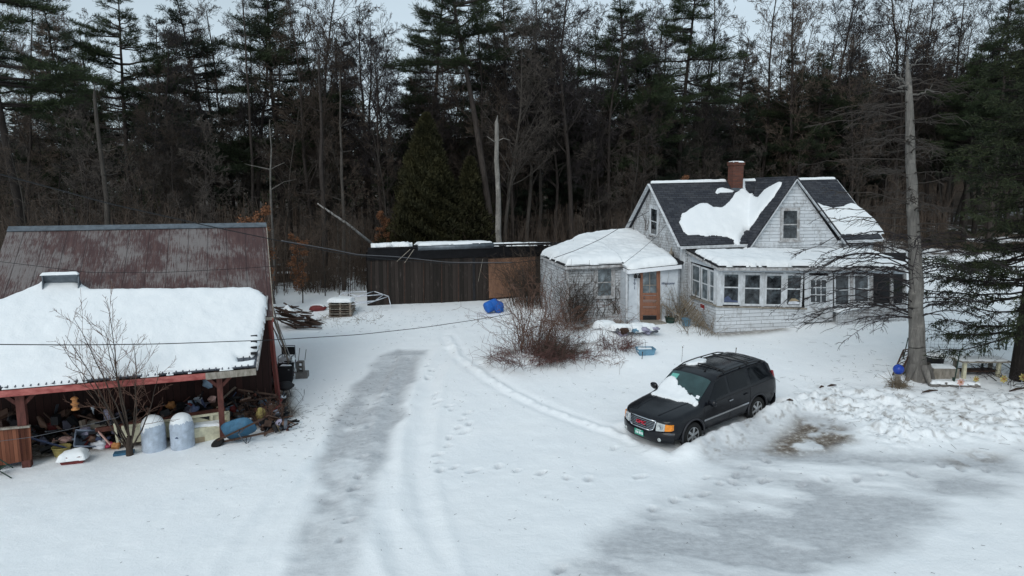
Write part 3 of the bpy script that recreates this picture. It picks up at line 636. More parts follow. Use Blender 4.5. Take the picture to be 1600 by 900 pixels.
# rafters
mb = MB()
for i in range(12):
    p = LE + d_e * (i * .8 + .3) - UZ * .16; q = p + (LT - LE) * .97; mb.beam(p, q, .06, .13)
mb.beam(LE - UZ * .26 + (LT - LE) * .06, LEL - UZ * .26 + (LT - LE) * .06, .12, .14)
mb.build('rafter', 'dark_wood', barn)
# posts with braces
PF_ = Plane(LE + nrm(LT - LE) * .12 * 0 + bv * .25, -bv)
for x, yb, wd in ((346, 645, .15), (42, 716, .2), (-40, 730, .2)):
    g = PF_.hit(x, yb); top = g.copy(); top[2] = float(zl(g[0], g[1])) - .2; g[2] = gz(g[0], g[1]) - .1
    mb = MB(); mb.beam(g, top, wd, wd, bu); mb.beam(top - UZ * .55, top - bu * .5 - UZ * .05, .07, .09); mb.beam(top - UZ * .55, top + bu * .5 - UZ * .05, .07, .09); mb.build('post', 'post_wood', barn)
# low boarded side panel on the left
pa, pb, pc, pd = [PF_.hit(x, y, .1) for x, y in ((-60, 738), (51, 716), (49, 664), (-60, 674))]
mb = MB(); mb.prism([pa, pb, pc, pd], bv * .04); mb.build('boarded_panel', 'brown_boards', barn)
mb = MB(); mb.beam(pd, pc, .1, .05); mb.build('panel_rail', 'grey_wood', barn)
# roof cupola / vent box half buried
pts = [(67, 455), (73, 434), (127, 433), (122, 457)]
va, vb, vc, vd = [PM.hit(x, y, .07) for x, y in pts]; upv = nrm(vb - va)
H = UZ * .42
vb2 = PM.hit(74, 441, .1); vc2 = PM.hit(128, 440, .1)
mb = MB(); t0, t1 = PM.hit(70, 446, 0), PM.hit(126, 446, 0); dirv = nrm(np.cross(bu, UZ))
A_, B_ = t0 + n_main * .02, t1 + n_main * .02
F0, F1 = PM.hit(66, 459, .0), PM.hit(121, 459, .0)
topz = n_main * .42
mb.prism([F0, t0 + topz, t0], bu * .03); mb.prism([F1, t1 + topz, t1], bu * .03)
mb.beam(t0 + topz, t1 + topz, .10, .05); mb.prism([t0, t1, t1 + topz, t0 + topz], bv * .03)
vent = mb.build('roof_vent', 'galv_metal', barn)
snow_patch([tuple((t0 + topz)[:2] - bv[:2] * .06), tuple((t1 + topz)[:2] - bv[:2] * .06), tuple((t1 + topz)[:2] + bv[:2] * .07), tuple((t0 + topz)[:2] + bv[:2] * .07)], plane_z(t0 + topz + UZ * .025, (0, 0, 1)), .05, YB, .03, .05, 3, parent=barn, rag=0)
# snow on the lean-to and lower main roof
edge_top = [(-70, 505), (-30, 487), (0, 472), (30, 458), (58, 446), (66, 441), (75, 439), (122, 440), (130, 447), (143, 454), (160, 455), (200, 454), (240, 453), (300, 453), (360, 452), (390, 452), (405, 459), (417, 470)]
zm = plane_z(EV, n_main)
zj = lambda x, y: np.maximum(zm(x, y), zl(x, y))
top_xy = [PM.hit(x, y)[:2] for x, y in edge_top]
rr_ = [PL_.hit(x, y)[:2] for x, y in ((413, 500), (408, 530), (404, 545), (397, 555), (393, 558), (370, 560), (372, 567), (398, 564), (398, 570))]
snow_patch(top_xy + rr_ + [tuple(LE[:2] - nrm(LE - LT)[:2] * .02 + d_e[:2] * .3), tuple(LEL[:2] - nrm(LE - LT)[:2] * .02)], zj, .13, YB, .045, .25, 8, parent=barn, amp=.3, rag=.04)

# ============================================================ SHED (back)
YH = R(11); hu = np.array([math.cos(YH), math.sin(YH), 0]); hv = np.array([-math.sin(YH), math.cos(YH), 0])
SL = np.array([-7.47, 34.72, .75]); PS = Plane(SL, -hv)
def onS(x, y, off=0): return PS.hit(x, y, off)
shed = thing('shed', 'long low shed of dark weathered boards with a flat snow topped roof behind the driveway', 'shed', (SL + hu * 4))
sa, sb = onS(574, 480), onS(905, 455); ztop = onS(700, 392)[2]
def col(p, z): return np.array([p[0], p[1], z])
mb = MB(); mb.prism([col(sa, .4), col(sb, .4), col(sb, ztop), col(sa, ztop)], hv * .08)
mb.prism([col(sa, .4), col(sa + hv * 5, .4), col(sa + hv * 5, ztop - .5), col(sa, ztop)], hu * .08); mb.prism([col(sa + hv * 5, .4), col(sb + hv * 5, .4), col(sb + hv * 5, ztop - .5), col(sa + hv * 5, ztop - .5)], hv * .08)
mb.prism([col(sb, .4), col(sb + hv * 5, .4), col(sb + hv * 5, ztop - .5), col(sb, ztop)], hu * .08)
mb.build('wall', 'shed_boards', shed)
def panel(mb, pts, off, th, P): q = [P.hit(x, y, off) for x, y in pts]; mb.prism(q, P.n * th)
for nm, pts, mt, lab in (('door', [(664, 474), (739, 470), (738, 403), (663, 406)], 'shed_boards', 'wide sliding board door'), ('door', [(576, 478), (662, 475), (661, 407), (577, 409)], 'shed_boards', 'left board door'),
                     ('door_gap_shade', [(738.5, 470), (743, 469), (742, 402), (738, 402)], 'interior_shade', None), ('door', [(744, 469), (763, 468), (762, 402), (743, 403)], 'shed_boards', 'narrow board door'),  # dark sheet on the wall paints the shade between the doors
                     ('plywood_panel', [(764, 466), (838, 459), (836, 401), (763, 404.5)], 'plywood', 'bare orange plywood sheet')):
    mb = MB(); panel(mb, pts, .005, .03, PS); mb.build(nm, mt, shed, lab)
mb = MB()
for x in (580, 606, 632, 662, 690, 716): mb.beam(onS(x, 476, .04), onS(x, 408, .04), .04, .02, hv)
mb.beam(onS(577, 404, .06), onS(764, 399, .06), .05, .08); mb.build('batten', 'dark_wood', shed)
# overhanging dark roof front
mb = MB(); fa, fb = onS(573, 406, .08), onS(880, 398, .08); ft, ftr = onS(575, 389, .55), onS(880, 380, .55)
mb.prism([fa, fb, ftr, ft], hv * .06 - UZ * .03); mb.prism([ft + UZ * .02, ftr + UZ * .02, ftr + hv * 5.6 - UZ * .55, ft + hv * 5.6 - UZ * .55], UZ * .09); roofs = mb.build('roof', 'black_roofing', shed)
mb = MB(); r0, r1 = onS(652, 387, .62), onS(768, 383, .62); mb.tube([r0 + UZ * .02, r1 + UZ * .02], .13, 10); 
mb.prism([r0 + UZ * .12 + hv * .05, r1 + UZ * .12 + hv * .05, r1 + hv * 3 - UZ * .05, r0 + hv * 3 - UZ * .05], UZ * .06); tarp = mb.build('roof_tarp', 'galv_metal', shed, 'grey metal sheet raised over the middle of the roof')
zs = plane_z(ft + UZ * .11, np.cross(hu, hv * 5.6 - UZ * .55))
def xyS(l): return [onS(x, y, o)[:2] for x, y, o in l]
a_, b_ = r0 + UZ * .18, r1 + UZ * .18
snow_patch([tuple((a_ + hv * .02 + hu * .1)[:2]), tuple((b_ + hv * .02)[:2]), tuple((b_ + hv * 2.9)[:2]), tuple((a_ + hv * 2.9)[:2])], plane_z(a_, np.cross(hu, hv * 2.95 - UZ * .17)), .14, YH, .08, .2, 4, parent=shed)
snow_patch([tuple((ftr - hu * 3.9 + hv * .05)[:2]), tuple((ftr + hv * .05)[:2]), tuple((ftr + hv * 4)[:2]), tuple((ftr - hu * 3.9 + hv * 4)[:2])], zs, .16, YH, .08, .2, 5, parent=shed)
snow_patch([tuple((ft + hu * .3 + hv * .3)[:2]), tuple((ft + hu * 2.1 + hv * .2)[:2]), tuple((ft + hu * 2.2 + hv * 2.5)[:2]), tuple((ft + hu * .2 + hv * 2.5)[:2])], zs, .20, YH, .06, .5, 14, parent=shed, amp=1.0, rag=.9)
mb = MB(); mb.beam(onS(620, 408, .2), onS(640, 388, .6), .03, .03); mb.beam(onS(632, 410, .2), onS(646, 388, .6), .03, .03); mb.beam(onS(747, 440, .05), onS(754, 404, .1), .02, .02); mb.build('loose_lath', 'grey_wood', shed)
# ============================================================ HOUSE
HO = np.array([8.18, 26.74, 1.0])
PFr = Plane(HO, -hv); PLf = Plane(HO, -hu); MF = Plane(HO + hv * 2.7, -hv); MG = Plane(HO - hu * .345, -hu)
house = thing('farmhouse', 'weathered white farmhouse with glazed porch, orange door, brick chimney and snowy dark roofs', 'house', HO + hu * 2 + hv * 4)
def along(p, d, px):
    p = np.array(p, float); a = p - CP; k = (px - 800) / FPX
    s = (k * (a @ CF) - a @ CR) / (d @ CR - k * (d @ CF)); return p + d * s
def zpix(p, y):   # z that puts plan position p on image row y (approx, iterate on x)
    p = np.array(p, float)
    a = math.atan((450 - y) / FPX) - PITCH
    xr = p[0] / p[1]
    d = CF + CU * (450 - y) / FPX; # direction at x centre
    return CZ + d[2] / d[1] * p[1]
def bil(q, u, v): tl, tr, br, bl = q; return (tl * (1 - u) + tr * u) * (1 - v) + (bl * (1 - u) + br * u) * v
def window(P, quad, parent, vb=(), hb=(.5,), fw=.10, glass='window_glass', frame='white_trim', bar=.035, out=.02, depth=.035, sill=True, name='window', casing=0.0, label=None):
    q = [P.hit(x, y, out) for x, y in quad]; W = np.linalg.norm(q[1] - q[0]); H = np.linalg.norm(q[3] - q[0]); n = P.n
    fu, fv = fw / W, fw / H; mb = MB()
    def rect(u0, u1, v0, v1, d=depth, o=0): mb.prism([bil(q, u0, v0) + n * o, bil(q, u1, v0) + n * o, bil(q, u1, v1) + n * o, bil(q, u0, v1) + n * o], n * d)
    rect(0, fu, 0, 1); rect(1 - fu, 1, 0, 1); rect(fu, 1 - fu, 0, fv); rect(fu, 1 - fu, 1 - fv, 1)
    for v in hb: vv = fv + (1 - 2 * fv) * v; rect(fu, 1 - fu, vv - bar / 2 / H, vv + bar / 2 / H, depth * .8)
    for u in vb: uu = fu + (1 - 2 * fu) * u; rect(uu - bar / 2 / W, uu + bar / 2 / W, fv, 1 - fv, depth * .72)
    if casing:
        cu_, cv_ = casing / W, casing / H
        rect(-cu_, -.001, -cv_, 1 + cv_ * .2, .025); rect(1.001, 1 + cu_, -cv_, 1 + cv_ * .2, .025); rect(0, 1, -cv_, -.001, .03)
    w_ = mb.build(name, frame, parent, label)
    mb = MB(); mb.prism([bil(q, fu * .9, fv * .9), bil(q, 1 - fu * .9, fv * .9), bil(q, 1 - fu * .9, 1 - fv * .9), bil(q, fu * .9, 1 - fv * .9)], n * .012); mb.build('pane', glass, w_)
    if sill:
        mb = MB(); mb.prism([bil(q, -.08, 1.0), bil(q, 1.08, 1.0), bil(q, 1.08, 1 + .05 / H), bil(q, -.08, 1 + .05 / H)], n * .075); mb.build('sill', 'trim_worn', w_)
    return w_
def strip(mb, P, pts, off, th): mb.prism([P.hit(x, y, off) for x, y in pts], P.n * th)
OV = hu * -.2
fe = HO - hu * .52 + hv * 2.4; fe[2] = MG.hit(1063, 383)[2]; fe = along(fe, np.array([0, 0, 1.]) * 0 + hv, 1064) if False else fe
fe[2] = zpix(fe, 383.5)
rp = HO - hu * .56 + hv * 5.9; rp[2] = zpix(rp, 284.5); be = HO - hu * .56 + hv * 9.4; be[2] = fe[2]
HL = np.linalg.norm(along(rp, hu, 1305) - rp)
feR, rpR, beR = fe + hu * (HL + .0), rp + hu * HL, be + hu * HL
feR[2] = zpix(feR, 372); rpR[2] = zpix(rpR, 278)
PMR = plane3(fe, rp, feR); nM = PMR.n; nB = plane3(be, rp, beR).n
mb = MB(); mb.prism([fe, rp, rpR, feR], -nM * .07); mb.prism([be, rp + hv * .005, rpR + hv * .005, beR], -nB * .07)
mroof = mb.build('roof', 'asphalt_shingles', house)
def zc(p, z): q = np.array(p, float); q[2] = z; return q
i = hu * .2
mb = MB()
gf = fe + i + hv * .3; gbk = be + i - hv * .3; lift = UZ * .1
mb.prism([zc(gf, .6), zc(gbk, 1.2), gbk + UZ * (0.08), rp + i - lift, gf + UZ * .08], hu * .1)
mb.build('gable_wall', 'siding_worn', house)
mb = MB(); rf, rb = feR - i + hv * .3, beR - i - hv * .3
mb.prism([zc(gf, .6), zc(rf, .8), rf - UZ * 0, gf - UZ * 0], hv * .1)
mb.prism([zc(rf, .6), zc(rb, 1.2), rb, rpR - i - lift, rf], -hu * .1); mb.prism([zc(gbk, .8), zc(rb, .8), rb, gbk], -hv * .1)
mb.build('wall', 'siding', house)
mb = MB(); mb.beam(fe - hu * .02 - UZ * .08, rp - hu * .02 - UZ * .09, .03, .17, hu); mb.beam(be - hu * .02 - UZ * .08, rp - hu * .02 - UZ * .09, .03, .17, hu)
mb.beam(fe - hv * .02 - UZ * .10, feR - hv * .02 - UZ * .1, .03, .12); mb.beam(zc(gf, .6) - hu * .02, gf - hu * .02, .16, .04, hu); mb.beam(zc(gf, .6) - hv * .03 + hu * .08, gf - hv * .03 + hu * .08, .04, .16, hu); mb.beam(feR - hu * -.02 - UZ * .08, rpR + hu * .02 - UZ * .09, .03, .15, hu)
mb.build('roof_trim', 'white_trim', house)
window(MG, [(1017.5, 323), (1029, 326.5), (1028, 369), (1017.5, 366)], house, fw=.06, casing=.12, sill=True)
# chimney
cc = along(rp, hu, 1143) - hv * .35; cc[2] = rp[2] - .9
M_h = Matrix.Rotation(YH, 3, 'Z')
mb = MB(); topc = zpix(cc, 257); mb.box((cc[0], cc[1], (cc[2] + topc) / 2), (.52, .52, topc - cc[2]), M=M_h); chim = mb.build('chimney', 'brick', mroof)
mb = MB(); mb.box((cc[0], cc[1], topc + .04), (.60, .60, .16), M=M_h); mb.build('chimney_cap', 'brick', chim)
mb = MB(); mb.box((cc[0], cc[1], rp[2] - .52), (.58, .58, .5), M=M_h); mb.build('flashing', 'galv_metal', chim)
cz = topc + .12
snow_patch([tuple((cc + hu * a + hv * b_)[:2]) for a, b_ in ((-.29, -.29), (.24, -.29), (.27, .27), (-.27, .27))], lambda x, y: np.full(np.shape(x), cz), .035, YH, .04, .12, 31, parent=house, rag=.02)
# cross gable
pk = Plane(MF.p, MF.n).hit(1235, 275.5, .50); bl_ = MF.hit(1158, 384, .50); br_ = MF.hit(1318, 387, .50)
br_[2] = bl_[2] = (bl_[2] + br_[2]) / 2
nL = nrm(np.cross(pk - bl_, hv)); nL = nL if nL[2] > 0 else -nL; nR = nrm(np.cross(pk - br_, hv)); nR = nR if nR[2] > 0 else -nR
zM = plane_z(fe, nM)
def to_main(p):  # slide back along hv till it meets the main roof
    p = np.array(p, float)
    for _ in range(200):
        if zM(p[0], p[1]) >= p[2]: break
        p = p + hv * .03
    return p
pkb = pk + hv * 3.3; blb, brb = to_main(bl_), to_main(br_)
mb = MB(); mb.prism([pk, bl_, blb, pkb], -nL * .09); mb.prism([pk, br_, brb, pkb], -nR * .09); cg = mb.build('dormer_roof', 'asphalt_shingles', house)
wl = MF.hit(1165, 388, .30); wr = MF.hit(1312, 390, .30); wp = MF.hit(1235, 280, .30)
mb = MB(); mb.prism([zc(wl, wl[2] - .5), zc(wr, wl[2] - .5), wr, wp, wl], hv * .1); dw = mb.build('dormer_wall', 'siding_clap', house)
mb = MB(); mb.beam(pk - UZ * .14 - hv * -.03, bl_ - UZ * .12 + hv * .03 + hu * .05, .03, .15, hv); mb.beam(pk - UZ * .14 + hv * .03, br_ - UZ * .12 + hv * .03 - hu * .05, .03, .13, hv); 
mb.beam(pk - UZ * .24 + hv * .25, bl_ - UZ * .2 + hv * .25 + hu * .25, .03, .12, hv); mb.beam(pk - UZ * .24 + hv * .25, br_ - UZ * .2 + hv * .25 - hu * .25, .03, .12, hv)
strip(mb, MF, [(1166, 383), (1312, 384), (1312, 386), (1166, 385)], .305, .02)
mb.build('dormer_trim', 'white_trim', house)
window(MF, [(1213.5, 324.5), (1243, 324.5), (1242, 376), (1212.5, 376)], dw, fw=.13, casing=.0, out=.31, bar=.05, frame='trim_worn')
# porch
PO = PFr
pA, pB = PO.hit(1117, 414.5, .28), PO.hit(1418, 415, .28); pT = MF.hit(1160, 388.5, .02)
PP = plane3(pA, pB, pT); zp = plane_z(pA, PP.n)
back = lambda p, d: zc(p + hv * d, float(zp((p + hv * d)[0], (p + hv * d)[1])))
pAb, pBb = back(pA - hu * .0, 2.95), back(pB, 2.95)
mb = MB(); mb.prism([pA, pB, pBb, pAb], -PP.n * .07); proof = mb.build('porch_roof', 'black_roofing', house)
mb = MB(); mb.beam(pA + hv * .03 - UZ * .12, pB + hv * .03 - UZ * .12, .04, .13); mb.beam(pA + hu * .03 - UZ * .12, pAb + hu * .03 - UZ * .12, .04, .13); mb.build('fascia', 'trim_worn', proof)
snow_patch([tuple((pA + hu * .04 + hv * .04)[:2]), tuple((pB + hv * .03)[:2]), tuple((pBb - hv * .45)[:2]), tuple((br_ + hv * .1)[:2]), tuple((br_ + hv * .24)[:2]), tuple((bl_ + hv * .24)[:2]), tuple((bl_ + hv * .05 - hu * .1)[:2]), tuple((back(pA + hu * .10, 2.42))[:2])], zp, .17, YH, .06, .35, 17, parent=house, amp=.35, rag=.12)
def fl(p, dz=.3): return gz(p[0], p[1]) - dz
# lower walls
mb = MB(); a, b_ = PO.hit(1119.5, 480), PO.hit(1258.5, 482.5); mb.prism([a, b_, zc(b_, fl(b_, .1)), zc(a, PO.hit(1119.5, 520.5)[2])], hv * .1); mb.build('porch_wall', 'siding_clap', house)
b0_ = MG.p + hv * 2.7; c0, c1 = PLf.hit(1119, 480), PLf.hit(1078, 463.5)
mb = MB(); mb.prism([c0, c1 + hv * .1, zc(c1 + hv * .1, 1.1), zc(c0, PO.hit(1119.5, 520.5)[2])], hu * .1); pw = mb.build('porch_wall', 'siding', house)
mb = MB(); strip(mb, PO, [(1118.5, 477.5), (1260, 481), (1260, 483.5), (1118.5, 480)], .0, .06); strip(mb, PLf, [(1078, 461.5), (1119.5, 476), (1119.5, 479), (1078, 464)], .0, .06); mb.build('sill_board', 'grey_wood', pw)
# header and upper walls
mb = MB(); top = lambda p: zc(p, float(zp(p[0], p[1])) - .10)
h0, h1 = PO.hit(1120, 425), PO.hit(1414, 428); mb.prism([h0, h1, top(h1), top(h0)], hv * .08)
e0, e1 = PLf.hit(1121, 421), PLf.hit(1077, 408); mb.prism([e0, e1 + hv * .15, top(e1 + hv * .15), top(e0)], hu * .08); mb.build('porch_header', 'plaster_white', house)
mb = MB()
for x0, x1, y0, y1 in ((1119, 1128, 421, 480), (1256.5, 1263, 424, 503), (1294, 1300, 424, 500)): mb = MB(); strip(mb, PO, [(x0, y0), (x1, y0), (x1, y1), (x0, y1)], .005, .05); mb.build('porch_post', 'white_trim', house)
mb = MB()
strip(mb, PLf, [(1117, 420), (1121.5, 421), (1119, 478), (1116, 477)], .005, .04); strip(mb, PLf, [(1077, 400), (1080, 401), (1080, 505), (1077, 503)], .01, .05)
mb.build('corner_board', 'white_trim', house)
for k, (x0, x1, y0, y1) in enumerate(((1129, 1157.3, 425, 476), (1161.5, 1191, 426, 478), (1195.5, 1224.5, 427, 478.5), (1228, 1255.5, 427, 479.5))):
    wn_ = window(PO, [(x0, y0), (x1, y0 + .5), (x1 - (3 if k == 3 else 1), y1 + .5), (x0 - 1.5, y1)], house, fw=.09, out=-.03, sill=False, bar=.05, glass='window_glass', hb=(.46,))
    gq = np.random.default_rng(k + 50); xs_ = np.linspace(x0 + 3, x1 - 4, 9); cur = [(x, y0 + 3) for x in xs_] + [(x, y0 + 4.5 + gq.uniform(.5, 4.5) * (1 if k != 1 else .3)) for x in xs_[::-1]]
    mb = MB(); strip(mb, PO, cur, -.016, .003); mb.build('curtain', 'curtained_glass', wn_)
    if k == 0: mb = MB(); strip(mb, PO, [(x0 + 2.5, y1 - 10), (x0 + 9, y1 - 14), (x0 + 15, y1 - 7), (x1 - 4, y1 - 6), (x1 - 4, y1 - 3.5), (x0 + 2.5, y1 - 4)], -.016, .003); mb.build('cloth_behind_glass', 'dark_blue_cloth', wn_)
    if k == 3: mb = MB(); strip(mb, PO, [(x0 + 3, y1 - 4), (x0 + 5, y1 - 8), (x0 + 12, y1 - 10), (x1 - 6, y1 - 7), (x1 - 6, y1 - 4)], -.016, .003); mb.build('things_behind_glass', 'white_item', wn_); mb = MB(); strip(mb, PO, [(x0 + 5, y1 - 8.5), (x0 + 9, y1 - 13), (x0 + 15, y1 - 13), (x1 - 6, y1 - 9)], -.013, .003); mb.build('things_behind_glass', 'tan_item', wn_)
for x0, x1, a0, a1, b0__, b1 in ((1080.5, 1094, 411, 416, 461, 466), (1095.5, 1107, 416.5, 420, 467, 471), (1108, 1120, 420.5, 424.5, 471, 475)):
    window(PLf, [(x0, a0), (x1, a1), (x1 - .5, b1), (x0, b0__)], house, fw=.07, out=-.03, sill=False, bar=.05, glass='curtained_glass', hb=(.5,))
mb = MB()
for x0, x1 in ((1157.5, 1161), (1191.3, 1195), (1224.7, 1228)): strip(mb, PO, [(x0, 425), (x1, 425), (x1 - 1.2, 481), (x0 - 1.2, 481)], -.06, .07)
mb.build('mullion', 'white_trim', house)
# porch door
door = MB(); strip(door, PO, [(1263.5, 430), (1294, 431), (1294, 502), (1263.5, 504)], -.04, .05); pd_ = door.build('porch_door', 'white_trim', house, 'white porch door with nine small panes')
window(PO, [(1264.8, 436), (1291.5, 436.5), (1291.5, 473), (1264.8, 473.5)], pd_, fw=.04, out=.012, vb=(.333, .667), hb=(.333, .667), bar=.04, sill=False, depth=.02)
mb = MB(); q = [PO.hit(x, y, .03) for x, y in ((1265.5, 503), (1292, 478), (1266, 478), (1292, 502))]; mb.beam(q[0], q[1], .03, .06, hv); mb.beam(q[2] - hv * .02, q[3] - hv * .02, .03, .06, hv); mb.build('cross_brace', 'trim_worn', pd_)
# right, half collapsed part of the porch
for k, (x0, x1, y0, y1) in enumerate(((1303.5, 1328, 428, 478), (1333.5, 1358.5, 428.5, 473.5))):
    window(PO, [(x0, y0), (x1, y0 + .5), (x1, y1), (x0, y1)], house, fw=.07, out=-.03, sill=False, bar=.04)
mb = MB()
for x0, x1 in ((1328.5, 1333), (1359, 1364), (1392, 1395.5), (1412, 1416)): mb = MB(); strip(mb, PO, [(x0, 427), (x1, 427), (x1, 505), (x0, 505)], -.06, .08); mb.build('porch_post', 'trim_worn', house)
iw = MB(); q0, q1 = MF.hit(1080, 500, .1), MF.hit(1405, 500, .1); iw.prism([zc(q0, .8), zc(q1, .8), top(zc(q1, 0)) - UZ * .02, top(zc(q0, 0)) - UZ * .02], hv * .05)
q2 = PO.hit(1415, 490, -.1); iw.prism([zc(q0 - hv * 2, 1.3), zc(q2 - hu * .0, 1.3), zc(q2 + hv * 2.5, 1.3), zc(q0, 1.3)], UZ * .04); iw.build('porch_interior', 'interior_shade', house)  # near-black wall and floor: porch darkness put into their colour
mb = MB(); mb.beam(PO.hit(1362, 452, -.6), PO.hit(1412, 475, -.3), .5, .06); mb.beam(PO.hit(1366, 470, -.5), PO.hit(1414, 476, -.6), .7, .12); mb.build('fallen_board', 'interior_shade', house, 'dark collapsed boards inside the broken opening')
mb = MB(); P2 = Plane(HO - hv * .45 + hu * 5, nrm(-hv - UZ * .0)); w4 = [P2.hit(x, y) for x, y in ((1309, 487), (1340, 480), (1416, 474), (1416, 507), (1309, 509))]; mb.prism([w4[0], w4[1], w4[2], zc(w4[3], w4[3][2] - .2), zc(w4[4], w4[4][2] - .3)], hv * .12); lw = mb.build('leaning_wall', 'siding_worn', house, 'low shingled wall that has come loose from the porch')
zt_ = lambda x, y: np.interp(((x - w4[0][0]) * hu[0] + (y - w4[0][1]) * hu[1]), [0, np.linalg.norm((w4[1] - w4[0])[:2]), np.linalg.norm((w4[2] - w4[0])[:2])], [w4[0][2], w4[1][2], w4[2][2]])
snow_patch([tuple((w4[0] - hv * .06)[:2]), tuple((w4[0] * .55 + w4[2] * .45 - hv * .06)[:2]), tuple((w4[0] * .5 + w4[2] * .5 + hv * .35)[:2]), tuple((w4[0] + hv * .35)[:2])], zt_, .14, YH, .04, .12, 12, parent=house)
# ---- left ell with hipped roof, and the entry
E0 = np.array([2.62, 28.75, 1.0]); EFp = Plane(E0, -hv); ELp = Plane(E0, -hu); VFp = Plane(E0 - hv * .8, -hv)
B = EFp.hit(884, 413, .28); B = along(B, hu, 884); Cc = EFp.hit(970, 409, .28)
Aa = B + hv * 5.0; Aa = along(B + hv * 4.8, hu, 845); Aa[2] = zpix(Aa, 397.5)
R0 = along(B + hv * 5.9, hu, 930); R0[2] = zpix(R0, 366); R1 = along(B + hv * 5.9, hu, 990); R1[2] = zpix(R1, 364)
Dd, Ee = VFp.hit(979, 421, .2), VFp.hit(1062, 412.5, .2)
PE = plane3(B, Cc, (R0 + R1) / 2); PEl = plane3(Aa, B, R0); PV = plane3(Dd, Ee, R1)
z1, z2, z3 = plane_z(B, PE.n), plane_z(B, PEl.n), plane_z(Dd, PV.n)
gwall = gf + hu * -.02
V1 = along(gwall + hv * 0, hv, 1050); V2 = zc(gwall + hv * 5.6, 0)
def on(zf, p): return zc(p, float(zf(p[0], p[1])))
mb = MB(); mb.prism([B, Cc + hu * .2, R1, R0], -UZ * .08); mb.prism([Aa, B, R0], -UZ * .08); mb.prism([Aa, R0, R1, V2 * [1, 1, 0] + [0, 0, R1[2]], Aa + hv * 2 + hu * 3.8], -UZ * .08)
mb.prism([Dd, Ee, on(z3, gwall - hv * .3), on(z3, V2), R1, on(z3, Cc)], -UZ * .06); er = mb.build('ell_roof', 'black_roofing', house)
mb = MB(); mb.beam(B - UZ * .12 + hv * .03, Cc - UZ * .12 + hv * .03, .04, .15); mb.beam(B - UZ * .12 + hu * .03, Aa - UZ * .12 + hu * .03, .04, .15); mb.build('fascia', 'trim_worn', er)
mb = MB(); mb.beam(Dd - UZ * .09, Ee - UZ * .09, .04, .16); mb.beam(Dd - UZ * .09, Dd + hv * .6 - UZ * .05, .04, .14); mb.build('fascia', 'white_paint', er, 'white fascia over the entry door')
snow_patch([tuple(p[:2]) for p in (Aa + hu * .03, B + hu * .05 + hv * .03, Cc + hv * .03, Dd + hv * .05, Ee - hu * .12 + hv * .06, on(z3, gwall - hu * .12 + hv * .8), on(z3, gwall - hu * .08 + hv * 2.8), R1 + hu * .5, R1 + hv * .3, R0 + hv * .3)],
           lambda x, y: np.where(((x - Dd[0]) * hu[0] + (y - Dd[1]) * hu[1]) > 0, np.maximum(np.minimum(z1(x, y), z2(x, y)) - .02, z3(x, y) * 1.0) * 0 + np.where(((x - Cc[0]) * -hv[0] * -1 + (y - Cc[1]) * hv[1]) < 0, z3(x, y), np.maximum(z3(x, y), z1(x, y) * 0 + z3(x, y))), np.minimum(z1(x, y), z2(x, y))), .26, YH, .06, .4, 19, parent=house, amp=.25, rag=.08)
mb = MB(); wA, wB = EFp.hit(887, 413), EFp.hit(985, 410); hz = min(B[2], Cc[2]) - .08
mb.prism([zc(wA, .9), zc(wB, .9), zc(wB, hz + .05), zc(wA, hz)], hv * .1); mb.prism([zc(wA, .9), zc(wA + hv * 5, .9), zc(wA + hv * 5, hz), zc(wA, hz)], hu * .1)
mb.build('ell_wall', 'siding_worn', house)
mb = MB(); strip(mb, EFp, [(885, 413), (889, 413), (889, 498), (885, 499)], .0, .03); strip(mb, ELp, [(884, 414), (887, 415), (887, 498), (884, 497)], .0, .03); strip(mb, EFp, [(889, 416), (972, 411), (972, 417), (889, 421)], .004, .02); mb.build('corner_board', 'trim_worn', house)
window(EFp, [(931, 418), (957.5, 417), (957, 464), (931, 465)], house, fw=.08, casing=.1, hb=(.5,), glass='curtained_glass', bar=.045, frame='trim_worn')
window(ELp, [(857, 407), (866.5, 410.5), (866.5, 442), (857, 438)], house, fw=.12, hb=(.5,), bar=.04, frame='trim_worn')
mb = MB(); vA, vB = VFp.hit(980, 418), VFp.hit(1063.5, 413); zt2 = min(Dd[2], Ee[2]) - .08
mb.prism([zc(vA, 1.0), zc(vB, 1.0), zc(vB, Ee[2] - .08), zc(vA, Dd[2] - .08)], hv * .1); mb.prism([zc(vA, 1.0), zc(vA + hv * .9, 1.0), zc(vA + hv * .9, Dd[2] - .08), zc(vA, Dd[2] - .08)], hu * .1); mb.prism([zc(vB, 1.0), zc(vB + hv * 2, 1.0), zc(vB + hv * 2, Ee[2] - .05), zc(vB, Ee[2] - .08)], -hu * .1)
vw = mb.build('entry_wall', 'plaster_white', house)
mb = MB(); strip(mb, VFp, [(977.5, 420), (980.5, 420), (980.5, 500), (977.5, 500)], .0, .03); strip(mb, VFp, [(995.5, 421), (999, 421), (999, 500), (995.5, 500)], .002, .03); strip(mb, VFp, [(1031.5, 419), (1033, 419), (1033, 500), (1031.5, 500)], .002, .02); mb.build('entry_trim', 'white_trim', vw)
mb = MB(); strip(mb, VFp, [(999.5, 421), (1004, 421), (1004, 500), (999.5, 500)], .003, .035); strip(mb, VFp, [(1025.5, 420), (1031, 420), (1031, 500), (1025.5, 500)], .003, .035); strip(mb, VFp, [(1004, 420.5), (1025.5, 420), (1025.5, 424), (1004, 424)], .003, .035)
for y0, y1, o in ((457.5, 461, .035), (462, 468.5, .022), (469.5, 471, .035), (472, 479, .022), (480, 481.5, .035), (482, 492.5, .025)): strip(mb, VFp, [(1004, y0), (1025.5, y0), (1025.5, y1), (1004, y1)], .003, o)
dr = mb.build('front_door', 'door_orange', house, 'orange wooden front door with a glazed upper half')
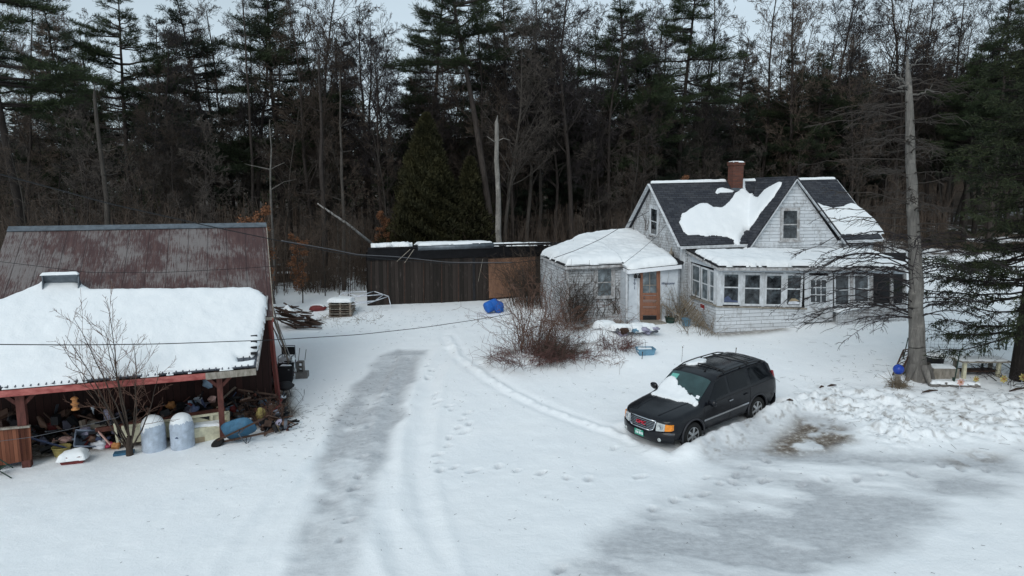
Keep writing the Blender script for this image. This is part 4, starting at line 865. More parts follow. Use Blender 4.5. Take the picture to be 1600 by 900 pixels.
mb = MB(); strip(mb, VFp, [(1004, 424), (1025.5, 424), (1025.5, 457.5), (1004, 457.5)], .004, .014); mb.build('pane', 'curtained_glass', dr)
mb = MB(); strip(mb, VFp, [(1014.3, 424), (1015.3, 424), (1015.3, 457.5), (1014.3, 457.5)], .018, .01); strip(mb, VFp, [(1004, 445), (1025.5, 445), (1025.5, 446), (1004, 446)], .018, .01); mb.build('glazing_bar', 'grey_wood', dr)
mb = MB(); strip(mb, VFp, [(1004, 493), (1025.5, 493), (1025.5, 500.5), (1004, 500.5)], .004, .02); mb.build('kick_gap_shade', 'interior_shade', dr)  # dark strip paints the shade below the door, nothing is cut out
mb = MB(); mb.lathe(VFp.hit(1006, 465, .06), [(.0, -.03), (.03, -.02), (.03, .02), (0, .03)], 8); mb.build('door_knob', 'grey_metal', dr)
mb = MB(); s0, s1 = VFp.hit(1000, 501, .35), VFp.hit(1031, 501, .35); mb.beam(s0, s1, .7, .08); mb.beam(s0 - UZ * .16 - hv * .2, s1 - UZ * .16 - hv * .2, .9, .12); mb.build('door_step', 'grey_wood', house)
mb = MB(); r0_, r1_ = VFp.hit(1032, 474, .1), VFp.hit(1048, 491, 1.0); r1_ = VFp.hit(1048, 488, .9); mb.beam(r0_, r1_, .06, .05)
for k in (0, .33, .66, 1): p = r0_ * (1 - k) + r1_ * k; mb.beam(p, zc(p, p[2] - .75 + .1 * k), .04, .04)
mb.build('handrail', 'grey_wood', house)
# entry lamp
lp = VFp.hit(995, 426, .14); mb = MB(); mb.beam(VFp.hit(998, 424, 0), lp, .04, .04); mb.lathe(lp + [-.10, 0, -.22], [(.03, 0), (.07, .02), (.07, .12), (.03, .17), (.01, .2)], 10); mb.lathe(lp + [.06, 0, -.22], [(.03, 0), (.06, .02), (.06, .10), (.03, .15), (.01, .2)], 10); mb.build('entry_lamp', 'black_plastic', house)
mb = MB(); mb.box(VFp.hit(998, 421, .1), (.3, .16, .12), YH); mb.build('lamp_bracket', 'white_trim', house)
# lettering: 191 and Welcome
def wallM(P, x, y, size_x_dir, off=.012):
    p = P.hit(x, y, off) - wloc(house); X = nrm(size_x_dir); Zn_ = P.n; Y_ = np.cross(Zn_, X)
    return Matrix(((X[0], Y_[0], Zn_[0], p[0]), (X[1], Y_[1], Zn_[1], p[1]), (X[2], Y_[2], Zn_[2], p[2]), (0, 0, 0, 1)))
for ch, y in (('1', 438.3), ('9', 443.8), ('1', 449.8)): text_obj(ch, .19, 'ink', house, wallM(VFp, 991.3, y, hu), name='house_number')
text_obj('Welcome', .155, 'ink', house, wallM(VFp, 1043, 442.8, hu), name='welcome_lettering', shear=.35)
# meter pipe, junk on the entry roof, small sign
pz = MG.hit(1052.5, 400, .12); mb = MB(); mb.lathe(zc(pz, pz[2] - .45), [(.1, 0), (.1, .55), (.12, .58), (.04, .7), (.02, .85)], 10); mb.build('vent_pipe', 'grey_wood', house)
mb = MB(); mb.blob(MG.hit(1034, 391, .3), (.28, .2, .3), 3, .5); mb.beam(MG.hit(1030, 385, .3), MG.hit(1040, 404, .3), .04, .04); mb.build('roof_clutter', 'black_plastic', house)
mb = MB(); strip(mb, PLf, [(1095.3, 474), (1101, 476), (1101, 483.5), (1095.3, 481.5)], .02, .012); sg = mb.build('notice_sign', 'red_plastic', house, 'small dark red notice with a pale strip at its foot')
mb = MB(); strip(mb, PLf, [(1095.3, 480.2), (1100, 481.8), (1100, 483.3), (1095.3, 481.5)], .034, .003); strip(mb, PLf, [(1095.3, 473.3), (1101, 475.2), (1101, 476.2), (1095.3, 474.2)], .034, .003); mb.build('sign_strip', 'white_paint', sg)
# ---- snow on the main roof
c3 = lambda x, y: (960 + x / 5.625, 240 + y / 5.625); c4 = lambda x, y: (1140 + x / 5, 240 + y / 5)
zMs = plane_z(fe, nM); zLs = plane_z(pk, nL); zRs = plane_z(pk, nR)
S1 = [c3(*p) for p in ((572, 590), (595, 515), (660, 485), (720, 450), (770, 422), (820, 430), (870, 460), (940, 465), (1000, 420), (1050, 345), (1105, 322), (1120, 235), (1148, 235), (1152, 310), (1200, 345), (1262, 378))] + [c4(*p) for p in ((270, 275), (345, 225), (410, 216), (392, 255), (330, 345), (240, 455), (130, 585), (72, 684))] + [c3(*p) for p in ((1085, 778), (1052, 770), (1052, 742), (990, 712), (860, 706), (650, 702), (600, 660))]
def hit_surf(x, y, zf, t0=24., t1=40.):
    d = ray(x, y); ts = np.linspace(t0, t1, 900); P_ = CP[None] + d[None] * ts[:, None]; g_ = P_[:, 2] - (zf(P_[:, 0], P_[:, 1]) + .08); k = np.argmax(g_ < 0) if (g_ < 0).any() else len(ts) - 1; return P_[k]
zdl = lambda x, y: np.maximum(zMs(x, y), np.where((x - pk[0]) * hu[0] + (y - pk[1]) * hu[1] < 0, np.minimum(zLs(x, y), pk[2]), -9))
snow_patch([tuple(hit_surf(x, y, zdl)[:2]) for x, y in S1], lambda x, y: np.maximum(zMs(x, y), np.minimum(zLs(x, y), pk[2])), .12, YH, .05, .22, 23, parent=house, rag=.06)
S2 = [c3(*p) for p in ((880, 335), (900, 308), (940, 298), (1000, 312), (1055, 330), (1000, 342), (930, 340), (900, 350))]
snow_patch([tuple(PMR.hit(x, y, .05)[:2]) for x, y in S2], zMs, .07, YH, .04, .1, 24, parent=house, rag=.03)
S3 = [c4(*p) for p in ((640, 372), (720, 402), (800, 420), (880, 414), (940, 386), (980, 395), (1060, 450), (1130, 520), (1200, 612), (1100, 617), (950, 622), (850, 625), (760, 520), (690, 430))]
snow_patch([tuple(PMR.hit(x, y, .08)[:2]) for x, y in S3], lambda x, y: np.maximum(zMs(x, y), np.minimum(zRs(x, y), pk[2]) - .0), .12, YH, .06, .22, 25, parent=house, rag=.06)
zr = lambda x, y: np.interp((x - rp[0]) * hu[0] + (y - rp[1]) * hu[1], [0, HL], [rp[2] - .03, rpR[2] - .03])
for xa, xb in ((1017, 1134), (1157, 1233), (1241, 1304)):
    p, q = along(rp, hu, xa), along(rp, hu, xb); snow_patch([tuple((p - hv * .10)[:2]), tuple((q - hv * .10)[:2]), tuple((q + hv * .14)[:2]), tuple((p + hv * .14)[:2])], zr, .09, YH, .04, .12, 26, parent=house, rag=.02)
# ============================================================ CAR (built in its own frame: x forward, y left)
czf, czr = gbase(np.array([4.33]), np.array([18.22]))[0], gbase(np.array([6.67]), np.array([19.88]))[0]
car = thing('parked_car', 'black sport utility car stuck in the snow, snow lying on its windscreen', 'car', (CARP[0], CARP[1], (czf + czr) / 2 - .10)); car.scale = (.985, .985, .965)
car.rotation_euler = (0, math.atan2(czr - czf, 2.87) * 1.0, CYAW)
def ring(x):
    S = [ # x, zbot, wlow, wmid, wbelt, zbelt, wroof, zroofedge, ztop
        (-2.44, .50, .70, .80, .78, 1.04, .68, 1.10, 1.14), (-2.40, .34, .82, .90, .88, 1.08, .70, 1.30, 1.40), (-2.28, .33, .88, .935, .92, 1.12, .68, 1.56, 1.66), (-2.05, .33, .90, .945, .935, 1.13, .69, 1.66, 1.76),
        (-1.43, .33, .91, .95, .94, 1.13, .71, 1.70, 1.80), (-.6, .33, .91, .95, .94, 1.12, .73, 1.71, 1.81), (.10, .33, .91, .95, .94, 1.11, .73, 1.68, 1.785), (.35, .33, .91, .95, .94, 1.10, .73, 1.62, 1.73), (1.02, .33, .91, .95, .935, 1.08, .82, 1.13, 1.18),
        (1.10, .33, .91, .95, .93, 1.07, .80, 1.10, 1.15), (1.5, .33, .90, .95, .92, 1.03, .78, 1.075, 1.12), (2.0, .33, .88, .93, .90, .97, .72, 1.02, 1.07), (2.20, .33, .82, .85, .82, .93, .66, .985, 1.04), (2.30, .34, .70, .72, .68, .90, .60, .96, 1.0), (2.38, .40, .50, .52, .50, .86, .44, .90, .93)]
    xs = [s_[0] for s_ in S]; return [np.interp(x, xs, [s_[k] for s_ in S]) for k in range(1, 9)]
stn = sorted(set([-2.44, -2.40, -2.35, -2.28, -2.15, -2.05, -1.9, .10, .35, 1.02, 1.10, 2.24, 2.30, 2.34, 2.38] + list(np.arange(-1.8, 2.25, .15).round(3))))
def half(x):
    zb, wl_, wm, wb, zbt, wr_, zre, zt_ = ring(x)
    return [(0, zb), (wl_ * .8, zb), (wl_, zb + .06), (wm, .62), (wm, .82), (wb, zbt), (wb * .985 + wr_ * .015, zbt + (zre - zbt) * .06), (wr_ + (wb - wr_) * .5, (zbt + zre) / 2 + .02), (wr_ + .02, zre), (wr_ * .86, zre + (zt_ - zre) * .62), (wr_ * .5, zt_ - .012), (0, zt_)]
V = []; nh = len(half(0)); ringn = 2 * nh - 2
for x in stn:
    h = half(x); pts = h + [(-a, z) for a, z in h[-2:0:-1]]
    V += [(x, a, z) for a, z in pts]
F = []
for i_ in range(len(stn) - 1):
    for j in range(ringn): F.append((i_ * ringn + j, i_ * ringn + (j + 1) % ringn, (i_ + 1) * ringn + (j + 1) % ringn, (i_ + 1) * ringn + j))
F += [list(range(ringn))[::-1], [(len(stn) - 1) * ringn + j for j in range(ringn)]]
me = bpy.data.meshes.new('body'); me.from_pydata(V, [], [f[::-1] for f in F]); 
bm = bmesh.new(); bm.from_mesh(me); bmesh.ops.recalc_face_normals(bm, faces=bm.faces); bm.to_mesh(me); bm.free()
tmp = bpy.data.objects.new('tmpbody', me); COL.objects.link(tmp); cuts = []
for x in (1.43, -1.43):
    for s_ in (1, -1):
        bm = bmesh.new(); bmesh.ops.create_cone(bm, cap_ends=True, segments=40, radius1=.43, radius2=.43, depth=.5, matrix=Matrix.Translation((x, s_ * .92, .40)) @ Matrix.Rotation(R(90), 4, 'X'))
        cm = bpy.data.meshes.new('cut'); bm.to_mesh(cm); bm.free(); co = bpy.data.objects.new('cut', cm); COL.objects.link(co); cuts.append(co)
        md = tmp.modifiers.new('b', 'BOOLEAN'); md.operation = 'DIFFERENCE'; md.object = co; md.solver = 'EXACT'
bpy.context.view_layer.update(); dg = bpy.context.evaluated_depsgraph_get(); bme = bpy.data.meshes.new_from_object(tmp.evaluated_get(dg))
for o in cuts + [tmp]: bpy.data.objects.remove(o)
bme.name = 'body'; bme.materials.clear(); bme.materials.append(MATS['car_paint'])
bm = bmesh.new(); bm.from_mesh(bme)
for f in bm.faces: f.smooth = True
for e in bm.edges: e.smooth = e.calc_face_angle(0) < R(38) if len(e.link_faces) == 2 else False
bm.to_mesh(bme); BVHcar = BVHTree.FromBMesh(bm); bm.free()
body = link('body', bme, car)
def side(x, s, y=1, off=.006):   # greenhouse side: s 0 belt .. 1 roof edge
    zb, wl_, wm, wb, zbt, wr_, zre, zt_ = ring(x); a, b_ = (wb, zbt), (wr_ + .02, zre); mid = (wr_ + (wb - wr_) * .5, (zbt + zre) / 2 + .02)
    if s < .5: k = s / .5; w_, z_ = a[0] * (1 - k) + mid[0] * k, a[1] * (1 - k) + mid[1] * k
    else: k = (s - .5) / .5; w_, z_ = mid[0] * (1 - k) + b_[0] * k, mid[1] * (1 - k) + b_[1] * k
    return np.array((x, y * (w_ + off), z_ + off * .4))
def sidepanel(pts, y, mat_, name, n=7, parent=None, off=.006):
    """pts: bottom poly line [(x,s)] and top poly line"""
    bot, top_ = pts; mb = MB(); mb.smooth = True; v = []; f = []
    for i_ in range(n + 1):
        k = i_ / n; bx, bs = [np.interp(k, np.linspace(0, 1, len(bot)), [p[q] for p in bot]) for q in (0, 1)]; tx, ts_ = [np.interp(k, np.linspace(0, 1, len(top_)), [p[q] for p in top_]) for q in (0, 1)]
        for j in range(5):
            kk = j / 4; v.append(side(bx * (1 - kk) + tx * kk, bs * (1 - kk) + ts_ * kk, y, off))
    for i_ in range(n):
        for j in range(4): q = (i_ * 5 + j, i_ * 5 + j + 1, (i_ + 1) * 5 + j + 1, (i_ + 1) * 5 + j); f.append(q if y < 0 else q[::-1])
    v2 = [p - np.array((0, y * .012, 0)) for p in v]; m_ = len(v); f += [tuple(a + m_ for a in q[::-1]) for q in f]
    mb.add(v + v2, f); return mb.build(name, mat_, parent or car, local=True)
for y in (1, -1):
    sidepanel(([(.86, .12), (-.10, .10)], [(.30, .90), (-.12, .93)]), y, 'car_glass', 'side_window')
    sidepanel(([(-.20, .10), (-.98, .10)], [(-.22, .93), (-1.06, .93)]), y, 'car_glass', 'side_window')
    sidepanel(([(-1.16, .12), (-2.05, .22)], [(-1.20, .92), (-1.85, .88)]), y, 'car_glass', 'side_window')
    # belt trim, side moulding
    mb = MB(); mb.tube([side(x, .03, y, .006) for x in np.linspace(.95, -2.15, 14)], .008, 5); mb.tube([side(x, 1.0, y, .006) for x in np.linspace(.30, -2.0, 14)], .012, 5); mb.build('window_trim', 'car_trim', car, local=True)
    mb = MB(); mb.beam((1.0, y * .956, .70), (-.98, y * .956, .70), .03, .05, (0, 0, 1)); mb.build('side_moulding', 'chrome', car, local=True)
    mb = MB(); 
    for x0, x1 in ((-.15, -.15), (-1.08, -1.08), (.98, .98)):
        mb.tube([(x0, y * .9515, .45), (x0, y * .9535, .62), (x0, y * .9535, .82), side(x0, 0, y, .003)], .005, 4)
    mb.tube([(.95, y * .935, .42), (-1.0, y * .935, .42)], .006, 4)
    mb.build('door_seam', 'car_trim', car, local=True)
    for x in (-.05 - .02, -.98 + .02):
        mb = MB(); mb.beam((x, y * .965, 1.0), (x - .17 if x > -.5 else x + .17, y * .965, 1.005), .035, .03); mb.build('door_handle', 'chrome' if x > -.5 else 'car_paint', car, local=True)
    mb = MB(); mb.blob((.78, y * 1.07, 1.18), (.15, .26, .19), 2, .12); mb.beam((.80, y * .93, 1.12), (.79, y * 1.0, 1.15), .08, .05); mb.build('wing_mirror', 'car_paint', car, local=True)
    # arch flare, wheel, rail
    for x in (1.43, -1.43):
        mb = MB(); mb.tube([(x + .445 * math.cos(a), y * .945, .40 + .445 * math.sin(a)) for a in np.linspace(-.25, math.pi + .25, 22)], .03, 6); mb.build('wheel_arch', 'car_lower', car, local=True)
        wh = thing('wheel', None, None); wh.parent = car; wh.location = (x, y * .82, .37); Mx = Matrix.Rotation(R(90) * (-y), 3, 'X')
        mb = MB(); mb.lathe((0, 0, 0), [(.22, -.11), (.35, -.12), (.37, -.08), (.37, .08), (.35, .115), (.25, .12), (.235, .10)], 32, M=Mx); mb.build('tyre', 'rubber', wh, local=True)
        mb = MB(); mb.lathe((0, 0, 0), [(.24, .06), (.245, .105), (.225, .11), (.215, .07)], 28, M=Mx, cap=False); mb.lathe((0, 0, 0), [(.0, .115), (.05, .115), (.07, .09), (.06, .05)], 16, M=Mx, cap=False)
        for k in range(6):
            a = k * math.pi / 3 + .3; p0, p1 = Mx @ Vector((.05 * math.cos(a), .05 * math.sin(a), .095)), Mx @ Vector((.235 * math.cos(a), .235 * math.sin(a), .095)); mb.beam(tuple(p0), tuple(p1), .065, .03, (0, 1, 0))
        mb.build('rim', 'alloy', wh, local=True)
        mb = MB(); mb.lathe((0, 0, 0), [(.0, .03), (.235, .03), (.235, .0), (0, 0)], 20, M=Mx); mb.build('brake_disc', 'rubber', wh, local=True)
    mb = MB(); rl = [(x, y * (ring(x)[5] - .02), ring(x)[6] + .085 - (.05 if x > .0 or x < -1.85 else 0)) for x in np.linspace(.10, -1.95, 9)]; mb.tube(rl, .018, 7)
    for k in (0, 4, 8): mb.tube([rl[k], (rl[k][0], rl[k][1], rl[k][2] - .09)], .03, 6)
    mb.build('roof_rail', 'car_trim', car, local=True)
mb = MB()
for x in (-.25, -1.35): mb.tube([(x, -.68, ring(x)[6] + .09), (x, 0, ring(x)[7] + .05), (x, .68, ring(x)[6] + .09)], .018, 6)
mb.build('cross_bar', 'car_trim', car, local=True)
mb = MB()
for k in range(-4, 5): mb.beam((-.15, k * .125, ring(-.15)[7] + .006 - abs(k) * .004), (-1.85, k * .125, ring(-1.8)[7] + .004 - abs(k) * .004), .018, .012)
mb.build('roof_rib', 'car_trim', car, local=True)
# windscreen conforming to the shell
def top(x, fy, off=.008):
    h = half(x)[8:]; tot = [0]; P = h[::-1]; ys = [p[0] for p in P]; zs_ = [p[1] for p in P]; yy = abs(fy) * (ring(x)[5] + .02); return np.array((x, math.copysign(yy, fy), float(np.interp(yy, ys, zs_))))
def shellgrid(x0, x1, w0, w1, mat_, name, nx_=8, ny_=14, off=(.006, .010), parent=None):
    v = []; f = []
    for i_ in range(nx_ + 1):
        k = i_ / nx_; x = x0 * (1 - k) + x1 * k; w_ = w0 * (1 - k) + w1 * k
        for j in range(ny_ + 1): p = top(x, w_ * (2 * j / ny_ - 1)); v.append(p + (off[0], 0, off[1]))
    for i_ in range(nx_):
        for j in range(ny_): a = i_ * (ny_ + 1) + j; f.append((a, a + 1, a + ny_ + 2, a + ny_ + 1))
    mb = MB(); mb.smooth = True; mb.add(v, f); mb.add([p - np.array((.01, 0, .015)) for p in v], [q[::-1] for q in f]); return mb.build(name, mat_, parent or car, local=True)
ws = shellgrid(.97, .38, .90, .93, 'windshield', 'windscreen')
shellgrid(1.03, .97, .93, .92, 'car_trim', 'cowl', 2, 10)
mb = MB(); cc_ = [top(.50, .3) + (.012, 0, .014), top(.50, .02) + (.012, 0, .014), top(.66, .02) + (.012, 0, .014), top(.66, .3) + (.012, 0, .014)]
cc_ = [top(x, -f_) + np.array((.014, 0, .012)) for x, f_ in ((.46, .78), (.46, .45), (.60, .45), (.60, .78))]; mb.prism(cc_, (.003, 0, .003)); mb.build('sun_card', 'teal_card', ws, local=True)
mb = MB(); cc_ = [top(x, f_) + np.array((.014, 0, .012)) for x, f_ in ((.84, .86), (.84, .72), (.92, .72), (.92, .86))]; mb.prism(cc_, (.003, 0, .003)); mb.build('sticker', 'white_paint', ws, local=True)
mb = MB()
for a, b_ in ((.0, .55), (-.65, -.1)): p, q = top(1.0, a), top(.84, b_); mb.tube([p + (0.01, 0, .03), q + (.02, 0, .03)], .008, 5)
mb.build('wiper', 'car_trim', car, local=True)
mb = MB(); p = top(.12, .35); mb.prism([p + (0.03, -.012, 0), p + (-.06, -.012, 0), p + (-.05, -.012, .07)], (0, .024, 0)); mb.build('roof_antenna', 'car_trim', car, local=True)
mb = MB()
for f_ in (.62, -.62): mb.tube([top(x, f_ * (1 - .06 * (x - 1.1))) + (0, 0, .001) for x in np.linspace(1.12, 2.2, 9)], .012, 5)
mb.build('bonnet_crease', 'car_paint', car, local=True)
# front end: fascia bumper, grille, lamps
mb = MB(); mb.smooth = True; prof = [(2.34, .28), (2.47, .34), (2.50, .45), (2.49, .58), (2.44, .66), (2.36, .70)]; v = []; f = []; ny_ = 16
for (px_, pz_) in prof:
    for j in range(ny_ + 1):
        yy = (2 * j / ny_ - 1) * .93; bend = .30 * abs(yy / .93) ** 3.2; v.append((px_ - bend, yy * (1 if px_ > 2.36 else .98), pz_))
for i_ in range(len(prof) - 1):
    for j in range(ny_): a = i_ * (ny_ + 1) + j; f.append((a, a + 1, a + ny_ + 2, a + ny_ + 1))
mb.add(v, f); n_ = len(v); mb.add([(a - .3, b_ * .97, c_) for a, b_, c_ in v], [q[::-1] for q in f]); mb.build('front_bumper', 'car_paint', car, local=True)
mb = MB(); mb.smooth = True; v = []; f = []; prof = [(-2.38, .30), (-2.56, .36), (-2.60, .50), (-2.58, .66), (-2.46, .72), (-2.35, .72)]
for (px_, pz_) in prof:
    for j in range(ny_ + 1): yy = (2 * j / ny_ - 1) * .95; v.append((px_ + .28 * abs(yy / .95) ** 4, yy, pz_))
for i_ in range(len(prof) - 1):
    for j in range(ny_): a = i_ * (ny_ + 1) + j; f.append((a, a + ny_ + 1, a + ny_ + 2, a + 1))
mb.add(v, f); mb.add([(a + .3, b_ * .97, c_) for a, b_, c_ in v], [q[::-1] for q in f]); mb.build('rear_bumper', 'car_lower', car, local=True)
def gx_(y, z): return 2.47 - .30 * abs(y / .93) ** 3.2 - (z - .66) * .22
mb = MB(); gy0, gz0, gz1 = .46, .655, .93
out = [(-gy0 - .02, gz1), (gy0 + .02, gz1), (gy0 - .03, gz0 + .05), (gy0 - .14, gz0), (-gy0 + .14, gz0), (-gy0 + .03, gz0 + .05)]
for a, b_ in zip(out, out[1:] + out[:1]):
    ys = np.linspace(a[0], b_[0], 5); zs_ = np.linspace(a[1], b_[1], 5); mb.tube([(gx_(y, z) + .02, y, z) for y, z in zip(ys, zs_)], .019, 6)
gr = mb.build('grille', 'chrome', car, local=True)
mb = MB()
for k in range(6): z = gz0 + .045 + k * .042; wy = gy0 - .02 - max(0, (.72 - z)) * 1.0; mb.tube([(gx_(y, z) + .008, y, z) for y in np.linspace(-wy, wy, 7)], .008, 5)
mb.build('grille_bar', 'chrome', gr, local=True)
mb = MB(); mb.prism([(gx_(y, z) - .015, y, z) for y, z in ((-gy0, gz1), (0, gz1 ), (gy0, gz1), (gy0 - .14, gz0), (0, gz0), (-gy0 + .14, gz0))], (-.05, 0, 0)); mb.build('grille_back', 'car_trim', gr, local=True)
Mt = Matrix.Translation((gx_(0, .80) + .035, 0, .80)) @ Matrix.Rotation(R(-12), 4, 'Y') @ Matrix(((0, 0, 1, 0), (1, 0, 0, 0), (0, 1, 0, 0), (0, 0, 0, 1)))
text_obj('GMC', .125, 'red_letter', gr, Mt @ Matrix.Diagonal((1.25, 1, 1, 1)), .012, 'emblem_lettering')
for y in (1, -1):
    q = [(.50, .90), (.84, .865), (.86, .70), (.52, .67)]
    hp = lambda a, z, o=0: (2.43 - .30 * (a / .93) ** 3.2 + o - (z - .66) * .2, y * a, z)
    mb = MB(); n_ = 5; v = []; f = []
    def lampm(a0, a1, name, mt):
        mb = MB(); v = []; f = []
        for i_ in range(5):
            k = i_ / 4; a = a0 * (1 - k) + a1 * k; zt = .905 - .04 * (a - .5) / .34; zb_ = .675 + .03 * (a - .5) / .34
            v += [hp(a, zb_, .05), hp(a, zt, .05), hp(a, zt, -.1), hp(a, zb_, -.1)]
        for i_ in range(4):
            b0 = i_ * 4
            for j in range(4): qd = (b0 + j, b0 + (j + 1) % 4, b0 + 4 + (j + 1) % 4, b0 + 4 + j); f.append(qd if y > 0 else qd[::-1])
        f += [(0, 1, 2, 3), (16, 17, 18, 19)]; mb.add(v, f); return mb.build(name, mt, car, local=True)
    hl = lampm(.50, .72, 'headlight', 'lamp_clear'); lampm(.725, .87, 'turn_signal', 'amber')
    mb = MB(); mb.lathe(hp(.61, .79, .055), [(.0, 0), (.05, 0), (.07, .012), (.075, 0)], 14, M=Matrix.Rotation(R(90), 3, 'Y')); mb.build('reflector', 'chrome', hl, local=True)
    mb = MB(); mb.lathe((2.455 - .03, y * .62, .45), [(0, 0), (.045, .03), (.055, .0)], 12, M=Matrix.Rotation(R(90), 3, 'Y')); mb.build('fog_lamp', 'lamp_clear', car, local=True)
    mb = MB(); mb.beam((2.30, y * .80, .62), (2.20, y * .9, .62), .02, .03); mb.build('bumper_reflector', 'grey_metal', car, local=True)
    mb = MB(); mb.prism([(-2.27, y * .895, 1.02), (-2.41, y * .84, 1.02), (-2.39, y * .78, 1.34), (-2.28, y * .80, 1.38)], (0, y * .03, 0)); mb.build('tail_light', 'red_plastic', car, local=True)
mb = MB(); mb.box((2.515, -.04, .50), (.012, .32, .17)); pl = mb.build('number_plate', 'plate_green', car, local=True)
mb = MB(); 
for k in range(3): mb.box((2.523, -.12 + k * .06 - .04 + .02, .495), (.004, .03, .075)); mb.box((2.523, .04 + k * .04 - .02, .495), (.004, .022, .075))
mb.box((2.523, -.04, .568), (.004, .18, .012)); mb.build('plate_marks', 'white_paint', pl, local=True)
# snow on windscreen, bonnet and roof
Mc = Matrix.Translation(car.location) @ car.rotation_euler.to_matrix().to_4x4()
def car_z(x, y):
    out = np.full(np.shape(x), np.nan); xf = np.ravel(x); yf = np.ravel(y); o = np.full(len(xf), np.nan)
    for i_ in range(len(xf)):
        h = BVHcar.ray_cast(Vector((xf[i_], yf[i_], 4)), Vector((0, 0, -1)))
        if h[0] is not None: o[i_] = h[0].z + .012
    return o.reshape(np.shape(x))
def car_snow(poly, th, edge, seed):
    o = snow_patch(poly, car_z, th, 0, .03, edge, seed, parent=None, rag=.12, amp=.5); me_ = o.data
    me_.transform(Matrix.Translation(o.location)); o.parent = car; o.location = (0, 0, 0); return o
car_snow([(.66, -.74), (.56, -.62), (.56, -.46), (.70, -.20), (.78, .05), (.88, .30), (.95, .58), (1.02, .76), (1.10, .72), (1.10, .55), (1.18, .35), (1.22, .0), (1.24, -.35), (1.36, -.70), (1.25, -.80), (.95, -.80)], .09, .3, 41)
car_snow([(-.02, -.64), (-.70, -.64), (-.72, -.38), (-.45, -.22), (-.1, -.30), (.0, -.45)], .06, .12, 42)
# ============================================================ TREES
def seg_tubes(segs, k):
    S = np.asarray(segs, float)
    if len(S) == 0: return np.zeros((0, 3)), np.zeros((0, 4), int)
    p0, r0, p1, r1 = S[:, 0:3], S[:, 3], S[:, 4:7], S[:, 7]; d = p1 - p0; d /= np.maximum(np.linalg.norm(d, axis=1, keepdims=True), 1e-9)
    ref = np.where(np.abs(d[:, 2:3]) < .9, np.array([[0, 0, 1.]]), np.array([[1., 0, 0]])); a = np.cross(d, ref); a /= np.linalg.norm(a, axis=1, keepdims=True); c = np.cross(d, a)
    q = np.arange(k) * 2 * math.pi / k; ca, sa = np.cos(q)[None, :, None], np.sin(q)[None, :, None]
    rg = a[:, None] * ca + c[:, None] * sa
    v = np.concatenate([p0[:, None] + rg * r0[:, None, None], p1[:, None] + rg * r1[:, None, None]], 1).reshape(-1, 3)
    b_ = np.arange(len(S))[:, None] * 2 * k; j = np.arange(k)[None]; f = np.stack([b_ + j, b_ + (j + 1) % k, b_ + k + (j + 1) % k, b_ + k + j], -1).reshape(-1, 4)
    return v, f
def join(parts):
    V = []; Q = []; o = 0
    for v, f in parts:
        if len(v): V.append(v); Q.append(f + o); o += len(v)
    return np.concatenate(V), np.concatenate(Q)
def blades(P, D, Ln, W, droop=0.0, rng=None):
    """thin quads (needle sprays) starting at P along D"""
    n = len(P); D = D / np.maximum(np.linalg.norm(D, axis=1, keepdims=True), 1e-9); rnd = rng.normal(size=(n, 3)); s = np.cross(D, rnd); s /= np.maximum(np.linalg.norm(s, axis=1, keepdims=True), 1e-9)
    Ln = np.broadcast_to(Ln, (n,))[:, None]; W = np.broadcast_to(W, (n,))[:, None]
    m_ = P + D * Ln * .5; e = P + D * Ln; e[:, 2] -= droop * Ln[:, 0]
    v = np.stack([P, m_ + s * W / 2, e, m_ - s * W / 2], 1).reshape(-1, 3); f = np.arange(n * 4).reshape(-1, 4); return v, f
def polyline_segs(pts, r0, r1):
    n = len(pts) - 1; return [(*pts[i], r0 + (r1 - r0) * i / n, *pts[i + 1], r0 + (r1 - r0) * (i + 1) / n) for i in range(n)]
def grow(rng, p, d, Ln, r, lev, maxlev, out, gnarl=.12, upb=.06, nchild=(3, 6), ang=(28, 60), shrink=(.45, .7), nseg=None, start=.25, tipr=.35):
    n = nseg or max(3, int(5 - lev * .5)); pts = [np.array(p, float)]; d = nrm(d)
    for i in range(n):
        d = nrm(d + rng.normal(size=3) * gnarl + np.array([0, 0, upb])); pts.append(pts[-1] + d * Ln / n)
    out.setdefault(lev, []).extend(polyline_segs(pts, r, r * tipr))
    if lev >= maxlev: return
    nc = rng.integers(nchild[0], nchild[1] + 1)
    for c_ in range(nc):
        t = start + (1 - start) * (c_ + rng.random() * .8) / nc; t = min(t, .98); k = t * n; i = int(k); q = pts[i] * (1 - k + i) + pts[min(i + 1, n)] * (k - i); dd = nrm(pts[min(i + 1, n)] - pts[i])
        a = R(rng.uniform(*ang)); ax = nrm(np.cross(dd, rng.normal(size=3))); nd = dd * math.cos(a) + ax * math.sin(a)
        l2 = Ln * rng.uniform(*shrink) * (1.15 - .6 * t); rr = max(r * (1 - .65 * t) * .55, .004)
        grow(rng, q, nd, l2, rr, lev + 1, maxlev, out, gnarl * 1.15, upb, nchild, ang, shrink, tipr=tipr)
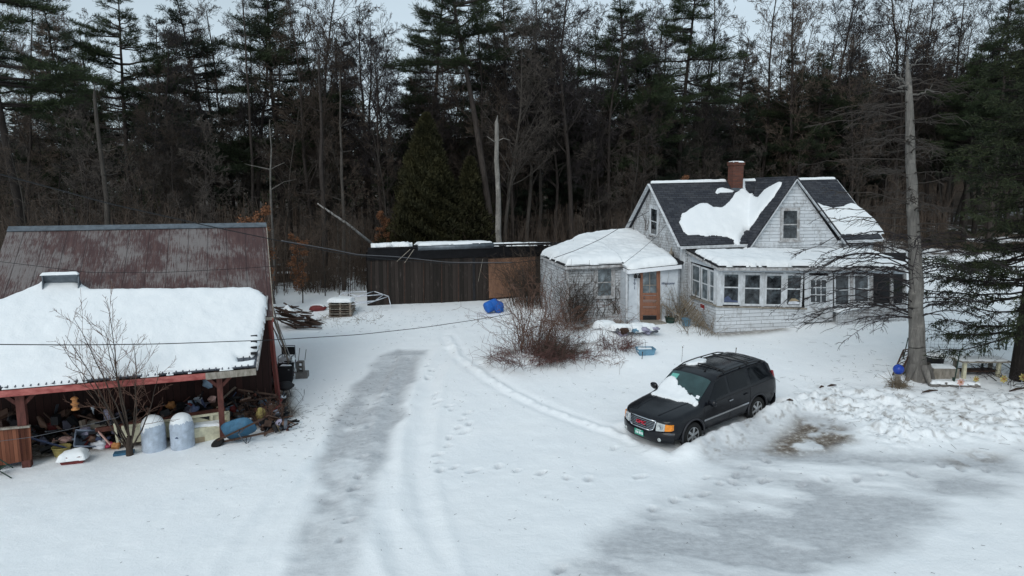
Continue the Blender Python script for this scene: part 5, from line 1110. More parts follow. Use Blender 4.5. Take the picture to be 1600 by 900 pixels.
def bare_tree(seed, H, r, maxlev=4, fork=False, low=.28, minr=.006, **kw):
    rng = np.random.default_rng(seed); out = {}; n = 12; pts = [np.zeros(3)]; d = np.array([rng.normal() * .04, rng.normal() * .04, 1]); 
    for i in range(n): d = nrm(d + rng.normal(size=3) * .05 * np.array([1, 1, .2]) + np.array([0, 0, .05])); pts.append(pts[-1] + d * H / n)
    pts[0][2] = -.4
    out[0] = polyline_segs(pts, r, r * .15)
    nb = kw.pop('nb', 20)
    for b_ in range(nb):
        t = low + (.98 - low) * (b_ + rng.random()) / nb; k = t * n; i = int(k); q = pts[i] * (1 - k + i) + pts[min(i + 1, n)] * (k - i)
        az = rng.random() * 6.28; a = R(rng.uniform(30, 62)); nd = np.array([math.cos(az) * math.sin(a), math.sin(az) * math.sin(a), math.cos(a)])
        grow(rng, q, nd, H * rng.uniform(.14, .27) * (1.2 - .65 * t), max(.012, r * (1 - .8 * t) * .42), 1, maxlev, out, **kw)
    tr = join([seg_tubes(out[0], 7), seg_tubes(out.get(1, []), 5)]); tw = []
    for l in range(2, maxlev + 1):
        S = np.array(out.get(l, np.zeros((0, 8)))); 
        if len(S): S[:, 3] = np.maximum(S[:, 3], minr); S[:, 7] = np.maximum(S[:, 7], minr * .7)
        tw.append(seg_tubes(S, 3))
    return tr, join(tw)
def pine(seed, H=19, r=.24, base=.32, wid=3.4, dens=1.0, sparse=.15, blade=(.28, .030), lean=0, snag=True, up=.12):
    rng = np.random.default_rng(seed); n = 14; pts = [np.array([0, 0, -.5])]; d = np.array([lean, 0, 1.])
    for i in range(n): d = nrm(d + rng.normal(size=3) * .018 * np.array([1, 1, 0])); pts.append(pts[-1] + d * (H + .5) / n)
    tr = polyline_segs(pts, r, r * .10); br = []; BP = []; BD = []
    def trunk(z): k = min(max((z + .5) / (H + .5) * n, 0), n - .001); i = int(k); return pts[i] * (1 - k + i) + pts[i + 1] * (k - i)
    z = H * base * .45
    while z < H - .2:
        t = (z / H - base) / (1 - base); live = t > 0
        if not live:
            if rng.random() < .75 and snag:
                for _ in range(2):
                    az = rng.random() * 6.28; Lb = rng.uniform(.5, 2.4); q = trunk(z); dd = np.array([math.cos(az), math.sin(az), rng.uniform(-.2, .15)])
                    p1 = q + dd * Lb * .5; p2 = p1 + (dd + rng.normal(size=3) * .2) * Lb * .5; br += polyline_segs([q, p1, p2], .022, .006)
            z += .5; continue
        Lw = wid * (math.sin(math.pi * min(1, (t * .86 + .22))) ** .8) * (1 - .55 * t) + .35
        for k in range(rng.integers(4, 7)):
            if rng.random() < sparse: continue
            az = rng.random() * 6.28; Lb = Lw * rng.uniform(.45, 1.3) * (1 + .35 * math.sin(az + z * .9)); q = trunk(z + rng.uniform(-.2, .2)); rise = rng.uniform(-.16, .14) + max(0, t - .45) * .7
            hor = np.array([math.cos(az), math.sin(az), 0]); m_ = 6; pp = [q]
            for i in range(1, m_ + 1):
                s_ = i / m_; pp.append(q + hor * Lb * s_ + UZ * (Lb * (rise * s_ + up * (s_ * s_ - .35 * s_)) ) + rng.normal(size=3) * .04)
            br += polyline_segs(pp, .03 + .012 * Lb, .008)
            ns = int(Lb * 6.2 * dens) + 4; side = np.array([-hor[1], hor[0], 0])
            for j in range(ns):
                s_ = .28 + .72 * (j + rng.random()) / ns; kk = s_ * m_; i = min(int(kk), m_ - 1); b0 = pp[i] * (1 - kk + i) + pp[i + 1] * (kk - i)
                sg = 1 if rng.random() < .5 else -1; tl = (.32 + .34 * Lb * (1.1 - s_)) * rng.uniform(.6, 1.25); td = nrm(hor * rng.uniform(.5, 1.1) + side * sg * rng.uniform(.3, 1.0) + UZ * rng.uniform(-.1, .3))
                br.append((*b0, .009, *(b0 + td * tl), .005)); nt_ = max(2, int(tl * 8))
                for u in range(nt_):
                    c0 = b0 + td * tl * (u + 1) / nt_; nb_ = 6
                    BP.append(np.repeat(c0[None], nb_, 0) + rng.normal(size=(nb_, 3)) * .05); BD.append(td[None] * .8 + rng.normal(size=(nb_, 3)) * .55 + UZ[None] * .3)
        z += rng.uniform(.38, .6)
    BP = np.concatenate(BP); BD = np.concatenate(BD)
    cr = blades(BP, BD, blade[0] * rng.uniform(.7, 1.3, len(BP)), blade[1], 0, rng)
    return join([seg_tubes(tr, 8), seg_tubes(br, 4)]), cr
def cedar(seed, H, wid, n=26000, blade=(.26, .06), low=.02):
    rng = np.random.default_rng(seed); t = rng.random(n) ** 1.25; az = rng.random(n) * 6.28
    prof = wid * (1 - t) ** .75 * (.35 + .65 * np.minimum(1, t * 7)); lump = .72 + .28 * np.sin(az * 5 + t * 22 + seed) * np.sin(t * 31 + az * 2) + .12 * np.sin(az * 11 + t * 57)
    rr = prof * lump * (rng.random(n) ** .28); P = np.stack([rr * np.cos(az), rr * np.sin(az), H * (low + (1 - low) * t)], 1); D = np.stack([np.cos(az) * .5, np.sin(az) * .5, np.full(n, .9)], 1) + rng.normal(size=(n, 3)) * .5
    return join([seg_tubes(polyline_segs([np.array([0, 0, -.4]), np.array([0, 0, H * .5]), np.array([0, 0, H * .97])], wid * .08, .02), 7)]), blades(P, D, blade[0] * rng.uniform(.6, 1.4, n), blade[1], 0, rng)
def proto(pr, tmat, cmat): return mk_mesh('trunk', pr[0][0], pr[0][1], None, [tmat], True), mk_mesh('crown', pr[1][0], pr[1][1], None, [cmat], False)
NT = 0
def plant(name, pr, label, cat, x, y, s=1, rz=None, group=None, sz=None, z=None, tilt=(0, 0)):
    global NT; NT += 1
    t_ = thing(name, label, cat, (x, y, (gz(x, y) if z is None else z) - .05), 0, group); t_.rotation_euler = (tilt[0], tilt[1], random.random() * 6.28 if rz is None else rz); t_.scale = (s, s, sz or s)
    link('trunk', pr[0], t_); link('crown', pr[1], t_); return t_
def topz(ypx, Y): return CZ + Y * math.tan(math.atan((450 - ypx) / FPX) - PITCH)
def pxX(px, Y, z=3): return (px - 800) / FPX * (Y * math.cos(PITCH) + (CZ - z) * math.sin(PITCH))

PINES = [proto(pine(11, 19, .24, .30, 3.5), 'bark_dark', 'pine_needles'), proto(pine(12, 20, .26, .42, 3.9, sparse=.3), 'bark_dark', 'pine_needles'), proto(pine(13, 17, .2, .18, 3.3, sparse=.15), 'bark_dark', 'pine_needles_blue'),
         proto(pine(14, 21, .28, .5, 4.0, sparse=.4), 'bark_dark', 'pine_needles'), proto(pine(15, 18, .2, .36, 2.3, sparse=.15), 'bark_dark', 'pine_needles_blue')]
BARE = [proto(bare_tree(s_, 16, .13 + .02 * (s_ % 3), 4, low=.22 + .08 * (s_ % 3), nchild=(4, 6), nb=24, minr=.010, gnarl=.15), ['bark_dark', 'bark_grey', 'bark_dark'][s_ % 3], ['twig_brown', 'twig_grey', 'twig_dark'][s_ % 3]) for s_ in range(21, 27)]
THIN = [proto(bare_tree(s_, 11, .07, 4, low=.10, nchild=(3, 5), nb=22, minr=.009, gnarl=.16), ['bark_grey', 'bark_dark'][s_ % 2], ['twig_brown', 'twig_grey'][s_ % 2]) for s_ in range(31, 35)]
SAPL = [proto(bare_tree(s_, 6, .035, 3, low=.08, nchild=(4, 6), nb=22, minr=.007, gnarl=.2), 'bark_grey', 'twig_brown') for s_ in range(41, 44)]
HP = [19, 20, 17, 21, 18]
def zone(px): return ('behind the red barn', 'barn') if px < 440 else (('behind the long dark shed', 'shed') if px < 900 else ('behind the white farmhouse', 'farmhouse'))
# --- the pines one can pick out: px, Y, top row, prototype, label
KEY = [(38, 36, -170, 3, 'very tall thick trunked pine at the far left edge behind the barn'), (128, 52, -8, 0, 'broad pine second from the left in the wood behind the barn'), (208, 47, -30, 1, 'tall pine with a flat open crown above the left part of the barn roof'),
       (268, 60, 25, 4, 'slim pine between the flat crowned pine and the layered pine behind the barn'), (343, 50, -25, 2, 'layered pine standing clear against the sky above the barn ridge'), (447, 49, -60, 0, 'dense layered pine just right of the barn roof end'),
       (545, 58, 60, 4, 'slim pine in the gap above the driveway end'), (672, 52, -40, 3, 'pine with long plumes reaching left above the shed'), (790, 50, -30, 1, 'dark pine right of the leaning black trunk'), (862, 56, 10, 4, 'narrow pine between the grey snag and the farmhouse'),
       (925, 58, 70, 2, 'low dark pine filling the gap left of the farmhouse roof'), (985, 50, -40, 0, 'big dark pine above the left gable of the farmhouse'), (1052, 52, -60, 3, 'big pine rising behind the chimney of the farmhouse'), (1135, 60, 60, 2, 'dark pine behind the farmhouse ridge'),
       (1240, 58, 80, 0, 'bushy pine behind the dormer gable'), (1330, 60, 60, 2, 'bushy dark pine between the dormer and the grey dead tree'), (1500, 56, 55, 0, 'dark pine right of the grey dead tree, in the wood'), (1545, 50, -20, 1, 'tall pine near the right edge standing in the wood'), (1600, 60, 30, 2, 'pine cut by the right edge in the wood'), (1420, 64, 70, 4, 'slim pine straight behind the grey dead tree')]
for px, Y, ty, k, lab in KEY:
    x = pxX(px, Y); H = topz(ty, Y) - gz(x, Y); s_ = H / HP[k]; plant('pine_tree', PINES[k], lab, 'pine tree', x, Y, min(s_ * 1.0, s_), group=None, sz=s_)
# leaning black trunk, grey snag, leaning grey trunk, cedar
rng = np.random.default_rng(5)
pr = pine(77, 21, .30, .62, 4.2, sparse=.35); pr = proto(pr, 'bark_dark', 'pine_needles'); x0 = pxX(775, 44); t_ = plant('pine_tree', pr, 'tall pine with a bare black trunk leaning left over the shed', 'pine tree', x0, 44, 1.02, rz=0, tilt=(0, -math.atan2(pxX(775, 44) - pxX(741, 44), 15.5)))
def deadtrunk(name, lab, pxb, pxt, yt, Y, r0, r1, mt, seed, nb=5, cat='dead tree'):
    g = np.random.default_rng(seed); xb, xt = pxX(pxb, Y), pxX(pxt, Y, 8); zb, zt_ = gz(xb, Y) - .3, topz(yt, Y); n = 9
    pts = [np.array([xb + (xt - xb) * k / n + g.normal() * .04, Y + g.normal() * .04, zb + (zt_ - zb) * k / n]) - np.array([xb, Y, zb]) for k in range(n + 1)]
    T = thing(name, lab, cat, (xb, Y, zb)); V_, F_ = seg_tubes(polyline_segs(pts, r0, r1), 9); S = []
    tv, tf_ = V_, F_
    for _ in range(nb):
        q = pts[g.integers(3, n)]; a = g.random() * 6.28; Lb = g.uniform(.5, 1.6); p1 = q + np.array([math.cos(a), math.sin(a) * .6, g.uniform(-.1, .5)]) * Lb; S += polyline_segs([q, (q + p1) / 2 + g.normal(size=3) * .08, p1], .03, .01)
    S.append((*pts[-1], r1, *(pts[-1] + [r1 * .5, 0, .45]), .01)); V_, F_ = join([(tv, tf_), seg_tubes(S, 6)]); V_ = V_ + g.normal(size=V_.shape) * .008; link('trunk', mk_mesh('trunk', V_, F_, None, [mt], True), T); return T
deadtrunk('dead_tree', 'tall pale grey snag without branches standing behind the shed', 783, 775, 192, 41.5, .21, .12, 'bark_dead', 3, 3)
deadtrunk('dead_tree', 'leaning bare grey trunk rising behind the barn ridge', 178, 158, 150, 33, .16, .07, 'bark_grey', 4, 5)
deadtrunk('dead_tree', 'thin broken pale trunk behind the right end of the barn', 425, 424, 200, 36, .08, .03, 'bark_dead', 6, 4)
deadtrunk('dead_tree', 'slim dead pole with a bare top against the sky left of the dense pine', 400, 394, 5, 45, .12, .04, 'bark_dark', 8, 7)
deadtrunk('tree', 'stout dark trunk at the wood edge left of the shed', 507, 505, 90, 40, .20, .05, 'bark_dark', 9, 6, 'tree'); deadtrunk('tree', 'light brown trunk at the wood edge between barn and shed', 537, 536, 120, 39, .13, .03, 'bark_grey', 10, 6, 'tree')
xb, xt = pxX(505, 38), pxX(583, 40); fb = MB(); fb.tube([(xb - .2, 38, topz(318, 38)), ((xb + xt) / 2, 39, topz(350, 39)), (xt + .1, 40, topz(384, 40))], [.04, .07, .09], 7); T = fb.build('fallen_birch', 'bark_birch'); tag(T, 'thin white birch stem fallen slantwise against the trees left of the shed', 'fallen tree')
ce = proto(cedar(3, 10.2, 3.9, 76000, (.26, .075)), 'bark_dark', 'cedar_green'); plant('cedar_tree', ce, 'broad dense dark green cedar rising right behind the shed', 'cedar tree', pxX(668, 43), 43.5, 1)
ce2 = proto(cedar(5, 6.8, 2.4, 26000, (.26, .075)), 'bark_dark', 'cedar_green'); plant('cedar_tree', ce2, 'smaller dense cedar left of the broad cedar behind the shed', 'cedar tree', pxX(735, 43), 44, 1.1)
# --- key bare trees
for px, Y, ty, k, lab in [(500, 46, -60, 0, 'tall bare tree with a forked crown against the sky left of the driveway'), (150, 56, 40, 1, 'bare tree between the two leftmost broad pines'), (238, 40, 120, 3, 'young bare tree behind the middle of the barn ridge'), (290, 44, 60, 2, 'slender bare tree left of the layered pine'),
                          (612, 62, 55, 4, 'bare grey tree against the open sky above the cedar'), (575, 52, 20, 5, 'bare tree with thin upright boughs right of the sky gap'), (1095, 56, -20, 1, 'tall bare tree behind the chimney'), (1170, 58, -40, 0, 'bare tree with a wide fine crown over the farmhouse ridge'), (1228, 54, -50, 3, 'forking bare tree above the dormer'),
                          (1290, 60, -30, 5, 'bare tree between dormer and dead tree reaching the sky'), (1378, 58, -50, 2, 'bare tree with many upright boughs left of the dead tree top'), (1470, 57, -30, 4, 'bare tree right behind the top of the dead tree'), (945, 62, 30, 1, 'bare tree left of the big dark pine'), (1030, 66, 10, 3, 'fine twigged bare tree between the two big pines')]:
    x = pxX(px, Y); H = topz(ty, Y) - gz(x, Y); plant('bare_tree', BARE[k], lab, 'bare tree', x, Y, H / 16)
# --- fill: pines
rr = random.Random(99)
def clear(x, y):
    return True
cnt = {}
for i_ in range(70):
    Y = rr.uniform(62, 98) if i_ < 44 else rr.uniform(50, 66); px = rr.uniform(-60, 1680) if i_ < 44 else (rr.uniform(900, 1680) if i_ % 3 else rr.uniform(650, 900)); x = pxX(px, Y)
    if 560 < px < 640 or 170 < px < 330: 
        if rr.random() < .7: continue
    zt_ = gz(x, Y); k = rr.randrange(5); H = rr.uniform(11, 16) if px < 900 else rr.uniform(11, 15); zn = zone(px)
    plant('pine_tree', PINES[k], 'dark pine deep in the wood ' + zn[0], 'pine tree', x, Y, H / HP[k] * 1.05, group='pines deep in the wood ' + zn[0], sz=H / HP[k])
for i_ in range(156):
    Y = 46 + 46 * rr.random() ** 1.3; px = rr.uniform(-60, 1680); x = pxX(px, Y); zn = zone(px); k = rr.randrange(6); H = rr.uniform(11, 16) * (.9 if px > 900 else 1)
    if i_ >= 84: px = rr.uniform(900, 1680) if i_ % 3 else rr.uniform(420, 900); Y = rr.uniform(47, 66)
    if i_ >= 128: px = rr.choice([rr.uniform(-60, 170), rr.uniform(330, 560), rr.uniform(650, 960)]); Y = rr.uniform(44, 60)
    if i_ >= 84: pass; zn = zone(px); H = rr.uniform(15, 19) if i_ >= 84 else H
    if px > 1350 and Y < 52: Y += 8
    x = pxX(px, Y)
    plant('bare_tree', BARE[k], 'bare leafless tree among the many in the wood ' + zn[0], 'bare tree', x, Y, H / 16, group='bare trees in the wood ' + zn[0])
for i_ in range(58):
    px = rr.uniform(-60, 1450) if i_ % 2 else rr.uniform(-60, 640); Y = rr.uniform(33, 44) if px < 420 else (rr.uniform(41, 52) if px < 900 else rr.uniform(44, 56)); x = pxX(px, Y); zn = zone(px); k = rr.randrange(4); H = rr.uniform(7.5, 11.5)
    if 560 < px < 900: Y = max(Y, 43)
    plant('young_tree', THIN[k], 'thin young bare tree at the wood edge ' + zn[0], 'young tree', x, Y, H / 11, group='young trees at the wood edge ' + zn[0])
for i_ in range(36):
    px = rr.uniform(-40, 1420); Y = rr.uniform(30.5, 40) if px < 400 else (rr.uniform(37, 43) if px < 570 else rr.uniform(42.5, 50)); x = pxX(px, Y); zn = zone(px)
    if px > 900: Y = rr.uniform(43, 50)
    x = pxX(px, Y); plant('sapling', SAPL[rr.randrange(3)], 'low bare sapling in the brush ' + zn[0], 'sapling', x, Y, rr.uniform(.6, 1.1), group='saplings in the brush ' + zn[0])
# brown leaves still hanging on young beeches
def leafy(seed, H, n=2600):
    g = np.random.default_rng(seed); tr, tw = bare_tree(seed, H, .05, 3, low=.12, nchild=(3, 5), nb=18, minr=.007); P = tw[0][g.integers(0, len(tw[0]), n)] + g.normal(size=(n, 3)) * .05
    lv = blades(P, g.normal(size=(n, 3)), .11, .07, 0, g); V_, F_ = join([tw, lv]); me_ = mk_mesh('crown', V_, F_, None, ['twig_brown', 'brown_leaves']); mi = np.zeros(len(F_), np.int32); mi[len(tw[1]):] = 1; me_.polygons.foreach_set('material_index', mi)
    return mk_mesh('trunk', tr[0], tr[1], None, ['bark_grey'], True), me_
LF = leafy(61, 5)
for px, Y, s_, lab in ((350, 31.5, .9, 'young tree keeping dry brown leaves behind the barn ridge'), (398, 32.5, 1.05, 'young tree keeping dry brown leaves at the right end of the barn ridge'), (1075, 46, 1.1, 'young tree with rusty leaves left above the chimney side of the roof'), (470, 36, .7, 'small rusty leaved young tree between barn and shed'), (600, 43, .8, 'small rusty leaved young tree left behind the shed')):
    plant('young_tree', LF, lab, 'young tree', pxX(px, Y), Y, s_)
# --- far woodland and brush nobody could count
g = np.random.default_rng(321); S1_, S2_ = [], []
for i_ in range(1500):
    Y = g.uniform(88, 150); X_ = g.uniform(-1.05, 1.05) * Y; z = gz(X_, Y); H = g.uniform(9, 14); r_ = g.uniform(.08, .2); lx = g.normal() * .3
    S1_.append((X_, Y, z - .3, r_, X_ + lx, Y, z + H, .03))
    for _ in range(16):
        t = g.uniform(.25, 1); a = g.random() * 6.28; Lb = g.uniform(1, 2.6) * (1.2 - t * .6); q = np.array([X_ + lx * t, Y, z + H * t]); e = q + np.array([math.cos(a), math.sin(a), g.uniform(.4, 1.2)]) * Lb; S2_.append((*q, .03, *e, .018))
        for _ in range(2): w_ = q + (e - q) * g.uniform(.3, .9); S2_.append((*w_, .018, *(w_ + g.normal(size=3) * .5 + UZ * .35), .014))
V_, F_ = join([seg_tubes(S1_, 5), seg_tubes(S2_, 3)]); tag(link('far_woodland', mk_mesh('far_woodland', V_, F_, None, ['twig_brown'], False)), 'dark far woodland of countless bare trunks behind everything', 'woodland', kind='stuff')
P_, D_ = [], []
for i_ in range(340):
    Y = g.uniform(84, 140); X_ = g.uniform(-1.05, 1.05) * Y; z = gz(X_, Y); H = g.uniform(8, 15); n = 260; t = g.random(n); a = g.random(n) * 6.28; r_ = 2.4 * (1 - t) ** .7 * (.5 + .5 * g.random(n)); P_.append(np.stack([X_ + r_ * np.cos(a), Y + r_ * np.sin(a), z + H * (.15 + .85 * t)], 1)); D_.append(np.stack([np.cos(a), np.sin(a), .2 * np.ones(n)], 1) + g.normal(size=(n, 3)) * .3)
V_, F_ = blades(np.concatenate(P_), np.concatenate(D_), 1.0, .3, 0, g); tag(link('far_evergreens', mk_mesh('far_evergreens', V_, F_, None, ['pine_needles'], False)), 'dark evergreens filling the far woodland', 'woodland', kind='stuff')
S2_ = []
for i_ in range(5200):
    px = g.uniform(-80, 1480); Y = g.uniform(31, 46) if px < 420 else (g.uniform(38, 50) if px < 575 else (g.uniform(42.5, 60) if px < 1380 else g.uniform(50, 66))); X_ = pxX(px, Y); z = gz(X_, Y); H = g.uniform(.8, 4.2) * (1.35 if px < 430 else 1.0); a = g.random() * 6.28; le = np.array([math.cos(a), math.sin(a), 0]) * g.uniform(.05, .5) * H * .5
    b0 = np.array([X_, Y, z]); m_ = b0 + le * .4 + UZ * H * .55; e = b0 + le * 1.2 + UZ * H; S2_ += polyline_segs([b0, m_, e], .018, .007)
    for _ in range(6): w_ = b0 + (e - b0) * g.uniform(.25, .95); S2_.append((*w_, .009, *(w_ + g.normal(size=3) * .32 * min(H, 2.6) * .5 + UZ * .3), .006))
V_, F_ = seg_tubes(S2_, 3); tag(link('undergrowth', mk_mesh('undergrowth', V_, F_, None, ['twig_brown'], False)), 'tangled leafless brush at the foot of the wood', 'undergrowth', kind='stuff')
# fallen logs with snow on the wood floor
for i_, (px, py, L_, a, lab) in enumerate([(480, 408, 2.6, .1, 'snow dusted log lying at the wood edge, uppermost left of the shed'), (470, 432, 3.2, -.12, 'snow dusted log lying lower behind the lumber heap'), (525, 425, 2.2, .4, 'short log resting slantwise left of the shed'), (455, 418, 2.0, .6, 'log leaning near the barn corner')]):
    P = gpx(px, py); e = np.array([math.cos(a), math.sin(a), .05]) * L_ / 2; T = thing('fallen_log', lab, 'log', P); mb = MB(); mb.tube([P - e + UZ * .15, P + e + UZ * .2], [.12, .08], 8); mb.build('log', 'bark_dark', T)
    q = P; snow_patch([tuple((P - e)[:2] + (0, -.06)), tuple((P + e)[:2] + (0, -.05)), tuple((P + e)[:2] + (0, .07)), tuple((P - e)[:2] + (0, .08))], lambda x, y, P=P: np.full(np.shape(x), P[2] + .24), .08, a, .05, .08, i_, parent=T, rag=.03)

# ============================================================ NEAR TREES
# grey dead tree in front of the farmhouse
def dead_spruce():
    g = np.random.default_rng(12); P = gpx(1433, 592); zt_ = topz(88, P[1]); H = zt_ - P[2]; n = 16; T = thing('dead_tree', 'large grey dead spruce with a broken top and long drooping bare branches before the farmhouse', 'dead tree', P)
    pts = []; 
    for k in range(n + 1):
        z = -.2 + (H + .2) * k / n; pxk = np.interp(P[2] + z, [P[2], topz(430, P[1]), topz(200, P[1]), zt_], [1433, 1431, 1421, 1418]); a = atY(pxk, 300, P[1])
        tz = P[2] + z; xx = (pxk - 800) / FPX * (P[1] * math.cos(PITCH) + (CZ - tz) * math.sin(PITCH)); pts.append(np.array([xx - P[0], 0, z]) + g.normal(size=3) * .015)
    rad = [.38, .29, .25, .23, .22, .21, .20, .185, .175, .165, .155, .145, .135, .125, .11, .09, .03]; S = [(*pts[i], rad[i], *pts[i + 1], rad[i + 1]) for i in range(n)]
    V_, F_ = seg_tubes(S, 16); V_ = V_ + (np.stack([fbm(V_[:, 2] * 1 + V_[:, 0] * 3, V_[:, 1] * 3, 2.2, 3)] * 3, 1) - .5) * .05; st = []
    for a in (0, 1.3, 2.4, 3.6, 4.9): st += polyline_segs([np.array([0, 0, .5]) + np.array([math.cos(a), math.sin(a), 0]) * .25, np.array([math.cos(a), math.sin(a), 0]) * .55 + UZ * -.05], .14, .06)
    V_, F_ = join([(V_, F_), seg_tubes(st, 7)]); me_ = mk_mesh('trunk', V_, F_, None, ['bark_dead'], True)
    link('trunk', me_, T)
    for layer, (z0, z1, nb, Lr, dr, mt) in enumerate(((1.9, 4.6, 54, (2.0, 4.8), (.02, .30), 'twig_dark'), (4.2, 9.6, 60, (1.0, 3.4), (-.15, .18), 'twig_grey'), (8.6, 9.9, 8, (.4, 1.2), (-.6, .0), 'bark_dead'))):
        S = []
        for b_ in range(nb):
            z = g.uniform(z0, z1); k = min(n - 1e-3, (z + .2) / (H + .2) * n); i = int(k); q = pts[i] * (1 - k + i) + pts[i + 1] * (k - i); 
            az = g.choice([g.normal(math.pi, .7), g.normal(math.pi, .6) if layer == 0 else g.normal(0, .9), g.random() * 6.28, g.normal(0, .8)], p=[.35, .15, .3, .2]); L_ = g.uniform(*Lr) * (1 if math.cos(az) < 0 else .72); h = np.array([math.cos(az), math.sin(az), 0]); dro = g.uniform(*dr); m_ = 9; pp = [q]
            rise = g.uniform(.10, .32) if layer == 0 else g.uniform(-.1, .25)
            for s_ in range(1, m_ + 1): u = s_ / m_; pp.append(q + h * L_ * u + UZ * L_ * (rise * u * (1 - u) * 2.2 - dro * u * u) + g.normal(size=3) * .02 * (1 + u * 2))
            S += polyline_segs(pp, .023 if layer < 2 else .04, .005); side = np.array([-h[1], h[0], 0])
            for j in range(int(L_ * (8 if layer == 0 else 6))):
                u = g.uniform(.25, 1); kk = min(u * m_, m_ - 1e-3); i2 = int(kk); b0 = pp[i2] * (1 - kk + i2) + pp[i2 + 1] * (kk - i2); tl = g.uniform(.15, .85) * (1.15 - .6 * u); td = nrm(h * .7 + side * g.choice([-1, 1]) * g.uniform(.2, .9) + UZ * g.uniform(-.65, .15)); e = b0 + td * tl; mid = (b0 + e) / 2 + UZ * .03
                S += polyline_segs([b0, mid, e], .009, .004)
                if g.random() < .6: S.append((*mid, .005, *(mid + nrm(td + g.normal(size=3) * .6) * tl * .5), .003))
        V2_, F2_ = seg_tubes(S, 4); link('bare_branches', mk_mesh('bare_branches', V2_, F2_, None, [mt], True), T)
    return T
dead_spruce()
def near_spruce(px, py, Yoff, H, wid, seed, label, zlow, nbl=3.8):
    g = np.random.default_rng(seed); P = gpx(px, py); P[1] += Yoff; T = thing('spruce_tree', label, 'spruce tree', P); tr = polyline_segs([np.array([0, 0, -.3]), np.array([.05, 0, 3.]), np.array([0, .05, 8.]), np.array([0, 0, H])], .30, .03)
    V_, F_ = seg_tubes(tr, 12); S = []; BP = []; BD = []; z = zlow
    while z < H - .2:
        t = (z - zlow) / (H - zlow); Lw = wid * (1 - t) ** .85 * (.82 + .18 * min(1, t * 10))
        for k in range(5):
            az = g.random() * 6.28; L_ = Lw * g.uniform(.6, 1.15); h = np.array([math.cos(az), math.sin(az), 0]); q = UZ * (z + g.uniform(-.15, .15)); m_ = 8; pp = [q]; dr = g.uniform(.22, .5) * (1 - .6 * t)
            for s_ in range(1, m_ + 1): u = s_ / m_; pp.append(q + h * L_ * u + UZ * L_ * (-dr * u + .30 * u * u) + g.normal(size=3) * .02)
            S += polyline_segs(pp, .035, .006); side = np.array([-h[1], h[0], 0])
            for j in range(int(L_ * 7)):
                u = g.uniform(.12, 1); kk = min(u * m_, m_ - 1e-3); i2 = int(kk); b0 = pp[i2] * (1 - kk + i2) + pp[i2 + 1] * (kk - i2); tl = g.uniform(.3, .95) * (1.1 - .5 * u); td = nrm(h * .6 + side * g.choice([-1, 1]) * g.uniform(.3, .9) + UZ * g.uniform(-.75, .05)); e = b0 + td * tl
                S.append((*b0, .008, *e, .003))
                if u < .2: continue
                c_ = int(tl * 14 * nbl); uu = g.random(c_)[:, None]; BP.append(b0 + (e - b0) * uu + g.normal(size=(c_, 3)) * .03); BD.append(np.repeat(td[None], c_, 0) + g.normal(size=(c_, 3)) * .75)
        z += g.uniform(.20, .32)
    BP = np.concatenate(BP); BD = np.concatenate(BD); V2, F2 = seg_tubes(S, 4); V_, F_ = join([(V_, F_), (V2, F2)]); link('trunk', mk_mesh('trunk', V_, F_, None, ['bark_dark'], True), T)
    V_, F_ = blades(BP, BD, .15 * g.uniform(.6, 1.4, len(BP)), .030, 0, g); link('crown', mk_mesh('crown', V_, F_, None, ['spruce_needles'], False), T); return T
near_spruce(1600, 596, .2, 15, 3.6, 8, 'green spruce with hanging boughs at the right edge beside the old bench', 1.7)
# multi stemmed bare tree before the barn
def multistem():
    g = np.random.default_rng(23); P = gpx(208, 706) + [.05, -.25, 0]; P[2] -= .05; T = thing('bare_tree', 'small multi stemmed bare tree left of the two grey gas tanks', 'bare tree', P); out = {0: []}
    out[0] += polyline_segs([np.zeros(3), np.array([0, 0, .35]), np.array([.02, 0, .6])], .10, .06)
    stems = [(-.05, .1, 3.8), (.12, .1, 3.0), (-.55, .1, 3.1), (-.38, -.1, 3.3), (-.75, .2, 3.0), (.35, 0, 3.2), (.6, -.1, 2.4), (.05, -.2, 3.4), (-1.0, 0, 2.4), (.95, .2, 2.6), (.2, .25, 2.9)]
    for dx, dy, L_ in stems:
        grow(g, np.array([dx * .08, dy * .1, g.uniform(.2, .8)]), np.array([dx * .75, dy - .28, 1.3]), L_ * 1.05, .024, 1, 3, out, gnarl=.07, upb=.07, nchild=(6, 9), ang=(22, 50), shrink=(.24, .44), nseg=8, start=.25, tipr=.2)
    V_, F_ = join([seg_tubes(out[0], 9), seg_tubes(out[1], 6)]); link('trunk', mk_mesh('trunk', V_, F_, None, ['twig_brown'], True), T)
    S = np.array(out[2] + out[3]); S[:, 3] = np.clip(S[:, 3], .005, .010); S[:, 7] = np.clip(S[:, 7], .003, .006); V_, F_ = seg_tubes(S, 4); link('crown', mk_mesh('crown', V_, F_, None, ['twig_tan'], True), T)
multistem()
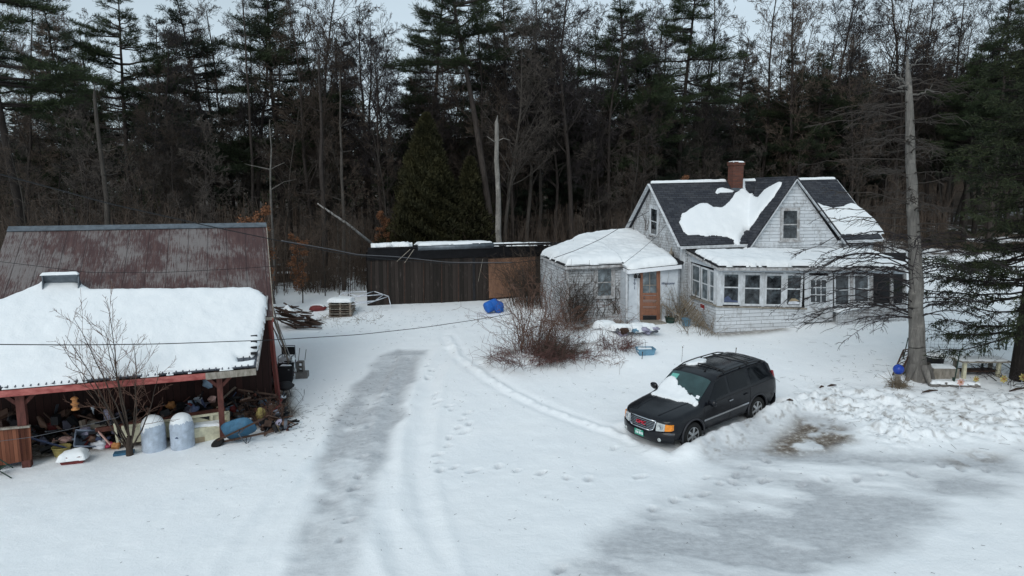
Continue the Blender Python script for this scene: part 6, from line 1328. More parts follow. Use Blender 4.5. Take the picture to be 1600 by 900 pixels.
# tangled vine shrub and low red brush in front of the ell
def tangle(name, label, cat, P, n, rad, H, mt, seed, Lr=(1.2, 3.2), core=.35, bend=.9, twigs=4, r0=.012):
    g = np.random.default_rng(seed); S = []
    for i in range(n):
        a = g.random() * 6.28; rr_ = core * rad * math.sqrt(g.random()); p = np.array([math.cos(a) * rr_, math.sin(a) * rr_, -.05]); L_ = g.uniform(*Lr); a2 = a + g.normal() * .9; d = nrm(np.array([math.cos(a2) * .5, math.sin(a2) * .5, g.uniform(.5, 1.4) * H / max(rad, .1)])); m_ = 9; pts = [p]
        for k in range(m_):
            d = nrm(d + g.normal(size=3) * .16 - UZ * bend * L_ * .045); q = pts[-1] + d * L_ / m_
            if q[2] < .02: q[2] = .02 + g.random() * .05; d[2] = abs(d[2]) * .3
            pts.append(q)
        S += polyline_segs(pts, r0 * g.uniform(.6, 1.3), .004)
        for _ in range(twigs): w_ = pts[g.integers(2, m_ + 1)]; tl = g.uniform(.15, .55); e = w_ + nrm(g.normal(size=3) + UZ * .2) * tl; S += polyline_segs([w_, (w_ + e) / 2 + g.normal(size=3) * .03, e], .005, .003)
    V_, F_ = seg_tubes(S, 4); T = link(name, mk_mesh(name, V_, F_, None, [mt], True), None, tuple(P)); tag(T, label, cat); return T
P = gpx(843, 560); tangle('vine_shrub', 'tall reddish brown tangle of bare vines in front of the left wing of the farmhouse', 'shrub', P + [-.1, .9, 0], 125, 1.0, 3.6, 'twig_tan', 51, (1.4, 3.8), .85, .6, 9, .009)
tangle('vine_shrub', 'brown bushy vines climbing the far end of the shed beside the plywood', 'shrub', gpx(842, 482) + [0, 1.2, 0], 260, 1.5, 3.7, 'twig_brown', 52, (1.6, 3.8), .95, .6, 9)
tangle('low_shrub', 'low purplish red brush sprawling over snow at the left foot of the vine tangle', 'shrub', gpx(822, 562), 120, 1.1, .6, 'twig_red', 53, (.5, 1.5), .95, 1.0, 5, .008)
tangle('low_shrub', 'low red brown brush round the brown leaf heap right of the vine tangle', 'shrub', gpx(885, 553), 110, 1.2, .6, 'twig_red', 54, (.4, 1.3), .95, 1.1, 5, .008)
tangle('low_shrub', 'small dark red bush flattened by snow near the blue tub', 'shrub', gpx(962, 543), 90, .7, .55, 'twig_red', 55, (.3, .9), .8, 1.4, 4, .008)
tangle('low_shrub', 'thin red brown stems along the foot of the left wing wall', 'shrub', gpx(915, 508) , 150, 1.6, .7, 'twig_tan', 56, (.4, 1.2), 1.0, .8, 4, .008)
tangle('dry_weeds', 'pale dry stalks standing by the entry beside the porch corner', 'weeds', gpx(1050, 500) + [.1, -.1, 0], 50, .45, 1.5, 'dry_stems', 57, (.8, 1.9), .9, .3, 5, .01)
tangle('dry_weeds', 'dry stalks against the left side of the glazed porch', 'weeds', gpx(1090, 518), 40, .8, .9, 'dry_stems', 58, (.5, 1.2), .9, .6, 4, .009)
tangle('dry_weeds', 'thin dark seeded weed stalks in snow right of the barn junk', 'weeds', gpx(440, 650), 16, .6, 1.0, 'twig_dark', 59, (.5, 1.0), .9, .2, 4, .006)
tangle('dry_weeds', 'brown leafy weeds at the front corner of the junk heap', 'weeds', gpx(410, 660), 70, .5, .6, 'twig_tan', 60, (.3, .9), .9, .6, 5, .008)
tangle('dry_weeds', 'sparse grass stalks in snow right of the pallet stack', 'weeds', gpx(545, 500), 60, 1.6, .4, 'dry_stems', 61, (.2, .5), 1.0, .3, 2, .005)
tangle('dry_weeds', 'few thin stalks standing in snow left of the blue tub', 'weeds', gpx(945, 568), 14, .6, .5, 'twig_tan', 62, (.3, .6), .9, .2, 3, .005)
tangle('dry_weeds', 'tuft of dry orange grass at the foot of the blue glass ball', 'weeds', gpx(1402, 605), 60, .25, .35, 'dry_stems', 63, (.15, .4), .9, .8, 2, .007)
tangle('low_shrub', 'bare sprawling branches under the spruce at the right edge', 'shrub', gpx(1590, 592), 60, 1.2, .6, 'twig_dark', 64, (.6, 1.6), .8, 1.0, 4, .012)
tangle('low_shrub', 'bushy vines hanging against the wall of the left wing', 'shrub', EFp.hit(897, 500) - hv * .2, 110, .6, 2.6, 'twig_brown', 65, (1.0, 2.8), .9, .3, 5, .008)
tangle('low_shrub', 'brown bush at the wood edge behind the white frame', 'shrub', gpx(500, 452), 160, 1.3, 1.6, 'twig_brown', 66, (.8, 2.2), .9, .5, 6, .01)
# creeper on walls
def creeper(P, pts0, n, L_, seed, name):
    g = np.random.default_rng(seed); S = []; X = nrm(np.cross(UZ, P.n))
    for i in range(n):
        x, y = pts0[g.integers(0, len(pts0))]; p = P.hit(x + g.normal() * 5, y, .03); d = np.array([g.normal() * .5, 1.2]); pts = [p]
        for k in range(10): d = d + g.normal(size=2) * .45 * np.array([1, .6]) + np.array([0, .1]); d /= np.linalg.norm(d); pts.append(pts[-1] + (X * d[0] + UZ * d[1]) * L_ / 10 * g.uniform(.6, 1.2))
        S += polyline_segs(pts, .010, .005)
    V_, F_ = seg_tubes(S, 4); return V_, F_
for P_l, pts0, n, L_, sd, lab in ((EFp, [(905, 495), (935, 495), (965, 490), (890, 480)], 46, 1.7, 3, 'thin dark creeper spread over the front wall of the left wing'), (MG, [(1010, 360), (1020, 370), (985, 360)], 16, 1.3, 4, 'creeper climbing the upper left gable of the farmhouse')):
    V_, F_ = creeper(P_l, pts0, n, L_, sd, ''); 
    if P_l is EFp: V_ = V_[:]; 
    c_ = V_.mean(0); c_[2] = V_[:, 2].min(); tag(link('creeper', mk_mesh('creeper', V_ - c_, F_, None, ['twig_brown'], True), None, tuple(c_)), lab, 'creeper')
# ============================================================ PROPS
def rotM(rz=0, rx=0, ry=0): return Matrix.Rotation(rz, 3, 'Z') @ Matrix.Rotation(ry, 3, 'Y') @ Matrix.Rotation(rx, 3, 'X')
def tf(M, P, v): return np.array(P) + np.array(M @ Vector(v))
def item(kind, name, label, cat, P, size, mt, rz=0, rx=0, ry=0, seed=1, group=None, extra=None):
    P = np.array(P, float); M = rotM(rz, rx, ry); a, b_, c_ = size; mb = MB(); T = None
    if kind == 'box':      # box with lid lip
        mb.box(tf(M, P, (0, 0, c_ * .46)), (a, b_, c_ * .92), M=M); mb.box(tf(M, P, (0, 0, c_ * .95)), (a * 1.04, b_ * 1.04, c_ * .1), M=M)
    elif kind == 'tub':    # open tapered tub with wall thickness and rim
        k = .82; o = [(-a / 2 * k, -b_ / 2 * k, 0), (a / 2 * k, -b_ / 2 * k, 0), (a / 2 * k, b_ / 2 * k, 0), (-a / 2 * k, b_ / 2 * k, 0)]; u = [(-a / 2, -b_ / 2, c_), (a / 2, -b_ / 2, c_), (a / 2, b_ / 2, c_), (-a / 2, b_ / 2, c_)]
        w = .025; ui = [(-a / 2 + w, -b_ / 2 + w, c_), (a / 2 - w, -b_ / 2 + w, c_), (a / 2 - w, b_ / 2 - w, c_), (-a / 2 + w, b_ / 2 - w, c_)]; oi = [(x * .95, y * .95, .03) for x, y, z in o]
        mb.add([tf(M, P, v) for v in o + u + ui + oi], [(3, 2, 1, 0)] + [(i, (i + 1) % 4, 4 + (i + 1) % 4, 4 + i) for i in range(4)] + [(4 + i, 4 + (i + 1) % 4, 8 + (i + 1) % 4, 8 + i) for i in range(4)] + [(8 + i, 8 + (i + 1) % 4, 12 + (i + 1) % 4, 12 + i) for i in range(4)] + [(12, 13, 14, 15)])
        for i in range(4): mb.tube([tf(M, P, u[i]), tf(M, P, u[(i + 1) % 4])], .018, 6)
    elif kind == 'bucket':
        mb.lathe(P, [(a * .38, 0), (a * .5, c_), (a * .53, c_), (a * .53, c_ * .94), (a * .51, c_ * .94)], 16, M=M, cap=False); mb.lathe(P, [(0, .01), (a * .38, .01)], 16, M=M, cap=False); mb.lathe(P, [(a * .36, .03), (a * .48, c_ * .98)], 16, M=M, cap=False)
    elif kind == 'blob': mb.blob(tf(M, P, (0, 0, c_ * .42)), size, seed, .42, M)
    elif kind == 'board': mb.box(tf(M, P, (0, 0, c_ / 2)), (a, b_, c_), M=M)
    elif kind == 'frame':
        for x, y, sx, sy in ((0, -b_ / 2, a, .05), (0, b_ / 2, a, .05), (-a / 2, 0, .05, b_), (a / 2, 0, .05, b_)): mb.box(tf(M, P, (x, y, c_ / 2)), (sx, sy, c_), M=M)
    o = mb.build(name, mt, None, bevel=.012 if kind in ('box',) and min(size) > .1 else 0); return tag(o, label, cat, group)
def lp_(x, y, h=0, back=0): P = gpx(x, y) if back == 0 else gpx(x, y); P = P + bv * back; P[2] = gz(P[0], P[1]) + h; return P
def ontank(P, r): pass
# --- two propane tanks
for px, py, lab in ((240, 706, 'grey domed gas tank with a snow cap, the left of the two'), (285, 702, 'grey domed gas tank with a small dark mark, right of the two')):
    P = gpx(px, py); P = P + bv * .22; P[2] = gz(P[0], P[1]) - .06; T = thing('gas_tank', lab, 'gas tank', P, group='grey gas tanks'); r = .315
    mb = MB(); mb.lathe(P, [(0, 0), (r * .92, 0), (r, .05), (r, .62), (r * .99, .66)], 32, cap=False); mb.build('tank_body', 'tank_paint', T)
    mb = MB(); mb.lathe(P + [0, 0, .66], [(r * 1.02, -.025), (r * 1.02, .0), (r * .97, .10), (r * .84, .20), (r * .62, .28), (r * .3, .325), (0, .335)], 32, cap=False); mb.build('tank_dome', 'tank_paint', T)
    pr_ = lambda x, y, P=P: P[2] + .66 + .345 * np.sqrt(np.clip(1 - ((x - P[0]) ** 2 + (y - P[1]) ** 2) / (r * 1.02) ** 2, 0, 1))
    snow_patch([(P[0] + .29 * math.cos(a), P[1] + .29 * math.sin(a)) for a in np.linspace(0, 6.28, 18)[:-1]], pr_, .05, 0, .02, .08, int(px), parent=T, rag=.03)
    if px > 260: mb = MB(); q = P + [.0, -r - .006, .42]; mb.prism([q + [-.05, 0, -.01], q + [.05, 0, -.01], q + [.02, 0, .035], q + [-.02, 0, .03]], (0, -.004, 0)); mb.build('tank_mark', 'ink', T)
# --- long cream cabinet door frame lying behind the tanks
def quadbox(pts, Y0, th, name, mt, label=None, cat=None, parent=None):
    mb = MB(); q = [PFx.hit(x, y) for x, y in pts]; mb.prism(q, PFx.n * th); o = mb.build(name, mt, parent); return tag(o, label, cat) if label else o
PFx = Plane(gpx(284, 702) + bv * .75, -bv)
T = thing('cabinet_front', 'long cream painted cabinet front lying on edge behind the two tanks', 'cabinet', PFx.hit(280, 690))
quadbox([(190, 668), (358, 643), (358, 668), (190, 694)], 0, .03, 'board', 'cream', parent=T); PFx = Plane(PFx.p - bv * .04, -bv)
quadbox([(190, 665), (358, 641.5), (358, 645), (190, 668)], 0, .05, 'top_rail', 'cream', parent=T); quadbox([(354, 643), (359, 643), (359.5, 673), (355, 674)], 0, .05, 'end_post', 'cream', parent=T); quadbox([(329, 647), (333, 647), (333, 669), (329, 670)], 0, .04, 'stile', 'cream', parent=T)
quadbox([(306, 651), (327, 649), (327, 656), (314, 653)], 0, .01, 'front_gap_shade', 'interior_shade', parent=T); quadbox([(345, 656), (353, 656), (353, 668), (345, 668)], 0, .01, 'rust_patch', 'tan_item', parent=T)  # first piece is a dark sheet painting the shade of a gap
PFx = Plane(gpx(284, 702) + bv * 1.15, -bv); o = quadbox([(150, 668), (352, 636), (352, 642), (150, 675)], 0, .10, 'rail_beam', 'rust_rail', 'long rusty red beam lying behind the cream cabinet front', 'beam')
# --- cream box (old chest) right of tanks
P = gpx(325, 690) + bv * .28; P[2] -= .05; ch = item('box', 'cream_chest', 'low cream painted chest with rusty foot beside the right gas tank', 'chest', P, (.86, .42, .46), 'cream', rz=YB + .08)
snow_patch([tuple((P + bu * a + bv * b_)[:2]) for a, b_ in ((-.40, -.17), (.36, -.17), (.40, .22), (-.40, .22))], lambda x, y, P=P: np.full(np.shape(x), P[2] + .465), .06, YB, .03, .09, 61, parent=ch, rag=.06)
mb = MB(); Mx = rotM(YB + .08); mb.box(tf(Mx, P, (-.43, -.05, .12)), (.02, .3, .26), M=Mx); mb.box(tf(Mx, P, (-.25, -.213, .10)), (.3, .01, .18), M=Mx); mb.build('rust_stain', 'tan_item', ch)
# --- wheelbarrow lying tipped
def wheelbarrow():
    P = gpx(372, 697); T = thing('wheelbarrow', 'blue wheelbarrow tipped on its side in the snow with its handles pointing right', 'wheelbarrow', P)
    M = Matrix.Rotation(R(-20), 3, 'Y') @ Matrix.Rotation(R(-8), 3, 'Z') @ Matrix.Rotation(R(-68), 3, 'X'); C0 = P + [-.05, .15, .30]
    def tt(v): return tf(M, C0, v)
    # tray: x along, y across, z up (opening towards camera-left)
    def ringp(a, b_, z, n=20, ex=3.2): return [(a * abs(math.cos(q)) ** (2 / ex) * (1 if math.cos(q) > 0 else -1) + (-.08 if z > .1 else 0), b_ * abs(math.sin(q)) ** (2 / ex) * (1 if math.sin(q) > 0 else -1), z) for q in [2 * math.pi * i / n for i in range(n)]]
    L_ = [ringp(.26, .17, 0), ringp(.40, .25, .12), ringp(.50, .31, .27), ringp(.52, .33, .275), ringp(.485, .30, .265), ringp(.38, .235, .13), ringp(.25, .16, .015)]; v = [tt(p) for l in L_ for p in l]; n = 20; f = [list(range(n))[::-1]]
    for i in range(6):
        for j in range(n): f.append((i * n + j, i * n + (j + 1) % n, (i + 1) * n + (j + 1) % n, (i + 1) * n + j))
    f.append([6 * n + j for j in range(n)]); mb = MB(); mb.smooth = True; mb.add(v, f); mb.build('tray', 'blue_tub', T)
    for y in (.14, -.16):
        mb = MB(); mb.beam(tt((-.62, y * .3, -.06)), tt((1.05, y * 1.7, -.06)), .055, .05); mb.build('handle', 'dark_wood', T)
    mb = MB(); mb.tube([tt((.2, .16, -.05)), tt((.25, .2, -.28)), tt((.32, .2, -.28)), tt((.38, .16, -.05))], .014, 6); mb.tube([tt((.2, -.16, -.05)), tt((.25, -.2, -.28)), tt((.32, -.2, -.28)), tt((.38, -.16, -.05))], .014, 6); mb.tube([tt((.25, .2, -.28)), tt((.25, -.2, -.28))], .012, 6); mb.build('leg_frame', 'grey_metal', T)
    mb = MB(); Mw = M @ Matrix.Rotation(R(90), 3, 'X'); mb.lathe(tt((-.62, 0, -.12)), [(.07, -.03), (.16, -.05), (.19, -.03), (.19, .03), (.16, .05), (.07, .03)], 20, M=Mw); mb.build('wheel', 'rubber', T)
wheelbarrow()
# --- snow capped white tub, yellow tub, grey bin, others in front of the junk
P = gpx(113, 726) + bv * .2; w1 = item('tub', 'cooler', 'white cooler with dark red underside under a thick snow cap on the snow', 'cooler', P, (.62, .42, .20), 'cooler_red', rz=YB - .1)
snow_patch([tuple((P + bu * a + bv * b_)[:2]) for a, b_ in ((-.34, -.22), (.30, -.26), (.36, .20), (-.30, .24))], lambda x, y, P=P: np.full(np.shape(x), P[2] + .15), .20, YB, .03, .22, 62, parent=w1, rag=.03)
item('bucket', 'yellow_tub', 'round yellow tub left of the snow capped cooler', 'tub', gpx(94, 716) + bv * .22, (.46, .46, .26), 'yellow')
item('tub', 'grey_bin', 'grey plastic bin tipped towards the camera behind the snow capped cooler', 'bin', gpx(126, 706) + bv * .5 + UZ * .12, (.62, .46, .46), 'grey_tote', rz=YB + .3, rx=R(62), ry=R(14))
item('blob', 'pink_bag', 'crumpled dull red bag on the yellow tub', 'bag', gpx(92, 712) + bv * .5 + UZ * .22, (.5, .3, .18), 'pink', seed=3)
item('box', 'lilac_box', 'lilac grey box standing behind the grey bin', 'box', lp_(99, 700, 0, 1.0), (.34, .3, .5), 'lilac', rz=YB)
item('bucket', 'black_bucket', 'black bucket beside the lilac box', 'bucket', lp_(113, 700, .1, .95), (.36, .36, .36), 'black_plastic')
item('board', 'sled', 'small blue dish lying at the foot of the multi stemmed tree', 'sled', gpx(193, 711) + bv * .1, (.5, .26, .06), 'blue_tub', rz=YB)
item('blob', 'red_toy', 'bright red plastic lump between the grey bin and the pale post', 'toy', gpx(166, 705) + bv * .3, (.36, .24, .18), 'red_item', seed=5)
item('blob', 'orange_toy', 'orange plastic lump touching the foot of the yellow plank', 'toy', gpx(179, 707) + bv * .3, (.28, .2, .2), 'orange', seed=6)
item('board', 'yellow_plank', 'upright faded yellow plank left of the tree trunk', 'plank', gpx(182, 708) + bv * .35, (.06, .03, .75), 'cream', rz=YB, ry=R(-4))
item('board', 'pink_stick', 'slanting pink handle leaning on the red toy', 'stick', gpx(170, 706) + bv * .3 + UZ * .1, (.04, .04, .62), 'pink', ry=R(-38))
item('blob', 'white_bag', 'pale plastic bag lying between grey bin and red toy', 'bag', gpx(152, 707) + bv * .35, (.42, .3, .24), 'white_item', seed=7)
item('blob', 'grey_sack', 'large grey sack slumped behind the grey bin', 'sack', lp_(146, 706, 0, .9), (.7, .45, .62), 'grey_wood', seed=8)
item('blob', 'dark_sack', 'tall dark sack left of the bare tree', 'sack', lp_(168, 706, 0, 1.1), (.55, .45, .85), 'lilac', seed=9)
P = lp_(140, 700, .15, .8); T = thing('post_stake', 'thin white stake with a pale head standing among the junk', 'stake', P); mb = MB(); mb.tube([P, P + UZ * .75], .02, 6); mb.build('stick', 'white_item', T); mb = MB(); mb.lathe(P + UZ * .7, [(0, 0), (.05, .03), (.05, .1), (0, .13)], 8); mb.build('head', 'white_item', T)
# --- hanging orange feeder
FP = PF_.hit(117, 630, .0); ftop = FP.copy(); ftop[2] = float(zl(FP[0], FP[1])) - .2; T = thing('bird_feeder', 'orange hanging bird feeder under the lean-to eave', 'bird feeder', FP - UZ * .18)
mb = MB(); mb.lathe(FP - UZ * .18, [(.10, 0), (.10, .03), (.06, .05), (.06, .13), (.10, .15), (.10, .18), (.06, .2), (.06, .28), (.1, .3), (.07, .34), (.01, .37)], 12); mb.build('feeder_body', 'orange', T); mb = MB(); mb.tube([FP + UZ * .18, ftop], .006, 4); mb.build('hanger', 'wire', T)
# --- far left things
P = gpx(8, 722) + bv * .2; T = item('bucket', 'laundry_basket', 'green and white striped basket standing at the left end of the boarded panel', 'basket', P, (.6, .6, .55), 'white_item'); 
mb = MB()
for k in range(5): 
    mb.tube([P + [(.25 + .012 * k) * math.cos(a), (.25 + .012 * k) * math.sin(a), .08 + .10 * k + .05 * math.sin(a * 3)] for a in np.linspace(0, 6.28, 20)], .022, 5)
mb.build('stripe', 'green_item', T)
P = gpx(26, 724) + bv * .15; mb = MB()
for k in range(4): mb.tube([P + [-.1 + .09 * k + .09 * math.cos(a), -.02 * k, .55 - .15 * k + .09 * math.sin(a)] for a in np.linspace(0, 6.28, 14)], .022, 5)
mb.tube([P + [-.16, .02, 0], P + [-.1, .02, .6]], .02, 5); mb.tube([P + [.2, .02, 0], P + [.2, .02, .3]], .02, 5); tag(mb.build('coiled_hose', 'grey_metal'), 'grey looped hose heaped against the boarded panel', 'hose')
P = gpx(10, 745); T = thing('folding_chair', 'dark folding chair lying at the left edge in the snow', 'chair', P); mb = MB()
for a, b_ in (((-.35, 0, .28), (.22, -.12, .02)), ((-.3, .18, .42), (.12, .1, .2)), ((-.35, 0, .28), (-.3, .18, .42)), ((-.15, -.02, .2), (.0, .12, .3))): mb.tube([P + a, P + b_], .015, 6)
mb.build('chair_frame', 'green_post', T); mb = MB(); mb.box(P + [-.3, .08, .2], (.3, .3, .03), .2); mb.build('seat', 'green_post', T)
P = lp_(66, 705, .25, 1.2); mb = MB(); mb.tube([P + [.1 * math.cos(a), 0, .1 * math.sin(a)] for a in np.linspace(0, 6.28, 16)], .035, 8); mb.blob(P + [.16, 0, .12], (.14, .12, .14), 2); tag(mb.build('white_ring', 'white_item'), 'white ring shaped toy in the dark gap right of the boarded panel', 'toy')
# --- items standing inside the lean-to (px, py row of foot, height above floor, back offset, ...)
INS = [('box', 'teal_box', 'flat teal box on the shelf left of the left post', 'box', 24, 690, .72, 1.2, (.75, .5, .18), 'teal_box'), ('box', 'red_crate', 'dark red crate left behind the boarded panel', 'crate', 6, 690, .55, .9, (.6, .5, .3), 'cooler_red'),
       ('blob', 'pile_of_clothes', 'dark blue clothes slumped right of the left post', 'clothes', 84, 690, .35, 1.3, (.6, .4, .4), 'dark_blue_cloth'), ('blob', 'pale_bag', 'pale blue bag behind the orange feeder', 'bag', 108, 690, .75, 1.3, (.5, .4, .3), 'tote_blue'),
       ('blob', 'teal_bag', 'teal crumpled bag below the orange feeder', 'bag', 112, 690, .48, 1.1, (.42, .3, .26), 'teal_box'), ('blob', 'purple_bag', 'bluish bag on the junk left of the orange feeder', 'bag', 96, 690, .42, 1.2, (.3, .3, .4), 'pale_blue'),
       ('box', 'brown_carton', 'brown carton deep in the lean-to right of the left post', 'carton', 60, 690, .45, 1.9, (.5, .4, .4), 'brown_item'), ('blob', 'hanging_cloth', 'grey round shape hanging high behind the bare tree', 'cloth', 240, 690, 1.15, 1.6, (.5, .4, .55), 'grey_metal'),
       ('blob', 'blue_bag', 'light blue bag hanging left of the right post', 'bag', 327, 672, 1.05, .9, (.34, .26, .34), 'pale_blue'), ('blob', 'orange_bag', 'orange crumpled bag behind the tanks in the lean-to', 'bag', 262, 690, .55, 1.3, (.26, .2, .28), 'orange'),
       ('bucket', 'white_pail', 'white pail on the junk left of the right post', 'pail', 307, 685, .5, 1.4, (.24, .24, .26), 'white_item'), ('box', 'tan_carton', 'tan carton behind the bare tree', 'carton', 215, 690, .5, 1.8, (.5, .4, .3), 'tan_item'),
       ('box', 'pet_crate', 'arched pale pet crate right of the right post', 'crate', 360, 655, .45, 1.2, (.5, .4, .5), 'grey_tote'), ('tub', 'black_tub', 'black tub filled with odds right of the right post', 'tub', 388, 650, .3, .8, (.7, .5, .3), 'black_plastic'),
       ('blob', 'blue_tarp', 'blue and white tarp bundle by the right end of the junk', 'tarp', 368, 660, .12, .5, (.6, .4, .24), 'pale_blue'), ('blob', 'white_cloth', 'white rag lying on the junk below the right post', 'rag', 385, 672, .12, .3, (.36, .26, .14), 'white_item'),
       ('bucket', 'white_bucket', 'white bucket hanging at the corner of the lean-to', 'bucket', 402, 628, .9, .4, (.22, .22, .28), 'white_item'), ('blob', 'pumpkin_cushion', 'bright orange crumpled cushion at the front of the junk above the wheelbarrow', 'cushion', 384, 676, .0, .05, (.42, .28, .32), 'orange'),
       ('blob', 'yellow_sack', 'straw coloured bag at the right front corner of the junk', 'bag', 408, 662, .05, .1, (.3, .26, .44), 'yellow'), ('box', 'yellow_board_box', 'yellow wooden box right of the lean-to corner', 'box', 418, 628, .25, .0, (.34, .2, .12), 'yellow'),
       ('blob', 'blue_rag', 'small blue plastic heap right of the black tub', 'bag', 412, 640, .1, .1, (.32, .26, .24), 'tote_blue'), ('blob', 'pink_rag', 'pinkish rag left of the right post', 'rag', 332, 672, .6, .8, (.2, .2, .2), 'pink'), ('box', 'white_carton', 'small white carton deep behind the right post', 'carton', 352, 665, .3, 1.6, (.3, .3, .3), 'white_item'),
       ('board', 'plank_stack', 'grey planks lying across the junk right of the right post', 'planks', 380, 668, .15, .7, (1.4, .3, .08), 'old_wood'), ('blob', 'grey_bag', 'grey bag between the two posts low behind the cream front', 'bag', 300, 690, .3, 1.5, (.5, .4, .4), 'lilac')]
for k, (kind, nm, lab, cat, px, py, h, bk_, sz, mt) in enumerate(INS): item(kind, nm, lab, cat, lp_(px, py, h, bk_), sz, mt, rz=YB + (k * 1.7 % 1 - .5) * .6, rx=(k * .37 % 1 - .5) * .25, seed=20 + k)
# heap of unsorted junk
g = np.random.default_rng(77); cols = ['brown_item', 'black_plastic', 'grey_metal', 'dark_wood', 'tan_item', 'rust_rail', 'lilac', 'dark_blue_cloth', 'black_plastic', 'white_item', 'grey_tote', 'cooler_red', 'pale_blue', 'old_wood', 'cream', 'teal_box']; mb = MB()
def heap(n, f, hmax, mbx, s=(.08, .4)):
    for _ in range(n):
        p = f(); h = g.random() ** 1.6 * hmax; M = rotM(g.random() * 6, g.normal() * .5, g.normal() * .5); mbx.cur = int(g.choice(len(cols), p=PW)); a, b_, c_ = g.uniform(*s), g.uniform(*s), g.uniform(.03, .25); q = np.array([p[0], p[1], gz(p[0], p[1]) + h])
        t = g.random()
        if t < .4: mbx.blob(q, (a, b_, c_), int(g.integers(999)), .5, M, 6, 8)
        elif t < .8: mbx.box(q, (a * 1.2, b_ * .8, c_), M=M)
        else: mbx.box(q, (g.uniform(.5, 1.3), .06, .03), M=M)
PW = np.array([10, 18, 7, 12, 3, 5, 1.6, 4, 18, .8, 1.6, 3, .7, 4, .6, .7]); PW = PW / PW.sum()  # dark colours weighted up: lean-to shade put into the junk colours
f0, f1 = PF_.hit(56, 700)[:2], PF_.hit(405, 650)[:2]
heap(560, lambda: (f0 + (f1 - f0) * g.random() + bv[:2] * g.uniform(.75, 2.9)), .75, mb, (.06, .32)); heap(170, lambda: f0 + (f1 - f0) * g.uniform(1.0, 1.14) + bv[:2] * g.uniform(-.4, 2.2), .3, mb, (.05, .2)); heap(60, lambda: (PF_.hit(-40, 700)[:2] + bu[:2] * g.random() * 1.6 + bv[:2] * g.uniform(.3, 2.4)), 1.0, mb)
tag(mb.build('junk_heap', cols), 'dark jumble of boards, bags and household junk filling the open lean-to', 'junk', kind='stuff')
# shelf inside lean-to
P = lp_(120, 690, .9, 1.9); mb = MB(); mb.box(P + bu * 1.2, (6.5, .5, .05), YB); mb.box(P + bu * 1.2 + UZ * .5, (6.5, .4, .05), YB); 
for k in range(4): mb.box(P + bu * (-1.8 + 2 * k) - UZ * .1, (.08, .4, 1.9), YB)
tag(mb.build('shelf', 'dark_wood'), 'long dark shelf along the back of the open lean-to', 'shelf')
# ladder rungs lying on the lean-to roof corner
mb = MB()
for y in (528, 537, 546, 555): a = PL_.hit(397, y, .08); mb.beam(a - bu * .09, a + bu * .09, .10, .06)
o = mb.build('roof_rack', 'black_plastic'); tag(o, 'row of four dark rungs poking out of the snow at the lean-to roof edge', 'ladder')
# --- things by the barn corner
P = gpx(445, 598) + [0, .15, 0]; T = item('tub', 'dark_bin', 'large black plastic bin holding snow beside the red barn wall', 'bin', P, (.56, .5, .62), 'black_plastic', rz=.2); snow_patch([tuple((P + [a, b_, 0])[:2]) for a, b_ in ((-.2, -.16), (.2, -.18), (.2, .18), (-.2, .16))], lambda x, y, P=P: np.full(np.shape(x), P[2] + .52), .10, .2, .03, .1, 71, parent=T, rag=.03)
P = gpx(443, 585) + [.0, .45, 0]; T = thing('garden_chair', 'metal garden chair with snow on its seat next to the black bin', 'chair', P); mb = MB()
for x, y in ((-.25, -.22), (.25, -.22), (-.25, .22), (.25, .22)): mb.tube([P + [x, y, 0], P + [x, y, .95 if y > 0 else .62]], .016, 6)
mb.tube([P + [-.25, .22, .95], P + [.25, .22, .95]], .016, 6); mb.tube([P + [-.25, -.22, .62], P + [-.25, .22, .62]], .018, 6); mb.tube([P + [.25, -.22, .62], P + [.25, .22, .62]], .018, 6); mb.build('chair_frame', 'grey_metal', T)
mb = MB(); mb.box(P + [0, 0, .43], (.5, .46, .04)); mb.box(P + [0, .22, .75], (.48, .03, .3)); mb.build('seat', 'black_plastic', T); snow_patch([tuple((P + [a, b_, 0])[:2]) for a, b_ in ((-.24, -.22), (.24, -.22), (.24, .19), (-.24, .19))], lambda x, y, P=P: np.full(np.shape(x), P[2] + .452), .12, 0, .03, .1, 72, parent=T, rag=.03)
P = gpx(470, 592) + [0, .2, 0]; T = thing('cinder_blocks', 'stacked grey concrete blocks with a hole standing on snow right of the black bin', 'concrete block', P)
mb = MB(); mb.box(P + [0, 0, .11], (.42, .36, .22), .1); mb.build('block', 'concrete', T); mb = MB(); q = P + [-.06, .02, .22]
for x, z, sx, sz in ((-.10, .19, .05, .38), (.10, .19, .05, .38), (0, .025, .2, .05), (0, .36, .2, .06), (0, .16, .2, .05)): mb.box(q + [x, 0, z], (sx, .22, sz), .0)
mb.build('upright_block', 'concrete', T)
P = gpx(445, 622) + [0, .1, 0]; T = thing('kettle_grill', 'black lidded grill with a cracked cover, snow around its legs', 'grill', P); mb = MB(); mb.lathe(P + UZ * .25, [(0, 0), (.16, .02), (.30, .12), (.31, .15), (.2, .26), (.0, .30)], 14); mb.build('bowl', 'black_plastic', T)
for a in (.4, 2.5, 4.6): mb = MB(); mb.tube([P + [.1 * math.cos(a), .1 * math.sin(a), .28], P + [.2 * math.cos(a), .2 * math.sin(a), -.03]], .014, 6); mb.build('leg', 'grey_metal', T)
for k, (x, y, h) in enumerate(((466, 563, .5), (476, 563, .45))): P = gpx(x, y); mb = MB(); mb.tube([P - UZ * .05, P + [.08, 0, h]], .012, 5); tag(mb.build('stake', 'dark_wood'), ['left', 'right'][k] + ' one of two short thin stakes leaning in the snow by the barn corner', 'stake', 'short stakes by the barn')
